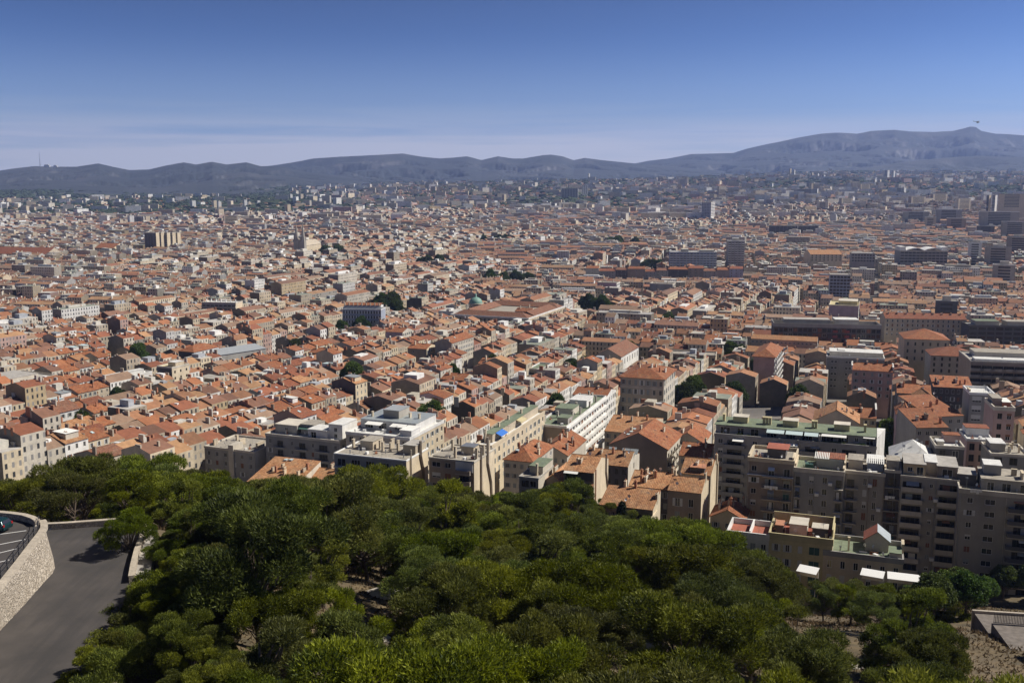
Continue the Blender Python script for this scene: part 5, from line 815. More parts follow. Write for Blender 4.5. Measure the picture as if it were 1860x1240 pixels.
def free_of_foot(x, y, r):
    ok = np.ones(len(x), bool)
    for fx, fy, hu, hv, yw in FOOT:
        dx, dy = x - fx, y - fy; u = dx * sin(R(yw)) + dy * cos(R(yw)); v = dx * cos(R(yw)) - dy * sin(R(yw))
        ok &= ~((np.abs(u) < hu + r) & (np.abs(v) < hv + r))
    return ok
HS = []   # x, y, yaw_of_ridge, w (along street), d, h, hip, side(+1: front faces +v), row
rr_ = np.random.default_rng(5); rowid = 0
for di, (cx, cy, yw) in enumerate(DIST):
    U = np.array((sin(R(yw)), cos(R(yw)))); V = np.array((cos(R(yw)), -sin(R(yw)))); rad = 260 + .16 * cy; far = cy > 1250
    v0 = -rad
    while v0 < rad:
        dep = rr_.uniform(12, 15.5); court = rr_.uniform(2, 7) if not far else rr_.uniform(1, 6)
        for side, vc in ((-1, v0 + dep / 2), (1, v0 + dep * 1.5 + court)):
            u0 = -rad + rr_.uniform(0, 40); seg = rr_.uniform(70, 170); hb = rr_.uniform(12.5, 15.5); rowid += 1
            while u0 < rad:
                wd = rr_.uniform(6.5, 11.5) if not far else rr_.uniform(8, 17)
                if rr_.random() < .05: wd *= 1.8
                if rr_.random() < .035 and (cy > 700): wd = rr_.uniform(26, 48)
                c = np.array((cx, cy)) + U * (u0 + wd / 2) + V * (vc + rr_.uniform(-.35, .35))
                h = hb + rr_.normal(0, .8) + (rr_.uniform(3, 7) if rr_.random() < .05 else 0) + (rr_.uniform(1, 6) if wd > 24 else 0)
                HS.append((c[0], c[1], yw, wd, dep * rr_.uniform(.93, 1.03), max(8, h), side, rowid, di))
                u0 += wd; seg -= wd
                if seg < 0: u0 += rr_.uniform(6, 10); seg = rr_.uniform(70, 170); hb = rr_.uniform(12.5, 15.5); rowid += 1
        v0 += 2 * dep + court + (rr_.uniform(6, 9.5) if cy > 600 else rr_.uniform(8, 12))
HS = np.array(HS); x, y = HS[:, 0], HS[:, 1]
keep = (which(x, y) == HS[:, 8].astype(int)) & (border_gap(x, y) > 8) & (y > 285) & (y < 3300) & (np.abs(x) < .60 * y + 40)
HS = HS[keep]; x, y = HS[:, 0], HS[:, 1]; keep = free_of_foot(x, y, 6.0); HS = HS[keep]
# keep the wooded slope and lanes clear: first row starts behind the pines
x, y = HS[:, 0], HS[:, 1]; edge = np.interp(x / y, [-.6, -.35, -.22, -.1, 0, .12, .2, .3, .6], [318, 318, 345, 345, 335, 335, 330, 345, 330]); HS = HS[y > edge]
# clearings with trees in the middle of the town (px, py at roof height, radius)
CLEAR = []
for px, py, Y_, rad in ((690, 540, 930, 32), (640, 585, 790, 16), (925, 492, 1230, 38), (1076, 530, 940, 24), (1242, 715, 470, 18), (1275, 702, 500, 16), (1450, 718, 450, 11), (1040, 660, 590, 14), (1062, 655, 610, 10), (1140, 632, 660, 10), (1215, 580, 820, 12), (1330, 615, 650, 14), (1380, 640, 590, 12), (1600, 650, 520, 10), (1620, 745, 345, 9), (210, 660, 510, 8), (150, 760, 425, 7), (640, 665, 560, 9), (820, 660, 590, 12), (895, 635, 620, 9), (535, 610, 690, 10), (490, 520, 1000, 16), (250, 615, 650, 10), (420, 515, 1020, 12), (1170, 480, 1400, 30), (900, 425, 2000, 40), (780, 470, 1500, 26), (600, 455, 1700, 30), (1130, 430, 1900, 40), (1335, 705, 470, 8), (785, 728, 425, 8), (1010, 712, 445, 9)):
    p = at(px, py, Y_); CLEAR.append((p[0], Y_, rad))
x, y = HS[:, 0], HS[:, 1]; ok = np.ones(len(x), bool)
for cx, cy, rad in CLEAR: ok &= (x - cx) ** 2 + (y - cy) ** 2 > (rad + 5) ** 2
# the long straight street seen end-on at the right, and the side street by the long block
for (px, y0, y1, wd, yw) in ((1593, 950, 1600, 8, 20.2), (1612, 300, 520, 7, 20.5)):
    p = at(px, 470, y0); dx, dy = x - p[0], y - y0; v = dx * cos(R(yw)) - dy * sin(R(yw)); u = dx * sin(R(yw)) + dy * cos(R(yw)); ok &= ~((np.abs(v) < wd) & (u > -20) & (u < y1 - y0))
HS = HS[ok]; HS = HS[np.argsort(HS[:, 1])]
n = len(HS); gz = terr(HS[:, 0], HS[:, 1]); print('houses', n)
# which ones does the camera see? front to back against the skyline of what stands before
vis = np.zeros(n); toppx = np.zeros((n, 3))
for i in range(n):
    hx, hy, yw, wd, dp, h = HS[i, :6]; px, py = proj((hx, hy, gz[i] + h)); hw = .5 * FPX / hy * (abs(wd * sin(R(yw))) + abs(dp * cos(R(yw))))
    a, b_ = int(px - hw) + 200, int(px + hw) + 200; toppx[i] = px, py, hw
    if b_ <= 130 or a >= 2130: continue
    a, b_ = max(a, 0), min(b_, 2299)
    if b_ <= a: continue
    s_ = SKYLINE[a:b_]; vis[i] = float(np.mean(np.clip(s_ - (py - 2), 0, 40))) * (b_ - a); np.minimum(s_, py + 1, out=s_)
cand = [i for i in range(n) if vis[i] > 60 and HS[i, 1] < 700 and -60 < toppx[i, 0] < 1920]
cand.sort(key=lambda i: -vis[i]); NEAR = sorted(cand[:296], key=lambda i: HS[i, 1]); near = np.zeros(n, bool); near[NEAR] = True; print('near houses', len(NEAR), 'max Y', HS[NEAR, 1].max())

wallk = ['cream', 'pale', 'beige', 'stone', 'white', 'ochre', 'pink', 'greige']; wallp = np.array([.26, .20, .13, .10, .19, .05, .04, .03]); tonew = dict(cream='cream', pale='pale grey', beige='beige', stone='honey-coloured', white='white', ochre='ochre', pink='pinkish', greige='grey-brown')
toner = dict(tile_orange='orange tiles', tile_russet='russet tiles', tile_sand='sandy tiles', tile_brown='brown tiles')
numw = {0: 'no', 1: 'one', 2: 'two', 3: 'three', 4: 'four', 5: 'five', 6: 'six'}
tiers = {}
for i in NEAR: tiers.setdefault(int((HS[i, 1] - 285) / 14), []).append(i)
tord = {k: j for j, k in enumerate(sorted(tiers))}
for k, v_ in tiers.items(): v_.sort(key=lambda i: toppx[i, 0])
_ch = {}
for i in NEAR:
    hx, hy, yw, wd, dp, h, side, row, di = HS[i]; r2 = random.Random(i * 13 + 1)
    yr = yw + (0 if side > 0 else 180)     # the house front faces +v (side 1) or -v
    # local frame: x along the street, y depth away from the street front
    ax = np.array((sin(R(yw)), cos(R(yw)))); fn = np.array((cos(R(yw)), -sin(R(yw)))) * side
    rz = math.atan2(fn[0], -fn[1])         # rotation so that local -y is the street front
    lx = np.array((cos(rz), sin(rz))); ly = np.array((-sin(rz), cos(rz))); c0 = np.array((hx, hy)) - lx * wd / 2 - ly * dp / 2
    wl = r2.choices(wallk, wallp)[0]; rm = r2.choices(ROOFS, (.42, .28, .16, .14))[0]; nf = max(3, int((h - 1) / 3.2)); nchim = r2.choice((1, 2, 2, 3, 3, 4))
    tk = int((hy - 285) / 14); pos = tiers[tk].index(i)
    feat = '%s chimney%s' % (numw[nchim], '' if nchim == 1 else 's')
    root = empty('town_house', (c0[0], c0[1], gz[i] - .8), rz)
    tag(root, '%s town house, %s, %s, %s from left in %s tier of roofs' % (tonew[wl], toner[rm], feat, ordinal(pos), ordinal(tord[tk])), 'house', 'terraced town houses behind the pines')
    H = h + .8; rh = r2.uniform(1.7, 2.7); ncol = max(2, int(wd / 2.5)); st = r2.choice((('open_grey', 'open_white', 'plain'), ('open_white', 'closed_white'), ('open_grey', 'closed_grey', 'plain'), ('open_brown', 'plain', 'closed_brown')))
    mb = MB(); of = ops_of(wd, H, [K((j + .5) / ncol, .95, 1.75) for j in range(ncol)], min(nf, 4), 3.2, .25, .75)
    facing = fn[1] < .25      # street front turned towards us
    ob = [] if facing else ops_of(wd, H, [K((j + .5) / ncol, .9, 1.5) for j in range(ncol)], min(nf, 3), 3.2, .3, .8)
    if not facing: of = []
    facade(mb, (0, 0, 0), (1, 0), wd, H, [a[:4] for a in of]); facade(mb, (wd, 0, 0), (0, 1), dp, H, [], 1); facade(mb, (wd, dp, 0), (-1, 0), wd, H, [a[:4] for a in ob]); facade(mb, (0, dp, 0), (0, -1), dp, H, [], 1)
    gable_fill(mb, wd, dp, H, 'gable_x', rh, 1)
    mb.box(-.0, wd, -.22, -.004, H - .28, H - .02, 0)
    mb.build('wall', [wl, r2.choice((wl, 'greige', 'greige', 'brown', 'grey', 'dark', 'beige'))], root)  # party walls mostly darker: grime plus shade put into the colour
    B = dict(root=root, W=wd, D=dp, H=H, Hw=H, rh=rh, roof='gable_x')
    roof_mb(wd, dp, H, 'gable_x', rh, .35).build('roof', rm, root)
    for (x0, x1, z0, z1, j, k) in of: inst('window', win_mesh(x1 - x0, z1 - z0, st[(j * 3 + k * 5 + i) % len(st)]), root, ((x0 + x1) / 2, 0, z0))
    for (x0, x1, z0, z1, j, k) in ob: inst('window', win_mesh(x1 - x0, z1 - z0, st[(j * 3 + k * 5 + i) % len(st)]), root, (wd - (x0 + x1) / 2, dp, z0), math.pi)
    for k in range(nchim):
        xx = r2.choice((.02, wd - .6, wd - .6, wd * r2.uniform(.3, .6))); yy = dp * r2.uniform(.12, .72); me = r2.choice(CHIM)
        inst('chimney', me, root, (xx, yy, roof_z(B, xx, yy) + r2.uniform(0, .4)))
    q = r2.random()
    if q < .22: yy = dp * r2.uniform(.2, .35); o = inst('skylight', SKYL, root, (wd * r2.uniform(.3, .6), yy, roof_z(B, 0, yy) + .25)); o.rotation_euler = (math.atan(rh / (dp / 2)), 0, 0)
    elif q < .34:   # roof terrace cut into the tiles
        z = H + .3; xa, xb = wd * .2, wd * .75; mb = MB(); mb.box(xa, xb, dp * .12, dp * .55, z, z + rh * .75 + .5); o = mb.build('roof_terrace', r2.choice(('white', 'pale', 'cream')), root); slab(q2 := MB(), [(xa - .2, dp * .1, z + rh * .75 + .9), (xb + .2, dp * .1, z + rh * .75 + .9), (xb + .2, dp * .56, z + rh * .75 + 1.1), (xa - .2, dp * .56, z + rh * .75 + 1.1)], .1); q2.build('terrace_roof', r2.choice(('white_felt', 'canvas_white', 'zinc', 'canvas_glass')), o)
    if r2.random() < .45: inst('satellite_dish', DISH, root, (wd * r2.uniform(.1, .9), dp * .45, H + rh * .9 + .3), r2.uniform(0, 6))
    if r2.random() < .5: inst('aerial', AERIAL, root, (wd * r2.uniform(.1, .9), dp * .55, H + rh * .9 + .3), r2.uniform(0, 6))

# ------------------------------------------------------------------ the rest of the city as one mass
m, t, b = mat_new('city_mass'); g = NT(t)
ca = g.n('ShaderNodeAttribute', attribute_name='Col').outputs['Color']; uv = g.n('ShaderNodeUVMap', uv_map='UVMap').outputs[0]; su = g.n('ShaderNodeSeparateXYZ', {0: uv}); P = g.n('ShaderNodeNewGeometry').outputs['Position']
fu = g.math('FRACT', g.math('DIVIDE', su.outputs[0], 2.6)); fv = g.math('FRACT', g.math('DIVIDE', su.outputs[1], 3.3))
def inside(v, a, c): return g.math('MULTIPLY', g.math('GREATER_THAN', v, a), g.math('LESS_THAN', v, c))
wm = g.math('MULTIPLY', g.math('MULTIPLY', inside(fu, .31, .68), inside(fv, .24, .80)), g.math('GREATER_THAN', su.outputs[1], .1))
cellv = g.n('ShaderNodeTexWhiteNoise', {0: g.n('ShaderNodeVectorMath', {0: g.n('ShaderNodeCombineXYZ', {0: g.math('FLOOR', g.math('DIVIDE', su.outputs[0], 2.6)), 1: g.math('FLOOR', g.math('DIVIDE', su.outputs[1], 3.3)), 2: 0.0}).outputs[0], 1: ca}, operation='ADD').outputs[0]}, noise_dimensions='3D').outputs['Value']
wc_ = g.mix(g.rng(cellv, .5, .7, 0, 1), (.03, .032, .036, 1), (.26, .25, .24, 1))
n1 = g.noise(P, .5, 5, .65); n2 = g.noise(P, .1, 3); isroof = g.math('LESS_THAN', su.outputs[1], -5)
f = g.math('MULTIPLY', g.rng(n1, .3, .7, .78, 1.14), g.rng(n2, .3, .7, .85, 1.1))
cc = g.mix(1.0, ca, g.n('ShaderNodeCombineColor', {0: f, 1: f, 2: f}).outputs[0], 'MULTIPLY'); cc = g.mix(wm, cc, wc_)
g.link(cc, b.inputs['Base Color']); b.inputs['Roughness'].default_value = .9; MATS['city_mass'] = m
class Mass:
    def __init__(s): s.V = []; s.Q = []; s.T = []; s.cq = []; s.ct = []; s.uq = []; s.k = 0
    def houses(s, x, y, z, rz, w_, d_, h, rh, hip, cw, cr, winf=True):
        n = len(x); wx, dy = w_ / 2, d_ / 2; o = np.zeros(n); hx = wx - hip
        loc = np.stack([np.stack(q, -1) for q in [(-wx, -dy, o), (wx, -dy, o), (wx, dy, o), (-wx, dy, o), (-wx, -dy, h), (wx, -dy, h), (wx, dy, h), (-wx, dy, h), (-hx, o, h + rh), (hx, o, h + rh)]], 1)
        c_, s_ = np.cos(rz)[:, None], np.sin(rz)[:, None]
        V = np.stack([x[:, None] + loc[..., 0] * c_ - loc[..., 1] * s_, y[:, None] + loc[..., 0] * s_ + loc[..., 1] * c_, z[:, None] + loc[..., 2]], -1)
        base = s.k + 10 * np.arange(n)[:, None, None]; s.V.append(V.reshape(-1, 3)); s.k += 10 * n
        s.Q.append((np.array([(0, 1, 5, 4), (1, 2, 6, 5), (2, 3, 7, 6), (3, 0, 4, 7), (4, 5, 9, 8), (6, 7, 8, 9)])[None] + base).reshape(-1, 4))
        s.T.append((np.array([(5, 6, 9), (7, 4, 8)])[None] + base).reshape(-1, 3))
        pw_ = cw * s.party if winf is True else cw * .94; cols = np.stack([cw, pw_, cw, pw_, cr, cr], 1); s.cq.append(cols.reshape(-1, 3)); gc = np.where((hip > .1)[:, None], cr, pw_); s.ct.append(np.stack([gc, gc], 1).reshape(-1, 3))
        uv = np.full((n, 6, 4, 2), -10.0)
        for fi, ln in ((0, w_), (2, w_)) + (((1, d_), (3, d_)) if winf == 'all' else ()):
            uv[:, fi, :, 0] = np.stack([o, ln, ln, o], -1) + .1; top = np.ceil(h / 3.3) * 3.3; uv[:, fi, :, 1] = np.stack([top - h, top - h, top, top], -1)
        if not winf: uv[:] = -10
        s.uq.append(uv.reshape(-1, 8))
    def build(s, name, mats):
        V = np.concatenate(s.V); Q = np.concatenate(s.Q); T = np.concatenate(s.T); me = bpy.data.meshes.new(name)
        nq, n3 = len(Q), len(T); me.vertices.add(len(V)); me.vertices.foreach_set('co', V.ravel()); me.loops.add(nq * 4 + n3 * 3); me.loops.foreach_set('vertex_index', np.concatenate([Q.ravel(), T.ravel()]).astype(np.int32))
        me.polygons.add(nq + n3); me.polygons.foreach_set('loop_start', np.concatenate([np.arange(nq) * 4, nq * 4 + np.arange(n3) * 3]).astype(np.int32))
        me.polygons.foreach_set('use_smooth', np.zeros(nq + n3, bool)); me.update(calc_edges=True); a = me.attributes.new('Col', 'FLOAT_COLOR', 'FACE'); cc = np.concatenate([np.concatenate(s.cq), np.concatenate(s.ct)]); a.data.foreach_set('color', np.concatenate([cc, np.ones((len(cc), 1))], 1).ravel())
        u = me.uv_layers.new(name='UVMap'); u.data.foreach_set('uv', np.concatenate([np.concatenate(s.uq).ravel(), np.full(n3 * 6, -10.0)]))
        for q in mats: me.materials.append(MATS[q])
        me.validate(); return inst(name, me)
    def boxes(s, x, y, z, rz, w_, d_, h, c): n = len(x); s.houses(x, y, z, rz, w_, d_, h, np.full(n, .01), np.zeros(n), c, c, False)
WP = np.array([WALLS[k] for k in wallk]); RP = np.array([(.36, .142, .064), (.28, .102, .054), (.42, .235, .12), (.23, .115, .074), (.34, .165, .086), (.31, .20, .135)])
M = Mass(); idx = np.where(~near)[0]; h_ = HS[idx]; N_ = len(idx); r3 = np.random.default_rng(3)
rzv = np.array([math.atan2(cos(R(a)) * s_, sin(R(a)) * s_) for a, s_ in zip(h_[:, 2], h_[:, 6])])
cw = WP[r3.choice(8, N_, p=wallp)] * r3.uniform(.68, 1.02, (N_, 1)); M.party = r3.choice([.4, .5, .6, .9], (N_, 1), p=[.35, .3, .2, .15]); cr = RP[r3.choice(6, N_)] * r3.uniform(.68, 1.15, (N_, 1))  # grimy party walls darkened further, painting shade onto the camera-facing sides
flat = r3.random(N_) < np.where(h_[:, 1] > 1200, .22, .12); rh = np.where(flat, .05, r3.uniform(1.7, 3.0, N_)); fc = np.array([(.42, .39, .34), (.50, .47, .43), (.25, .27, .22), (.36, .34, .32)])[r3.choice(4, N_)]; haze_mix = np.clip((h_[:, 1:2] - 700) / 1500, 0, .25); cr = cr * (1 - haze_mix) + np.array((.31, .22, .165)) * haze_mix; cr = np.where(flat[:, None], fc, cr)  # sloped roofs greyed with distance, putting haze into their colour
hh = h_[:, 5] + np.where(flat, r3.uniform(0, 1, N_) * np.where(h_[:, 1] < 900, 3, 8), 0); h_ = h_.copy(); h_[:, 3] *= np.where(flat & (h_[:, 1] > 650) & (h_[:, 3] < 15), r3.uniform(1.2, 2.2, N_), 1)
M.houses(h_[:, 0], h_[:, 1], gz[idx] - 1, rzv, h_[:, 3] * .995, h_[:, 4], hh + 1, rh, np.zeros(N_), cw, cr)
# chimneys, roof huts, bright bits
for rep in range(3):
    q = np.where((h_[:, 1] < 1900) & (r3.random(N_) < (.8, .6, .5)[rep]))[0]; k = len(q); lu = h_[q, 3] * r3.choice([-.47, .47, .1], k); lv = h_[q, 4] * r3.uniform(-.3, .3, k); yw = np.radians(h_[q, 2])
    X = h_[q, 0] + np.sin(yw) * lu + np.cos(yw) * lv; Y_ = h_[q, 1] + np.cos(yw) * lu - np.sin(yw) * lv
    M.boxes(X, Y_, gz[idx][q] + hh[q] - .5, rzv[q], r3.uniform(.5, .8, k), r3.uniform(.8, 2.6, k), 1.6 + rh[q] * .6 + r3.uniform(0, 1.6, k), np.array([(.55, .47, .36), (.42, .2, .12), (.45, .38, .3), (.6, .57, .5)])[r3.choice(4, k)])
q = np.where(r3.random(N_) < np.where(flat, .7, .14))[0]; k = len(q)
M.boxes(h_[q, 0], h_[q, 1], gz[idx][q] + hh[q] - .2, rzv[q], h_[q, 3] * r3.uniform(.25, .6, k), h_[q, 4] * r3.uniform(.2, .5, k), r3.uniform(1.6, 3.6, k), np.array([(.78, .77, .74), (.6, .57, .5), (.5, .45, .36), (.4, .42, .45)])[r3.choice(4, k)])
q = np.where((h_[:, 1] < 1500) & (r3.random(N_) < .35))[0]; k = len(q); yw = np.radians(h_[q, 2]); lu = h_[q, 3] * r3.uniform(-.4, .4, k); lv = h_[q, 4] * r3.uniform(-.3, .3, k)
M.boxes(h_[q, 0] + np.sin(yw) * lu + np.cos(yw) * lv, h_[q, 1] + np.cos(yw) * lu - np.sin(yw) * lv, gz[idx][q] + hh[q] - .3, rzv[q] + .3, r3.uniform(.8, 2.2, k), r3.uniform(.8, 2.2, k), rh[q] * .8 + r3.uniform(.5, 1.2, k), np.array([(.75, .75, .75), (.6, .62, .64), (.8, .78, .74)])[r3.choice(3, k)])
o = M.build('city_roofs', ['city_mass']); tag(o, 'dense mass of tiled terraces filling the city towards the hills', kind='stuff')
# outer city and suburbs
M = Mass(); k = 44000; u1 = r3.random(k); yy = 2700 + (8200 - 2700) * u1 ** 1.15; xx = r3.uniform(-.6, .6, k) * yy
dens_ = .5 + .5 * np.sin(xx / 330 + 1.3 * np.sin(yy / 520)) * np.sin(yy / 410 + 2 * np.sin(xx / 700)); tx = xx / yy; dens_ = (dens_ * np.where(tx > -.05, 1.15, .75) + .16) * np.where((tx < -.2) & (yy > 3000), .5, 1) * np.where((tx < -.22) & (yy > 5600), 0, 1)
kp = (r3.random(k) < dens_ * np.clip(1.25 - (yy - 2700) / 6500, .12, 1)) & free_of_foot(xx, yy, 12) ; xx, yy = xx[kp], yy[kp]; k = len(xx); big = r3.random(k) < .12
wd = np.where(big, r3.uniform(24, 60, k), r3.uniform(9, 18, k)); dp = np.where(big, r3.uniform(12, 16, k), r3.uniform(8, 13, k)); hh = np.where(big, r3.uniform(14, 32, k), r3.uniform(5, 12, k)); rh = np.where(big, .05, r3.uniform(1.2, 2.2, k))
cw = WP[r3.choice(8, k, p=np.array([.2, .22, .1, .06, .32, .03, .04, .03]))] * r3.uniform(.85, 1.1, (k, 1)); cr = np.where(big[:, None], np.array((.45, .43, .41)), RP[r3.choice(6, k)] * r3.uniform(.8, 1.1, (k, 1)))
M.houses(xx, yy, terr(xx, yy) - 2, r3.choice([.2, .35, -.1, 1.8, 1.4, .0], k) + r3.normal(0, .15, k), wd, dp, hh + 2, rh, np.zeros(k), cw, cr, 'all')
o = M.build('suburb_roofs', ['city_mass']); tag(o, 'scattered pale suburb houses and slabs below the mountains', kind='stuff'); print('suburb', k)
# ------------------------------------------------------------------ trees
def foliage(name, c_dark, c_light, trans=.25):
    m, t, b = mat_new(name); g = NT(t); ca = g.n('ShaderNodeAttribute', attribute_name='Col').outputs['Fac']; oi = g.n('ShaderNodeObjectInfo').outputs['Random']
    cc = g.mix(ca, C4(c_dark), C4(c_light)); hs = g.n('ShaderNodeHueSaturation', {'Hue': g.rng(oi, 0, 1, .478, .516), 'Saturation': g.rng(g.math('FRACT', g.math('MULTIPLY', oi, 7.3)), 0, 1, .85, 1.08), 'Value': g.rng(g.math('FRACT', g.math('MULTIPLY', oi, 3.7)), 0, 1, .62, 1.25), 'Color': cc}).outputs[0]
    g.link(hs, b.inputs['Base Color']); b.inputs['Roughness'].default_value = .6; b.inputs['Specular IOR Level'].default_value = .25
    tr = g.n('ShaderNodeBsdfTranslucent', {'Color': hs}); mx = g.n('ShaderNodeMixShader', {0: trans}); g.link(b.outputs[0], mx.inputs[1]); g.link(tr.outputs[0], mx.inputs[2]); g.link(mx.outputs[0], t.nodes['Material Output'].inputs['Surface']); MATS[name] = m
foliage('pine_needles', (.034, .050, .007), (.255, .285, .027), .34); foliage('broad_leaves', (.03, .06, .012), (.12, .18, .03)); foliage('cypress_needles', (.012, .022, .008), (.04, .06, .018), .12); foliage('dry_needles', (.08, .06, .03), (.2, .15, .08)); foliage('cedar_needles', (.035, .055, .035), (.10, .135, .085))
simple('bark', (.16, .12, .09), .95, noise=.4, scale=3); simple('grey_bark', (.34, .31, .28), .9, noise=.3, scale=3)
def blades(P_, D_, ln, wd, r, colr, name, mt):
    """one narrow triangle per needle bundle or leaf"""
    n = len(P_); s_ = np.cross(D_, r.normal(size=(n, 3))); s_ /= np.linalg.norm(s_, axis=1, keepdims=True) + 1e-9
    V = np.stack([P_ - s_ * wd[:, None] / 2, P_ + s_ * wd[:, None] / 2, P_ + D_ * ln[:, None]], 1).reshape(-1, 3)
    me = bpy.data.meshes.new(name); me.vertices.add(3 * n); me.vertices.foreach_set('co', V.ravel()); me.loops.add(3 * n); me.loops.foreach_set('vertex_index', np.arange(3 * n, dtype=np.int32)); me.polygons.add(n); me.polygons.foreach_set('loop_start', np.arange(n, dtype=np.int32) * 3); me.update(calc_edges=True)
    a = me.attributes.new('Col', 'FLOAT_COLOR', 'FACE'); a.data.foreach_set('color', np.repeat(colr[:, None], 4, 1).ravel()); me.materials.append(MATS[mt]); return me
def unit(a): return a / (np.linalg.norm(a, axis=1, keepdims=True) + 1e-9)
def pine_meshes(seed, H, Rr, ncl, mt, kind='pine', per=800, bl=(.30, .55), bw=(.07, .13)):
    r = np.random.default_rng(seed); cl = []; tries = 0
    pads = []
    if kind == 'pine':
        npad = int(r.integers(5, 8)); a0 = r.uniform(0, 6.28); tall = Rr < 4.4
        for i in range(npad):
            q = 0.15 if i == 0 else r.uniform(.5, .95); a = a0 + i * 2.4 + r.normal(0, .35); pads.append(np.array((Rr * q * cos(a), Rr * q * sin(a), H * (.95 - (.62 * q if tall else .36 * q * q) + r.normal(0, .07)))))
    while len(cl) < ncl and tries < 900:
        tries += 1; a = r.uniform(0, 6.28); q = math.sqrt(r.random())
        if kind == 'pine':
            p_ = pads[len(cl) % len(pads)]; rc = Rr * r.uniform(.20, .34); fz = r.uniform(.55, .8); c = p_ + r.normal(0, 1, 3) * (Rr * .20, Rr * .20, H * .035); c[2] = min(c[2], H * .97 - rc * fz * .6)
            if r.random() < .16: c[2] -= H * r.uniform(.12, .25)
        elif kind == 'broad': rad = Rr * .66 * q; z = H * (.56 + .34 * (1 - q * q) * r.uniform(-.35, 1)) ; rc = Rr * r.uniform(.30, .44); fz = .85; c = np.array((rad * cos(a), rad * sin(a), z))
        else: z = H * (.08 + .88 * len(cl) / ncl); rad = Rr * .25 * (1 - z / H); rc = Rr * (1.05 - .95 * (z / H) ** 1.6) * .8 + .15; fz = 1.5; c = np.array((rad * cos(a), rad * sin(a), z))
        if kind != 'cypress' and any(np.linalg.norm((c - k[0]) * (1, 1, 1.5)) < .5 * (rc + k[1]) * .8 for k in cl): continue
        cl.append((c, rc, fz, r.uniform(.2, .8)))
    Ps, Ds, Cs, Ls = [], [], [], []
    for c, rc, fz, tone in cl:
        n = int(per * (rc / (Rr * .30)) ** 2); d = unit(r.normal(size=(n * 2, 3))); d = d[d[:, 2] > -.45][:n]; n = len(d); rad = rc * (1 - .45 * r.random(n) ** 2.2) * (1 + .18 * np.sin(d[:, 0] * 5 + c[0]) * np.sin(d[:, 1] * 5 + c[1]))
        p = c + d * rad[:, None] * (1, 1, fz); ins = np.zeros(n, bool)
        for c2, r2_, f2, _ in cl:
            if c2 is c: continue
            ins |= np.linalg.norm((p - c2) / (1, 1, f2), axis=1) < r2_ * .72
        p, d, rad = p[~ins], d[~ins], rad[~ins]; n = len(p); up = np.array((0, 0, 1.0))
        k = 4
        for _ in range(k):
            dd = unit(d * .75 + up * (.55 if kind == 'pine' else .1) + r.normal(size=(n, 3)) * (.42 if kind == 'pine' else .8)); Ps.append(p + r.normal(size=(n, 3)) * .12); Ds.append(dd); Cs.append(np.clip(tone + r.normal(0, .28, n), 0, 1)); Ls.append(np.ones(n))
    P_ = np.concatenate(Ps); D_ = np.concatenate(Ds); C_ = np.concatenate(Cs); n = len(P_)
    crown = blades(P_, D_, r.uniform(*bl, n), r.uniform(*bw, n), r, C_, 'crown', mt)
    mb = MB(); fork = H * (.34 if kind != 'cypress' else .9); bx, by = r.normal(0, H * .03, 2); tp = [(0, 0, -1.2), (bx * .3, by * .3, fork * .4), (bx, by, fork), (bx * 1.5, by * 1.5, H * .72)]; tr = H * .024
    mb.path(tp, [tr * 1.35, tr, tr * .8, tr * .25], 7)
    if kind != 'cypress':
        for c, rc, fz, _ in cl:
            h0 = r.uniform(.55, 1.25) * fork; s0 = np.array((bx, by, 1)) * (1, 1, h0) if h0 <= fork * 1.3 else np.array((bx, by, fork)); mid = (s0 + c) / 2 + r.normal(0, .35, 3) - (0, 0, .3); mb.path([tuple(s0), tuple(mid), tuple(c)], [tr * .42, tr * .3, tr * .1], 5)
    return crown, mb.mesh('trunk', ['bark'])
PINES = [pine_meshes(100 + i, 10.5 + .5 * (i % 3), 5.0 + .3 * (i % 4), 26 + 3 * (i % 4), 'pine_needles', per=520, bl=(.18, .40), bw=(.07, .13)) for i in range(6)] + [pine_meshes(140 + i, 11.4, 3.7 + .25 * i, 24 + 3 * i, 'pine_needles', per=480, bl=(.18, .42), bw=(.07, .13)) for i in range(4)]
BROAD = [pine_meshes(200 + i, 10, 4.4, 22, 'broad_leaves', 'broad', per=330, bl=(.22, .4), bw=(.2, .34)) for i in range(3)]
CYP = [pine_meshes(300, 11, 1.5, 12, 'cypress_needles', 'cypress', per=420, bl=(.25, .45), bw=(.07, .12))]
CEDAR = [pine_meshes(320, 11, 4.2, 20, 'cedar_needles', 'pine', per=260, bl=(.3, .6), bw=(.06, .1))]
DRY = [pine_meshes(330, 9, 4.0, 9, 'dry_needles', 'pine', per=90, bl=(.25, .45), bw=(.05, .09))]
def plant(name, me, x, y, s, rz, label, cat, group, z=None):
    root = empty(name, (x, y, float(terr(x, y)) if z is None else z), rz); root.scale = (s[0], s[0], s[1]); tag(root, label, cat, group); inst('crown', me[0], root); inst('trunk', me[1], root); return root
TL = [(-100, 880), (0, 872), (60, 856), (90, 850), (180, 845), (250, 835), (300, 832), (370, 850), (440, 864), (520, 880), (600, 866), (700, 872), (780, 880), (850, 896), (900, 885), (950, 893), (1010, 884), (1080, 893), (1110, 915), (1180, 942), (1250, 950), (1310, 950), (1340, 975), (1380, 995), (1430, 1035), (1480, 1075), (1500, 1075), (1530, 1050), (1570, 1065), (1640, 1068), (1700, 1016), (1780, 1008), (1860, 1000), (2000, 1000)]
r4 = np.random.default_rng(21); pts = []; GAPS = [(705, 1078, 14), (705, 1152, 24), (1180, 1172, 8), (1548, 1190, 22)]
road_poly = [(x, y) for x, y in ((-400, 900), (60, 936), (235, 945), (300, 955), (305, 1040), (300, 1110), (300, 1180), (320, 1300), (380, 1700), (-400, 1700))]
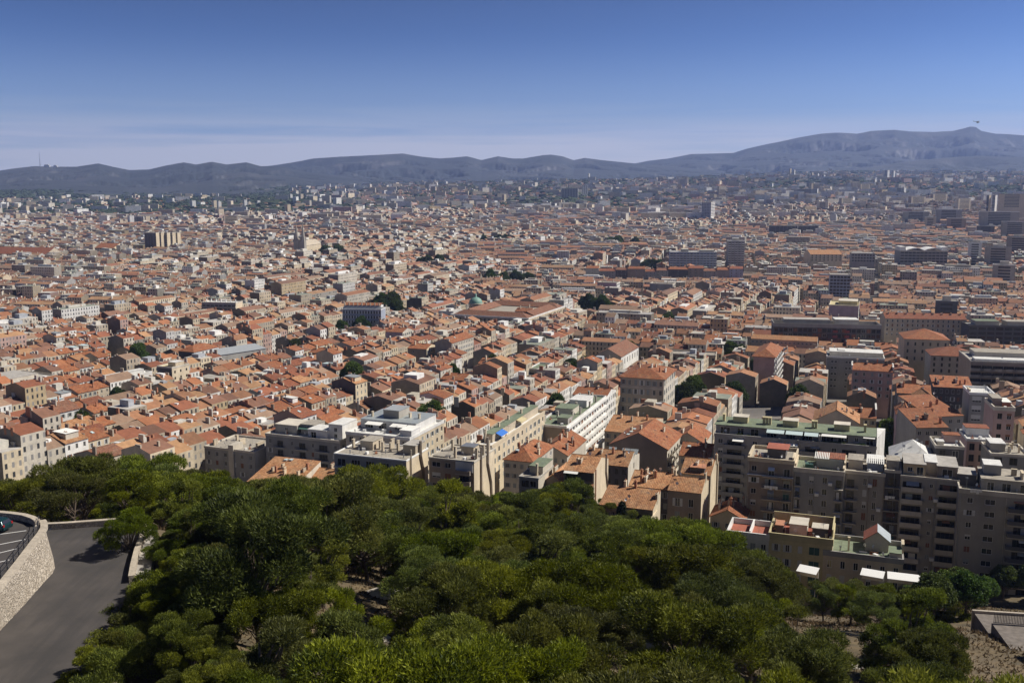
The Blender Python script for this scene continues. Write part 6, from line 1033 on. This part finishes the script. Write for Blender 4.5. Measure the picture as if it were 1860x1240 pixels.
def in_poly(x, y, pg):
    c = False
    for i in range(len(pg)):
        (x0, y0), (x1, y1) = pg[i - 1], pg[i]
        if (y0 > y) != (y1 > y) and x < (x1 - x0) * (y - y0) / (y1 - y0) + x0: c = not c
    return c
def try_tree(x, y, s, gap):
    if any((x - p[0]) ** 2 + (y - p[1]) ** 2 < (gap * (s + p[2]) / 2) ** 2 for p in pts): return False
    z = float(terr(x, y)); px, py = proj((x, y, z)); tx, ty = proj((x, y, z + 11.3 * s))
    if not -90 < tx < 1950 or ty > 1330: return False
    hw = 5 * s * FPX / y
    if y < 124 and x < 0:
        ex = np.interp(y, [q[1] for q in rr[::-1]], [q[0] for q in rr[::-1]])
        if x < ex + 10.5 * s: return False
    if y < 300:
        if y < 128 and in_poly(px, py, road_poly): return False
        if ty < np.interp(np.clip([tx - hw * .6, tx, tx + hw * .6], -100, 2000), [q[0] for q in TL], [q[1] for q in TL]).max() - r4.choice([-8, 2, 9]): return False
        for gx, gy, gr in GAPS:
            if abs(tx - gx) < gr * .8 + hw * .5 and ty < gy + gr * .5 and py > gy - gr * .6: return False
            if (px - gx) ** 2 + (py - gy) ** 2 < gr ** 2: return False
        if 1760 < px and py > 1100 and py < 1600: return False
        if 1768 < tx + hw * 1.05 and 1105 < py and y < 131 and ty < 1260: return False
    for fx, fy, hu, hv, yw in FOOT:
        if abs(fx - x) < 60 and abs(fy - y) < 60:
            dx, dy = x - fx, y - fy; u = dx * sin(R(yw)) + dy * cos(R(yw)); v = dx * cos(R(yw)) - dy * sin(R(yw))
            if abs(u) < hu + 3.5 * s and abs(v) < hv + 3.5 * s: return False
    pts.append((x, y, s, tx, ty)); return True
# edge of the wood first: trees whose tops make the tree line
for px in np.arange(-60, 1900, 46) + r4.uniform(-12, 12, len(np.arange(-60, 1900, 46))):
    for k in range(25):
        Y_ = r4.uniform(120, 252 if px < 1100 else 215); s = r4.uniform(.75, 1.25); X = (px - 930) / FPX * Y_ * 1.04; z = float(terr(X, Y_)); ty = proj((X, Y_, z + 11.3 * s))[1]; tl = interp(px, TL)
        if -1 < ty - tl < 26 and try_tree(X, Y_, s, 6.0): break
for k in range(9000):
    Y_ = math.sqrt(r4.uniform(58 ** 2, 250 ** 2)); X = r4.uniform(-.60, .60) * Y_; try_tree(X, Y_, r4.choice([r4.uniform(.65, .95), r4.uniform(.95, 1.4)]), 7.5)
    if len(pts) >= 280: break
for k in range(6000):
    if len(pts) >= 310: break
    Y_ = math.sqrt(r4.uniform(58 ** 2, 200 ** 2)); X = r4.uniform(-.55, .55) * Y_; try_tree(X, Y_, r4.uniform(.5, .75), 6.6)
for k in range(9000):
    if len(pts) >= 322: break
    Y_ = math.sqrt(r4.uniform(95 ** 2, 178 ** 2)); X = r4.uniform(.18, .47) * Y_; try_tree(X, Y_, r4.uniform(.6, .95), 5.4)
print('pines', len(pts))
for k in range(500):
    Y_ = r4.uniform(62, 122); X = float(np.interp(Y_, [q[1] for q in rr[::-1]], [q[0] for q in rr[::-1]])) + r4.uniform(3, 11); try_tree(X, Y_, r4.uniform(.28, .6), 5.0)
pts.sort(key=lambda q: q[1]); bands = {}
for q in pts: bands.setdefault(int((q[4] - 820) // 36), []).append(q)
bo = {k: i for i, k in enumerate(sorted(bands, reverse=True))}
pcount = 0
for k, lst in bands.items():
    lst.sort(key=lambda q: q[3])
    for j, (x, y, s, tx, ty) in enumerate(lst):
        pcount += 1; size = 'large' if s > 1.12 else 'small' if s < .85 else 'middling'; broadl = tx > 1610 and 1000 < ty < 1095 and y > 140
        if broadl: plant('plane_tree', BROAD[pcount % 3], x, y, (s * 1.15, s), r4.uniform(0, 6.28), 'bright green %s leafy tree, %s from left in %s tree tier from the bottom' % (size, ordinal(j), ordinal(bo[k])), 'tree', 'leafy trees below the dark apartment row')
        else: plant('pine_tree', PINES[int(r4.integers(0, 10))], x, y, (s * 1.1, s * r4.uniform(.88, 1.14)), r4.uniform(0, 6.28), '%s round-crowned green pine, %s from left in %s tree tier from the bottom' % (size, ordinal(j), ordinal(bo[k])), 'tree', 'pines on the slope')
# particular trees
def special(px, py, Y_, me, s, name, label, cat='tree', grp=None, h=10.4):
    p = at(px, py, Y_); z = p[2] - h * s[1]; plant(name, me, p[0], p[1], s, r4.uniform(0, 6.28), label, cat, grp, z=min(z, float(terr(p[0], p[1]))))
special(938, 935, 190, CEDAR[0], (.9, 1.15), 'cedar_tree', 'grey-green sparse cedar in the middle of the pines'); special(756, 1095, 120, CEDAR[0], (.7, .9), 'cedar_tree', 'small pale grey-green cedar beside the bare earth patch')
special(690, 955, 165, DRY[0], (.9, .95), 'dying_pine', 'bare brownish dying pine among green crowns'); special(1160, 985, 160, DRY[0], (.7, .8), 'dying_pine', 'thin brown dead pine near the wood edge, right of centre', 'tree'); special(1130, 905, 215, CYP[0], (1.2, 1.1), 'cypress_tree', 'dark narrow cypress in front of low tiled houses')
special(1640, 1035, 178, CYP[0], (.8, .6), 'cypress_tree', 'small dark cypress in the lane behind the white shelters'); special(350, 832, 262, CYP[0], (1.6, 1.0), 'cypress_tree', 'dark pointed cypress beside the grey concrete block'); special(175, 862, 175, CYP[0], (2.2, 1.2), 'cypress_tree', 'broad dark cypress behind the road bend wall')
for px, py, Y_, s, lab in ((1365, 1000, 160, .8, 'pine rising in front of the low white-walled house'), (1425, 1012, 158, .55, 'slender pine in front of the yellow house wall'), (1500, 1046, 150, .5, 'small pine beside the short white shelter roof'), (1530, 1015, 152, .62, 'round pine hiding the corner of the yellow house'), (1600, 1062, 150, .6, 'pine between the white shelters in the lane'), (1655, 1072, 145, .9, 'broad pine below the longer white shelter'), (1720, 1085, 150, 1.0, 'dense pine before the tall grey apartment block')):
    special(px, py, Y_, PINES[int(px) % 8], (s, s), 'pine_tree', lab, grp='pines by the lane')
special(1640, 772, 330, BROAD[0], (.8, .9), 'street_tree', 'leafy tree in the side street beside the long balconied block'); special(1650, 800, 300, BROAD[1], (.6, .8), 'street_tree', 'small leafy tree beside the pale pavilion roof')
# overhanging pine at the bend, bare-limbed pine behind the wall
special(232, 940, 112, PINES[2], (.50, .62), 'pine_tree', 'low pine leaning over the stone parapet at the road bend'); special(262, 1072, 97, PINES[4], (.85, .85), 'pine_tree', 'bushy pine casting its shadow on the road'); special(245, 1105, 92, PINES[7], (.75, .75), 'pine_tree', 'spreading pine right at the road edge'); special(238, 1140, 88, PINES[0], (.7, .7), 'pine_tree', 'pine overhanging the road near the lower parapet'); special(235, 1190, 82, PINES[2], (.75, .8), 'pine_tree', 'thick pine hiding the lower parapet'); special(165, 1185, 82, PINES[1], (.42, .5), 'pine_tree', 'little pine at the lower road edge'); special(215, 1165, 84, PINES[5], (.38, .55), 'pine_tree', 'slim pine beside the little pine at the road edge')
P = atz(118, 950, 108); root = empty('bare_pine', (P[0], P[1] + 6, 104.5)); tag(root, 'bare grey-limbed pine behind the road bend wall', 'tree'); mb = MB(); rb = random.Random(4)
def limb(p, d, ln, rad, dep):
    q = [p[i] + d[i] * ln for i in range(3)]; mb.path([tuple(p), tuple((p[i] + q[i]) / 2 + rb.uniform(-.15, .15) for i in range(3)), tuple(q)], [rad, rad * .8, rad * .55], 5)
    if dep:
        for s_ in range(3): limb(q, [d[0] + rb.uniform(-.7, .7), d[1] + rb.uniform(-.5, .5), d[2] + rb.uniform(-.25, .4)], ln * .72, rad * .5, dep - 1)
limb((0, 0, 0), (.05, 0, 1), 2.6, .26, 0); limb((.1, 0, 2.6), (-.7, .1, .9), 3.0, .16, 2); limb((.1, 0, 2.6), (.75, 0, .8), 3.2, .15, 2); limb((.1, 0, 2.4), (.1, .3, 1.1), 2.6, .15, 2)
mb.build('trunk', 'grey_bark', root); inst('crown', DRY[0][0], root, (0, 0, 1.5), 0, .45)
# town trees in the clearings
tn = 0
for (cx, cy, rad) in CLEAR:
    k = max(1, int(rad * rad / 95)); k = min(k, 9)
    for j in range(k):
        a = r4.uniform(0, 6.28); q = rad * .75 * math.sqrt(r4.random()) if k > 1 else 0; s = r4.uniform(1.2, 1.7) * (1.2 if rad > 20 else 1); tn += 1
        px = proj((cx, cy, 40))[0]; plant('street_tree', BROAD[tn % 3], cx + q * cos(a), cy + q * sin(a), (s * 1.1, s * 1.25), r4.uniform(0, 6.28), 'dark green leafy town tree, %s of the trees between the roofs, counted outward' % ordinal(tn - 1), 'tree', 'leafy trees between the roofs')
# distant woods and gardens: small irregular crowns
def far_woods():
    r = np.random.default_rng(17); k = 22000; yy = 1500 + 6900 * r.random(k) ** 1.05; xx = r.uniform(-.6, .6, k) * yy; d = .5 + .5 * np.sin(xx / 260 + 2 * np.sin(yy / 450)) * np.sin(yy / 330 + 1.7); tx = xx / yy
    kp = (r.random(k) < d ** 1.5 * np.where(yy < 2600, .07, np.where(tx < -.15, 1.7, 1.0))) & free_of_foot(xx, yy, 8); xx, yy = xx[kp], yy[kp]; z = terr(xx, yy); n = len(xx); V = []; F = []; lat = [(.85, -.05), (1, .4), (.62, .85), (.05, 1.05)]; S = 6
    tmpl = np.array([(a * cos(6.283 * (j + .5 * i) / S), a * sin(6.283 * (j + .5 * i) / S), b_) for i, (a, b_) in enumerate(lat) for j in range(S)]); fq = np.array([(i * S + j, i * S + (j + 1) % S, (i + 1) * S + (j + 1) % S, (i + 1) * S + j) for i in range(len(lat) - 1) for j in range(S)])
    sc_ = r.uniform(6, 15, n) * np.where(yy > 3500, 1.5, 1); ht = r.uniform(7, 12, n) * np.where(yy > 3500, 1.3, 1); el = r.uniform(.8, 2.2, n); jit = r.uniform(.7, 1.25, (n, len(tmpl), 1))
    Vv = tmpl[None] * jit * np.stack([sc_ * el, sc_, ht], -1)[:, None, :]; Vv += np.stack([xx, yy, z], -1)[:, None, :]; Fv = fq[None] + (np.arange(n) * len(tmpl))[:, None, None]
    me = bpy.data.meshes.new('distant_woods'); me.from_pydata(Vv.reshape(-1, 3).tolist(), [], Fv.reshape(-1, 4).tolist()); me.materials.append(simple('far_foliage', (.045, .07, .03), .95, noise=.35, scale=.3)); me.update(); tag(inst('distant_woods', me), 'dark green woods and garden trees scattered through the outer city', kind='stuff')
far_woods()
# undergrowth: dry grass tufts and shrubs on the open slope
def undergrowth():
    r = np.random.default_rng(31); n0 = 110000; yy = np.sqrt(r.uniform(55 ** 2, 215 ** 2, n0)); xx = r.uniform(-.42, .6, n0) * yy; kp = np.sin(xx / 6) * np.sin(yy / 7) + r.normal(0, .5, n0) > -.2; xx, yy = xx[kp], yy[kp]
    kp = ~np.array([in_poly(*proj((a, b_, 111)), road_poly) if a < -.2 * b_ else False for a, b_ in zip(xx, yy)]) & free_of_foot(xx, yy, 1); xx, yy = xx[kp], yy[kp]; n = len(xx); P_ = np.stack([xx, yy, terr(xx, yy) - .05], -1); D_ = unit(np.stack([r.normal(0, .8, n), r.normal(0, .8, n), np.ones(n)], -1))
    me = blades(P_, D_, r.uniform(.25, .7, n), r.uniform(.15, .4, n), r, r.random(n), 'dry_grass', 'dry_grass'); tag(inst('dry_grass', me), 'dry yellow grass and low scrub between the pines', kind='stuff')
foliage('dry_grass', (.11, .08, .035), (.30, .21, .09), .4); undergrowth()

# terrace planting
rp_ = np.random.default_rng(8); nb_ = 420; pb_ = np.stack([rp_.uniform(-1.1, 1.1, nb_), rp_.uniform(-.3, .3, nb_), rp_.uniform(0, .75, nb_) * rp_.uniform(.5, 1, nb_)], -1)
HEDGE = blades(pb_, unit(rp_.normal(size=(nb_, 3)) + (0, 0, .8)), rp_.uniform(.15, .4, nb_), rp_.uniform(.12, .25, nb_), rp_, rp_.random(nb_), 'planter_hedge', 'broad_leaves')
for k in range(16):
    fx = rp_.uniform(.02, .98); inst('planter_hedge', HEDGE, LONGB['root'], (LONGB['W'] * fx, .55, LONGB['Hw'] + .1), 0, (rp_.uniform(.6, 1.4), 1, rp_.uniform(.8, 1.6)))
for fx, fy, s_ in ((.08, .08, 1), (.2, .06, .8), (.88, .1, 1.6), (.94, .12, 1.9), (.97, .3, 1.6), (.6, .06, .9), (.45, .06, .8)): inst('planter_hedge', HEDGE, TERRB['root'], (TERRB['W'] * fx, TERRB['D'] * fy, TERRB['Hw'] + .1), 0, (1, 1.2, s_))
# ------------------------------------------------------------------ fenced terraces at the lower right
simple('paving', (.20, .172, .15), .95, noise=.35, scale=1.2); p0 = atz(1770, 1113, 94.0); yaw = R(-9); r_ = empty('terraced_yard', (p0[0], p0[1], p0[2]), yaw); tag(r_, 'stepped concrete yard with two slatted fences beside the pines', 'yard'); Lw = 30
bpart(r_, 'upper_deck', 'paving', 0, Lw, -6.5, 0, -7, 0); bpart(r_, 'kerb', 'coping', -.25, Lw, .003, .4, -7, .4); bpart(r_, 'middle_deck', 'paving', .3, Lw, -17, -6.5, -7, 1.5); bpart(r_, 'lower_deck', 'paving', 1.2, Lw, -40, -17, -7, 3.6)
for (y, z, x0) in ((-6.6, 1.5, .5), (-17.1, 3.6, 1.4)):
    f_ = empty('slat_fence', (0, 0, 0)); M_ = Matrix.Translation(r_.location) @ Matrix.Rotation(yaw, 4, 'Z') @ Matrix.Translation((x0, y, z)); f_.location = M_.translation; f_.rotation_euler = (0, 0, yaw); tag(f_, ('farther' if z < 2 else 'nearer') + ' slatted metal fence on the stepped concrete yard', 'fence')
    MB().box(0, Lw - 2, -.03, .03, 1.42, 1.5).build('top_rail', 'iron', f_); MB().box(0, Lw - 2, -.03, .03, .08, .15).build('bottom_rail', 'iron', f_); sm_ = MB().box(-.035, .035, -.02, .02, .1, 1.48).mesh('slat', ['frame_dark'])
    for i in range(int((Lw - 2) / .2)): inst('slat', sm_, f_, (.05 + i * .2, 0, 0))
# limestone outcrops showing through the wood
simple('limestone', (.66, .60, .52), .95, noise=.25, scale=1.5)
for k_, (px, py, sx, sy, sz, lab) in enumerate(((700, 1082, 3.4, 1.6, 1.3, 'bright white limestone outcrop in a gap of the pines'), (722, 1068, 1.6, 1.0, .8, 'smaller white rock above the bright limestone outcrop'), (1182, 1174, 1.5, 1.0, .8, 'pale rock in the small gap lower right of centre'), (690, 1160, 1.4, .9, .6, 'pale stone on the brown earth patch'), (1556, 1212, 1.0, .8, .5, 'pale stone in the dry grass clearing'))):
    zz = 95.0
    for _ in range(12): P = atz(px, py, zz); zz = float(terr(P[0], P[1]))
    rs_ = np.random.default_rng(50 + k_); mb = MB(); nn, mm = 9, 5; vs_ = []
    for i in range(mm):
        t_ = i / (mm - 1); rad = math.sqrt(max(0, 1 - t_ * t_)) * .97 + .03
        for j in range(nn): q_ = 6.283 * j / nn; w_ = rs_.uniform(.72, 1.2); vs_.append((sx * rad * w_ * cos(q_), sy * rad * w_ * sin(q_), sz * (t_ * rs_.uniform(.85, 1.1) - .25)))
    mb.add(vs_, [(i * nn + j, i * nn + (j + 1) % nn, (i + 1) * nn + (j + 1) % nn, (i + 1) * nn + j) for i in range(mm - 1) for j in range(nn)]); tag(mb.build('limestone_rock', 'limestone', None, (P[0], P[1], zz)), lab, 'rock', 'limestone rocks on the slope')
# ------------------------------------------------------------------ parked car
def car(x, y, z, rz):
    simple('car_paint', (.012, .045, .05), .25, .3); simple('tyre', (.02, .02, .02), .9); simple('rim', (.4, .4, .42), .35, .8); simple('lamp_red', (.35, .02, .02), .3); simple('lamp_clear', (.6, .6, .62), .2)
    r = empty('parked_car', (x, y, z), rz); tag(r, 'dark teal hatchback parked in the bay against the parapet', 'car')
    prof = [(-2.05, .30), (-2.1, .55), (-2.05, .82), (-1.95, .95), (-1.72, 1.30), (-1.45, 1.44), (-.3, 1.48), (.35, 1.40), (1.0, .98), (1.85, .82), (2.08, .66), (2.1, .32)]
    mb = MB(); n = len(prof); hw = [.80, .84, .85, .82, .66, .60, .60, .62, .78, .80, .74, .72]; vs = []
    for s in (-1, 1): vs += [(p[0], s * h, p[1]) for p, h in zip(prof, hw)]
    mb.add(vs, [tuple(range(n))[::-1], tuple(range(n, 2 * n))] + [(i, i + 1, n + i + 1, n + i) for i in range(n - 1)] + [(n - 1, 0, n, 2 * n - 1)]); o = mb.build('body', 'car_paint', r)
    mod = o.modifiers.new('b', 'BEVEL'); mod.width = .06; mod.segments = 2; mod.limit_method = 'ANGLE'
    for s in (-1, 1):
        MB().add([(-1.62, s * .735, 1.0), (.80, s * .79, 1.0), (.28, s * .645, 1.36), (-1.35, s * .635, 1.40)], [(0, 1, 2, 3) if s < 0 else (3, 2, 1, 0)]).build('side_window', 'dark_glass', r)
        bpart(r, 'mirror', 'car_paint', .62, .78, *sorted((s * .80, s * .98)), .98, 1.12); bpart(r, 'tail_lamp', 'lamp_red', -2.07, -1.93, *sorted((s * .60, s * .83)), .72, .96); bpart(r, 'headlight', 'lamp_clear', 1.92, 2.08, *sorted((s * .45, s * .74)), .62, .76)
    MB().add([(-1.99, -.68, 1.0), (-1.99, .68, 1.0), (-1.78, .60, 1.32), (-1.78, -.60, 1.32)], [(3, 2, 1, 0)]).build('rear_window', 'dark_glass', r); MB().add([(1.02, -.7, 1.02), (1.02, .7, 1.02), (.42, .58, 1.41), (.42, -.58, 1.41)], [(0, 1, 2, 3)]).build('windscreen', 'dark_glass', r)
    for xx in (-1.3, 1.3):
        for s in (-1, 1):
            w_ = MB().tube((xx, s * .64, .31), (xx, s * .86, .31), .31, .31, 16).build('wheel', 'tyre', r); MB().tube((xx, s * .855, .31), (xx, s * .872, .31), .19, .17, 12).build('rim', 'rim', w_)
P = atz(-4, 962, ZP); car(P[0] - .6, P[1] - .2, ZP, R(172))
# ------------------------------------------------------------------ helicopter over the mountain crest
P = at(1776, 222, 1500); r_ = empty('helicopter', P, R(75)); r_.rotation_euler = (0, 0, R(8)); tag(r_, 'tiny dark helicopter in the sky above the mountain crest', 'helicopter')
mb = MB(); mb.sm = True; prof = [(-2.2, .3), (-1.6, .85), (-.4, 1.1), (1.0, 1.0), (2.2, .7), (2.9, .1)]; nn = 10; mb.add([(x, a * .8 * cos(6.283 * j / nn), a * sin(6.283 * j / nn)) for x, a in prof for j in range(nn)], [(i * nn + j, i * nn + (j + 1) % nn, (i + 1) * nn + (j + 1) % nn, (i + 1) * nn + j) for i in range(5) for j in range(nn)]); mb.build('fuselage', 'iron', r_)
MB().tube((-1.8, 0, .3), (-6.6, 0, .7), .35, .14, 8).build('tail_boom', 'iron', r_); bpart(r_, 'tail_fin', 'iron', -6.9, -6.2, -.06, .06, .5, 2.0); MB().tube((0, 0, 1), (0, 0, 1.7), .12, .12, 6).build('rotor_mast', 'metal', r_)
for a in range(3): o = MB().box(.2, 5.2, -.14, .14, 1.68, 1.74).build('rotor_blade', 'iron', r_); o.rotation_euler = (0, 0, R(20 + 120 * a))
for s in (-1, 1): mb = MB(); mb.tube((-1.4, s * .9, -1.5), (1.8, s * .9, -1.5), .07, .07, 5); mb.tube((-.7, s * .9, -1.5), (-.6, s * .4, -.7), .05, .05, 5); mb.tube((1.1, s * .9, -1.5), (1.0, s * .4, -.7), .05, .05, 5); mb.build('skid', 'iron', r_)
# ------------------------------------------------------------------ the air
zb = 20.0
mb = MB(); mb.box(-16500, 16500, -400, 21500, zb - 8, 1250); mh = bpy.data.materials.new('haze'); mh.use_nodes = True; t = mh.node_tree; t.nodes.clear()
vo = t.nodes.new('ShaderNodeVolumePrincipled'); vo.inputs['Color'].default_value = (.40, .54, 1.0, 1); vo.inputs['Density'].default_value = 4.6e-5; vo.inputs['Anisotropy'].default_value = .25
ou = t.nodes.new('ShaderNodeOutputMaterial'); t.links.new(vo.outputs[0], ou.inputs['Volume']); MATS['haze'] = mh
o = mb.build('haze', 'haze'); tag(o, 'thin blue haze over the city', kind='stuff'); mh.cycles.homogeneous_volume = True if hasattr(mh.cycles, 'homogeneous_volume') else None
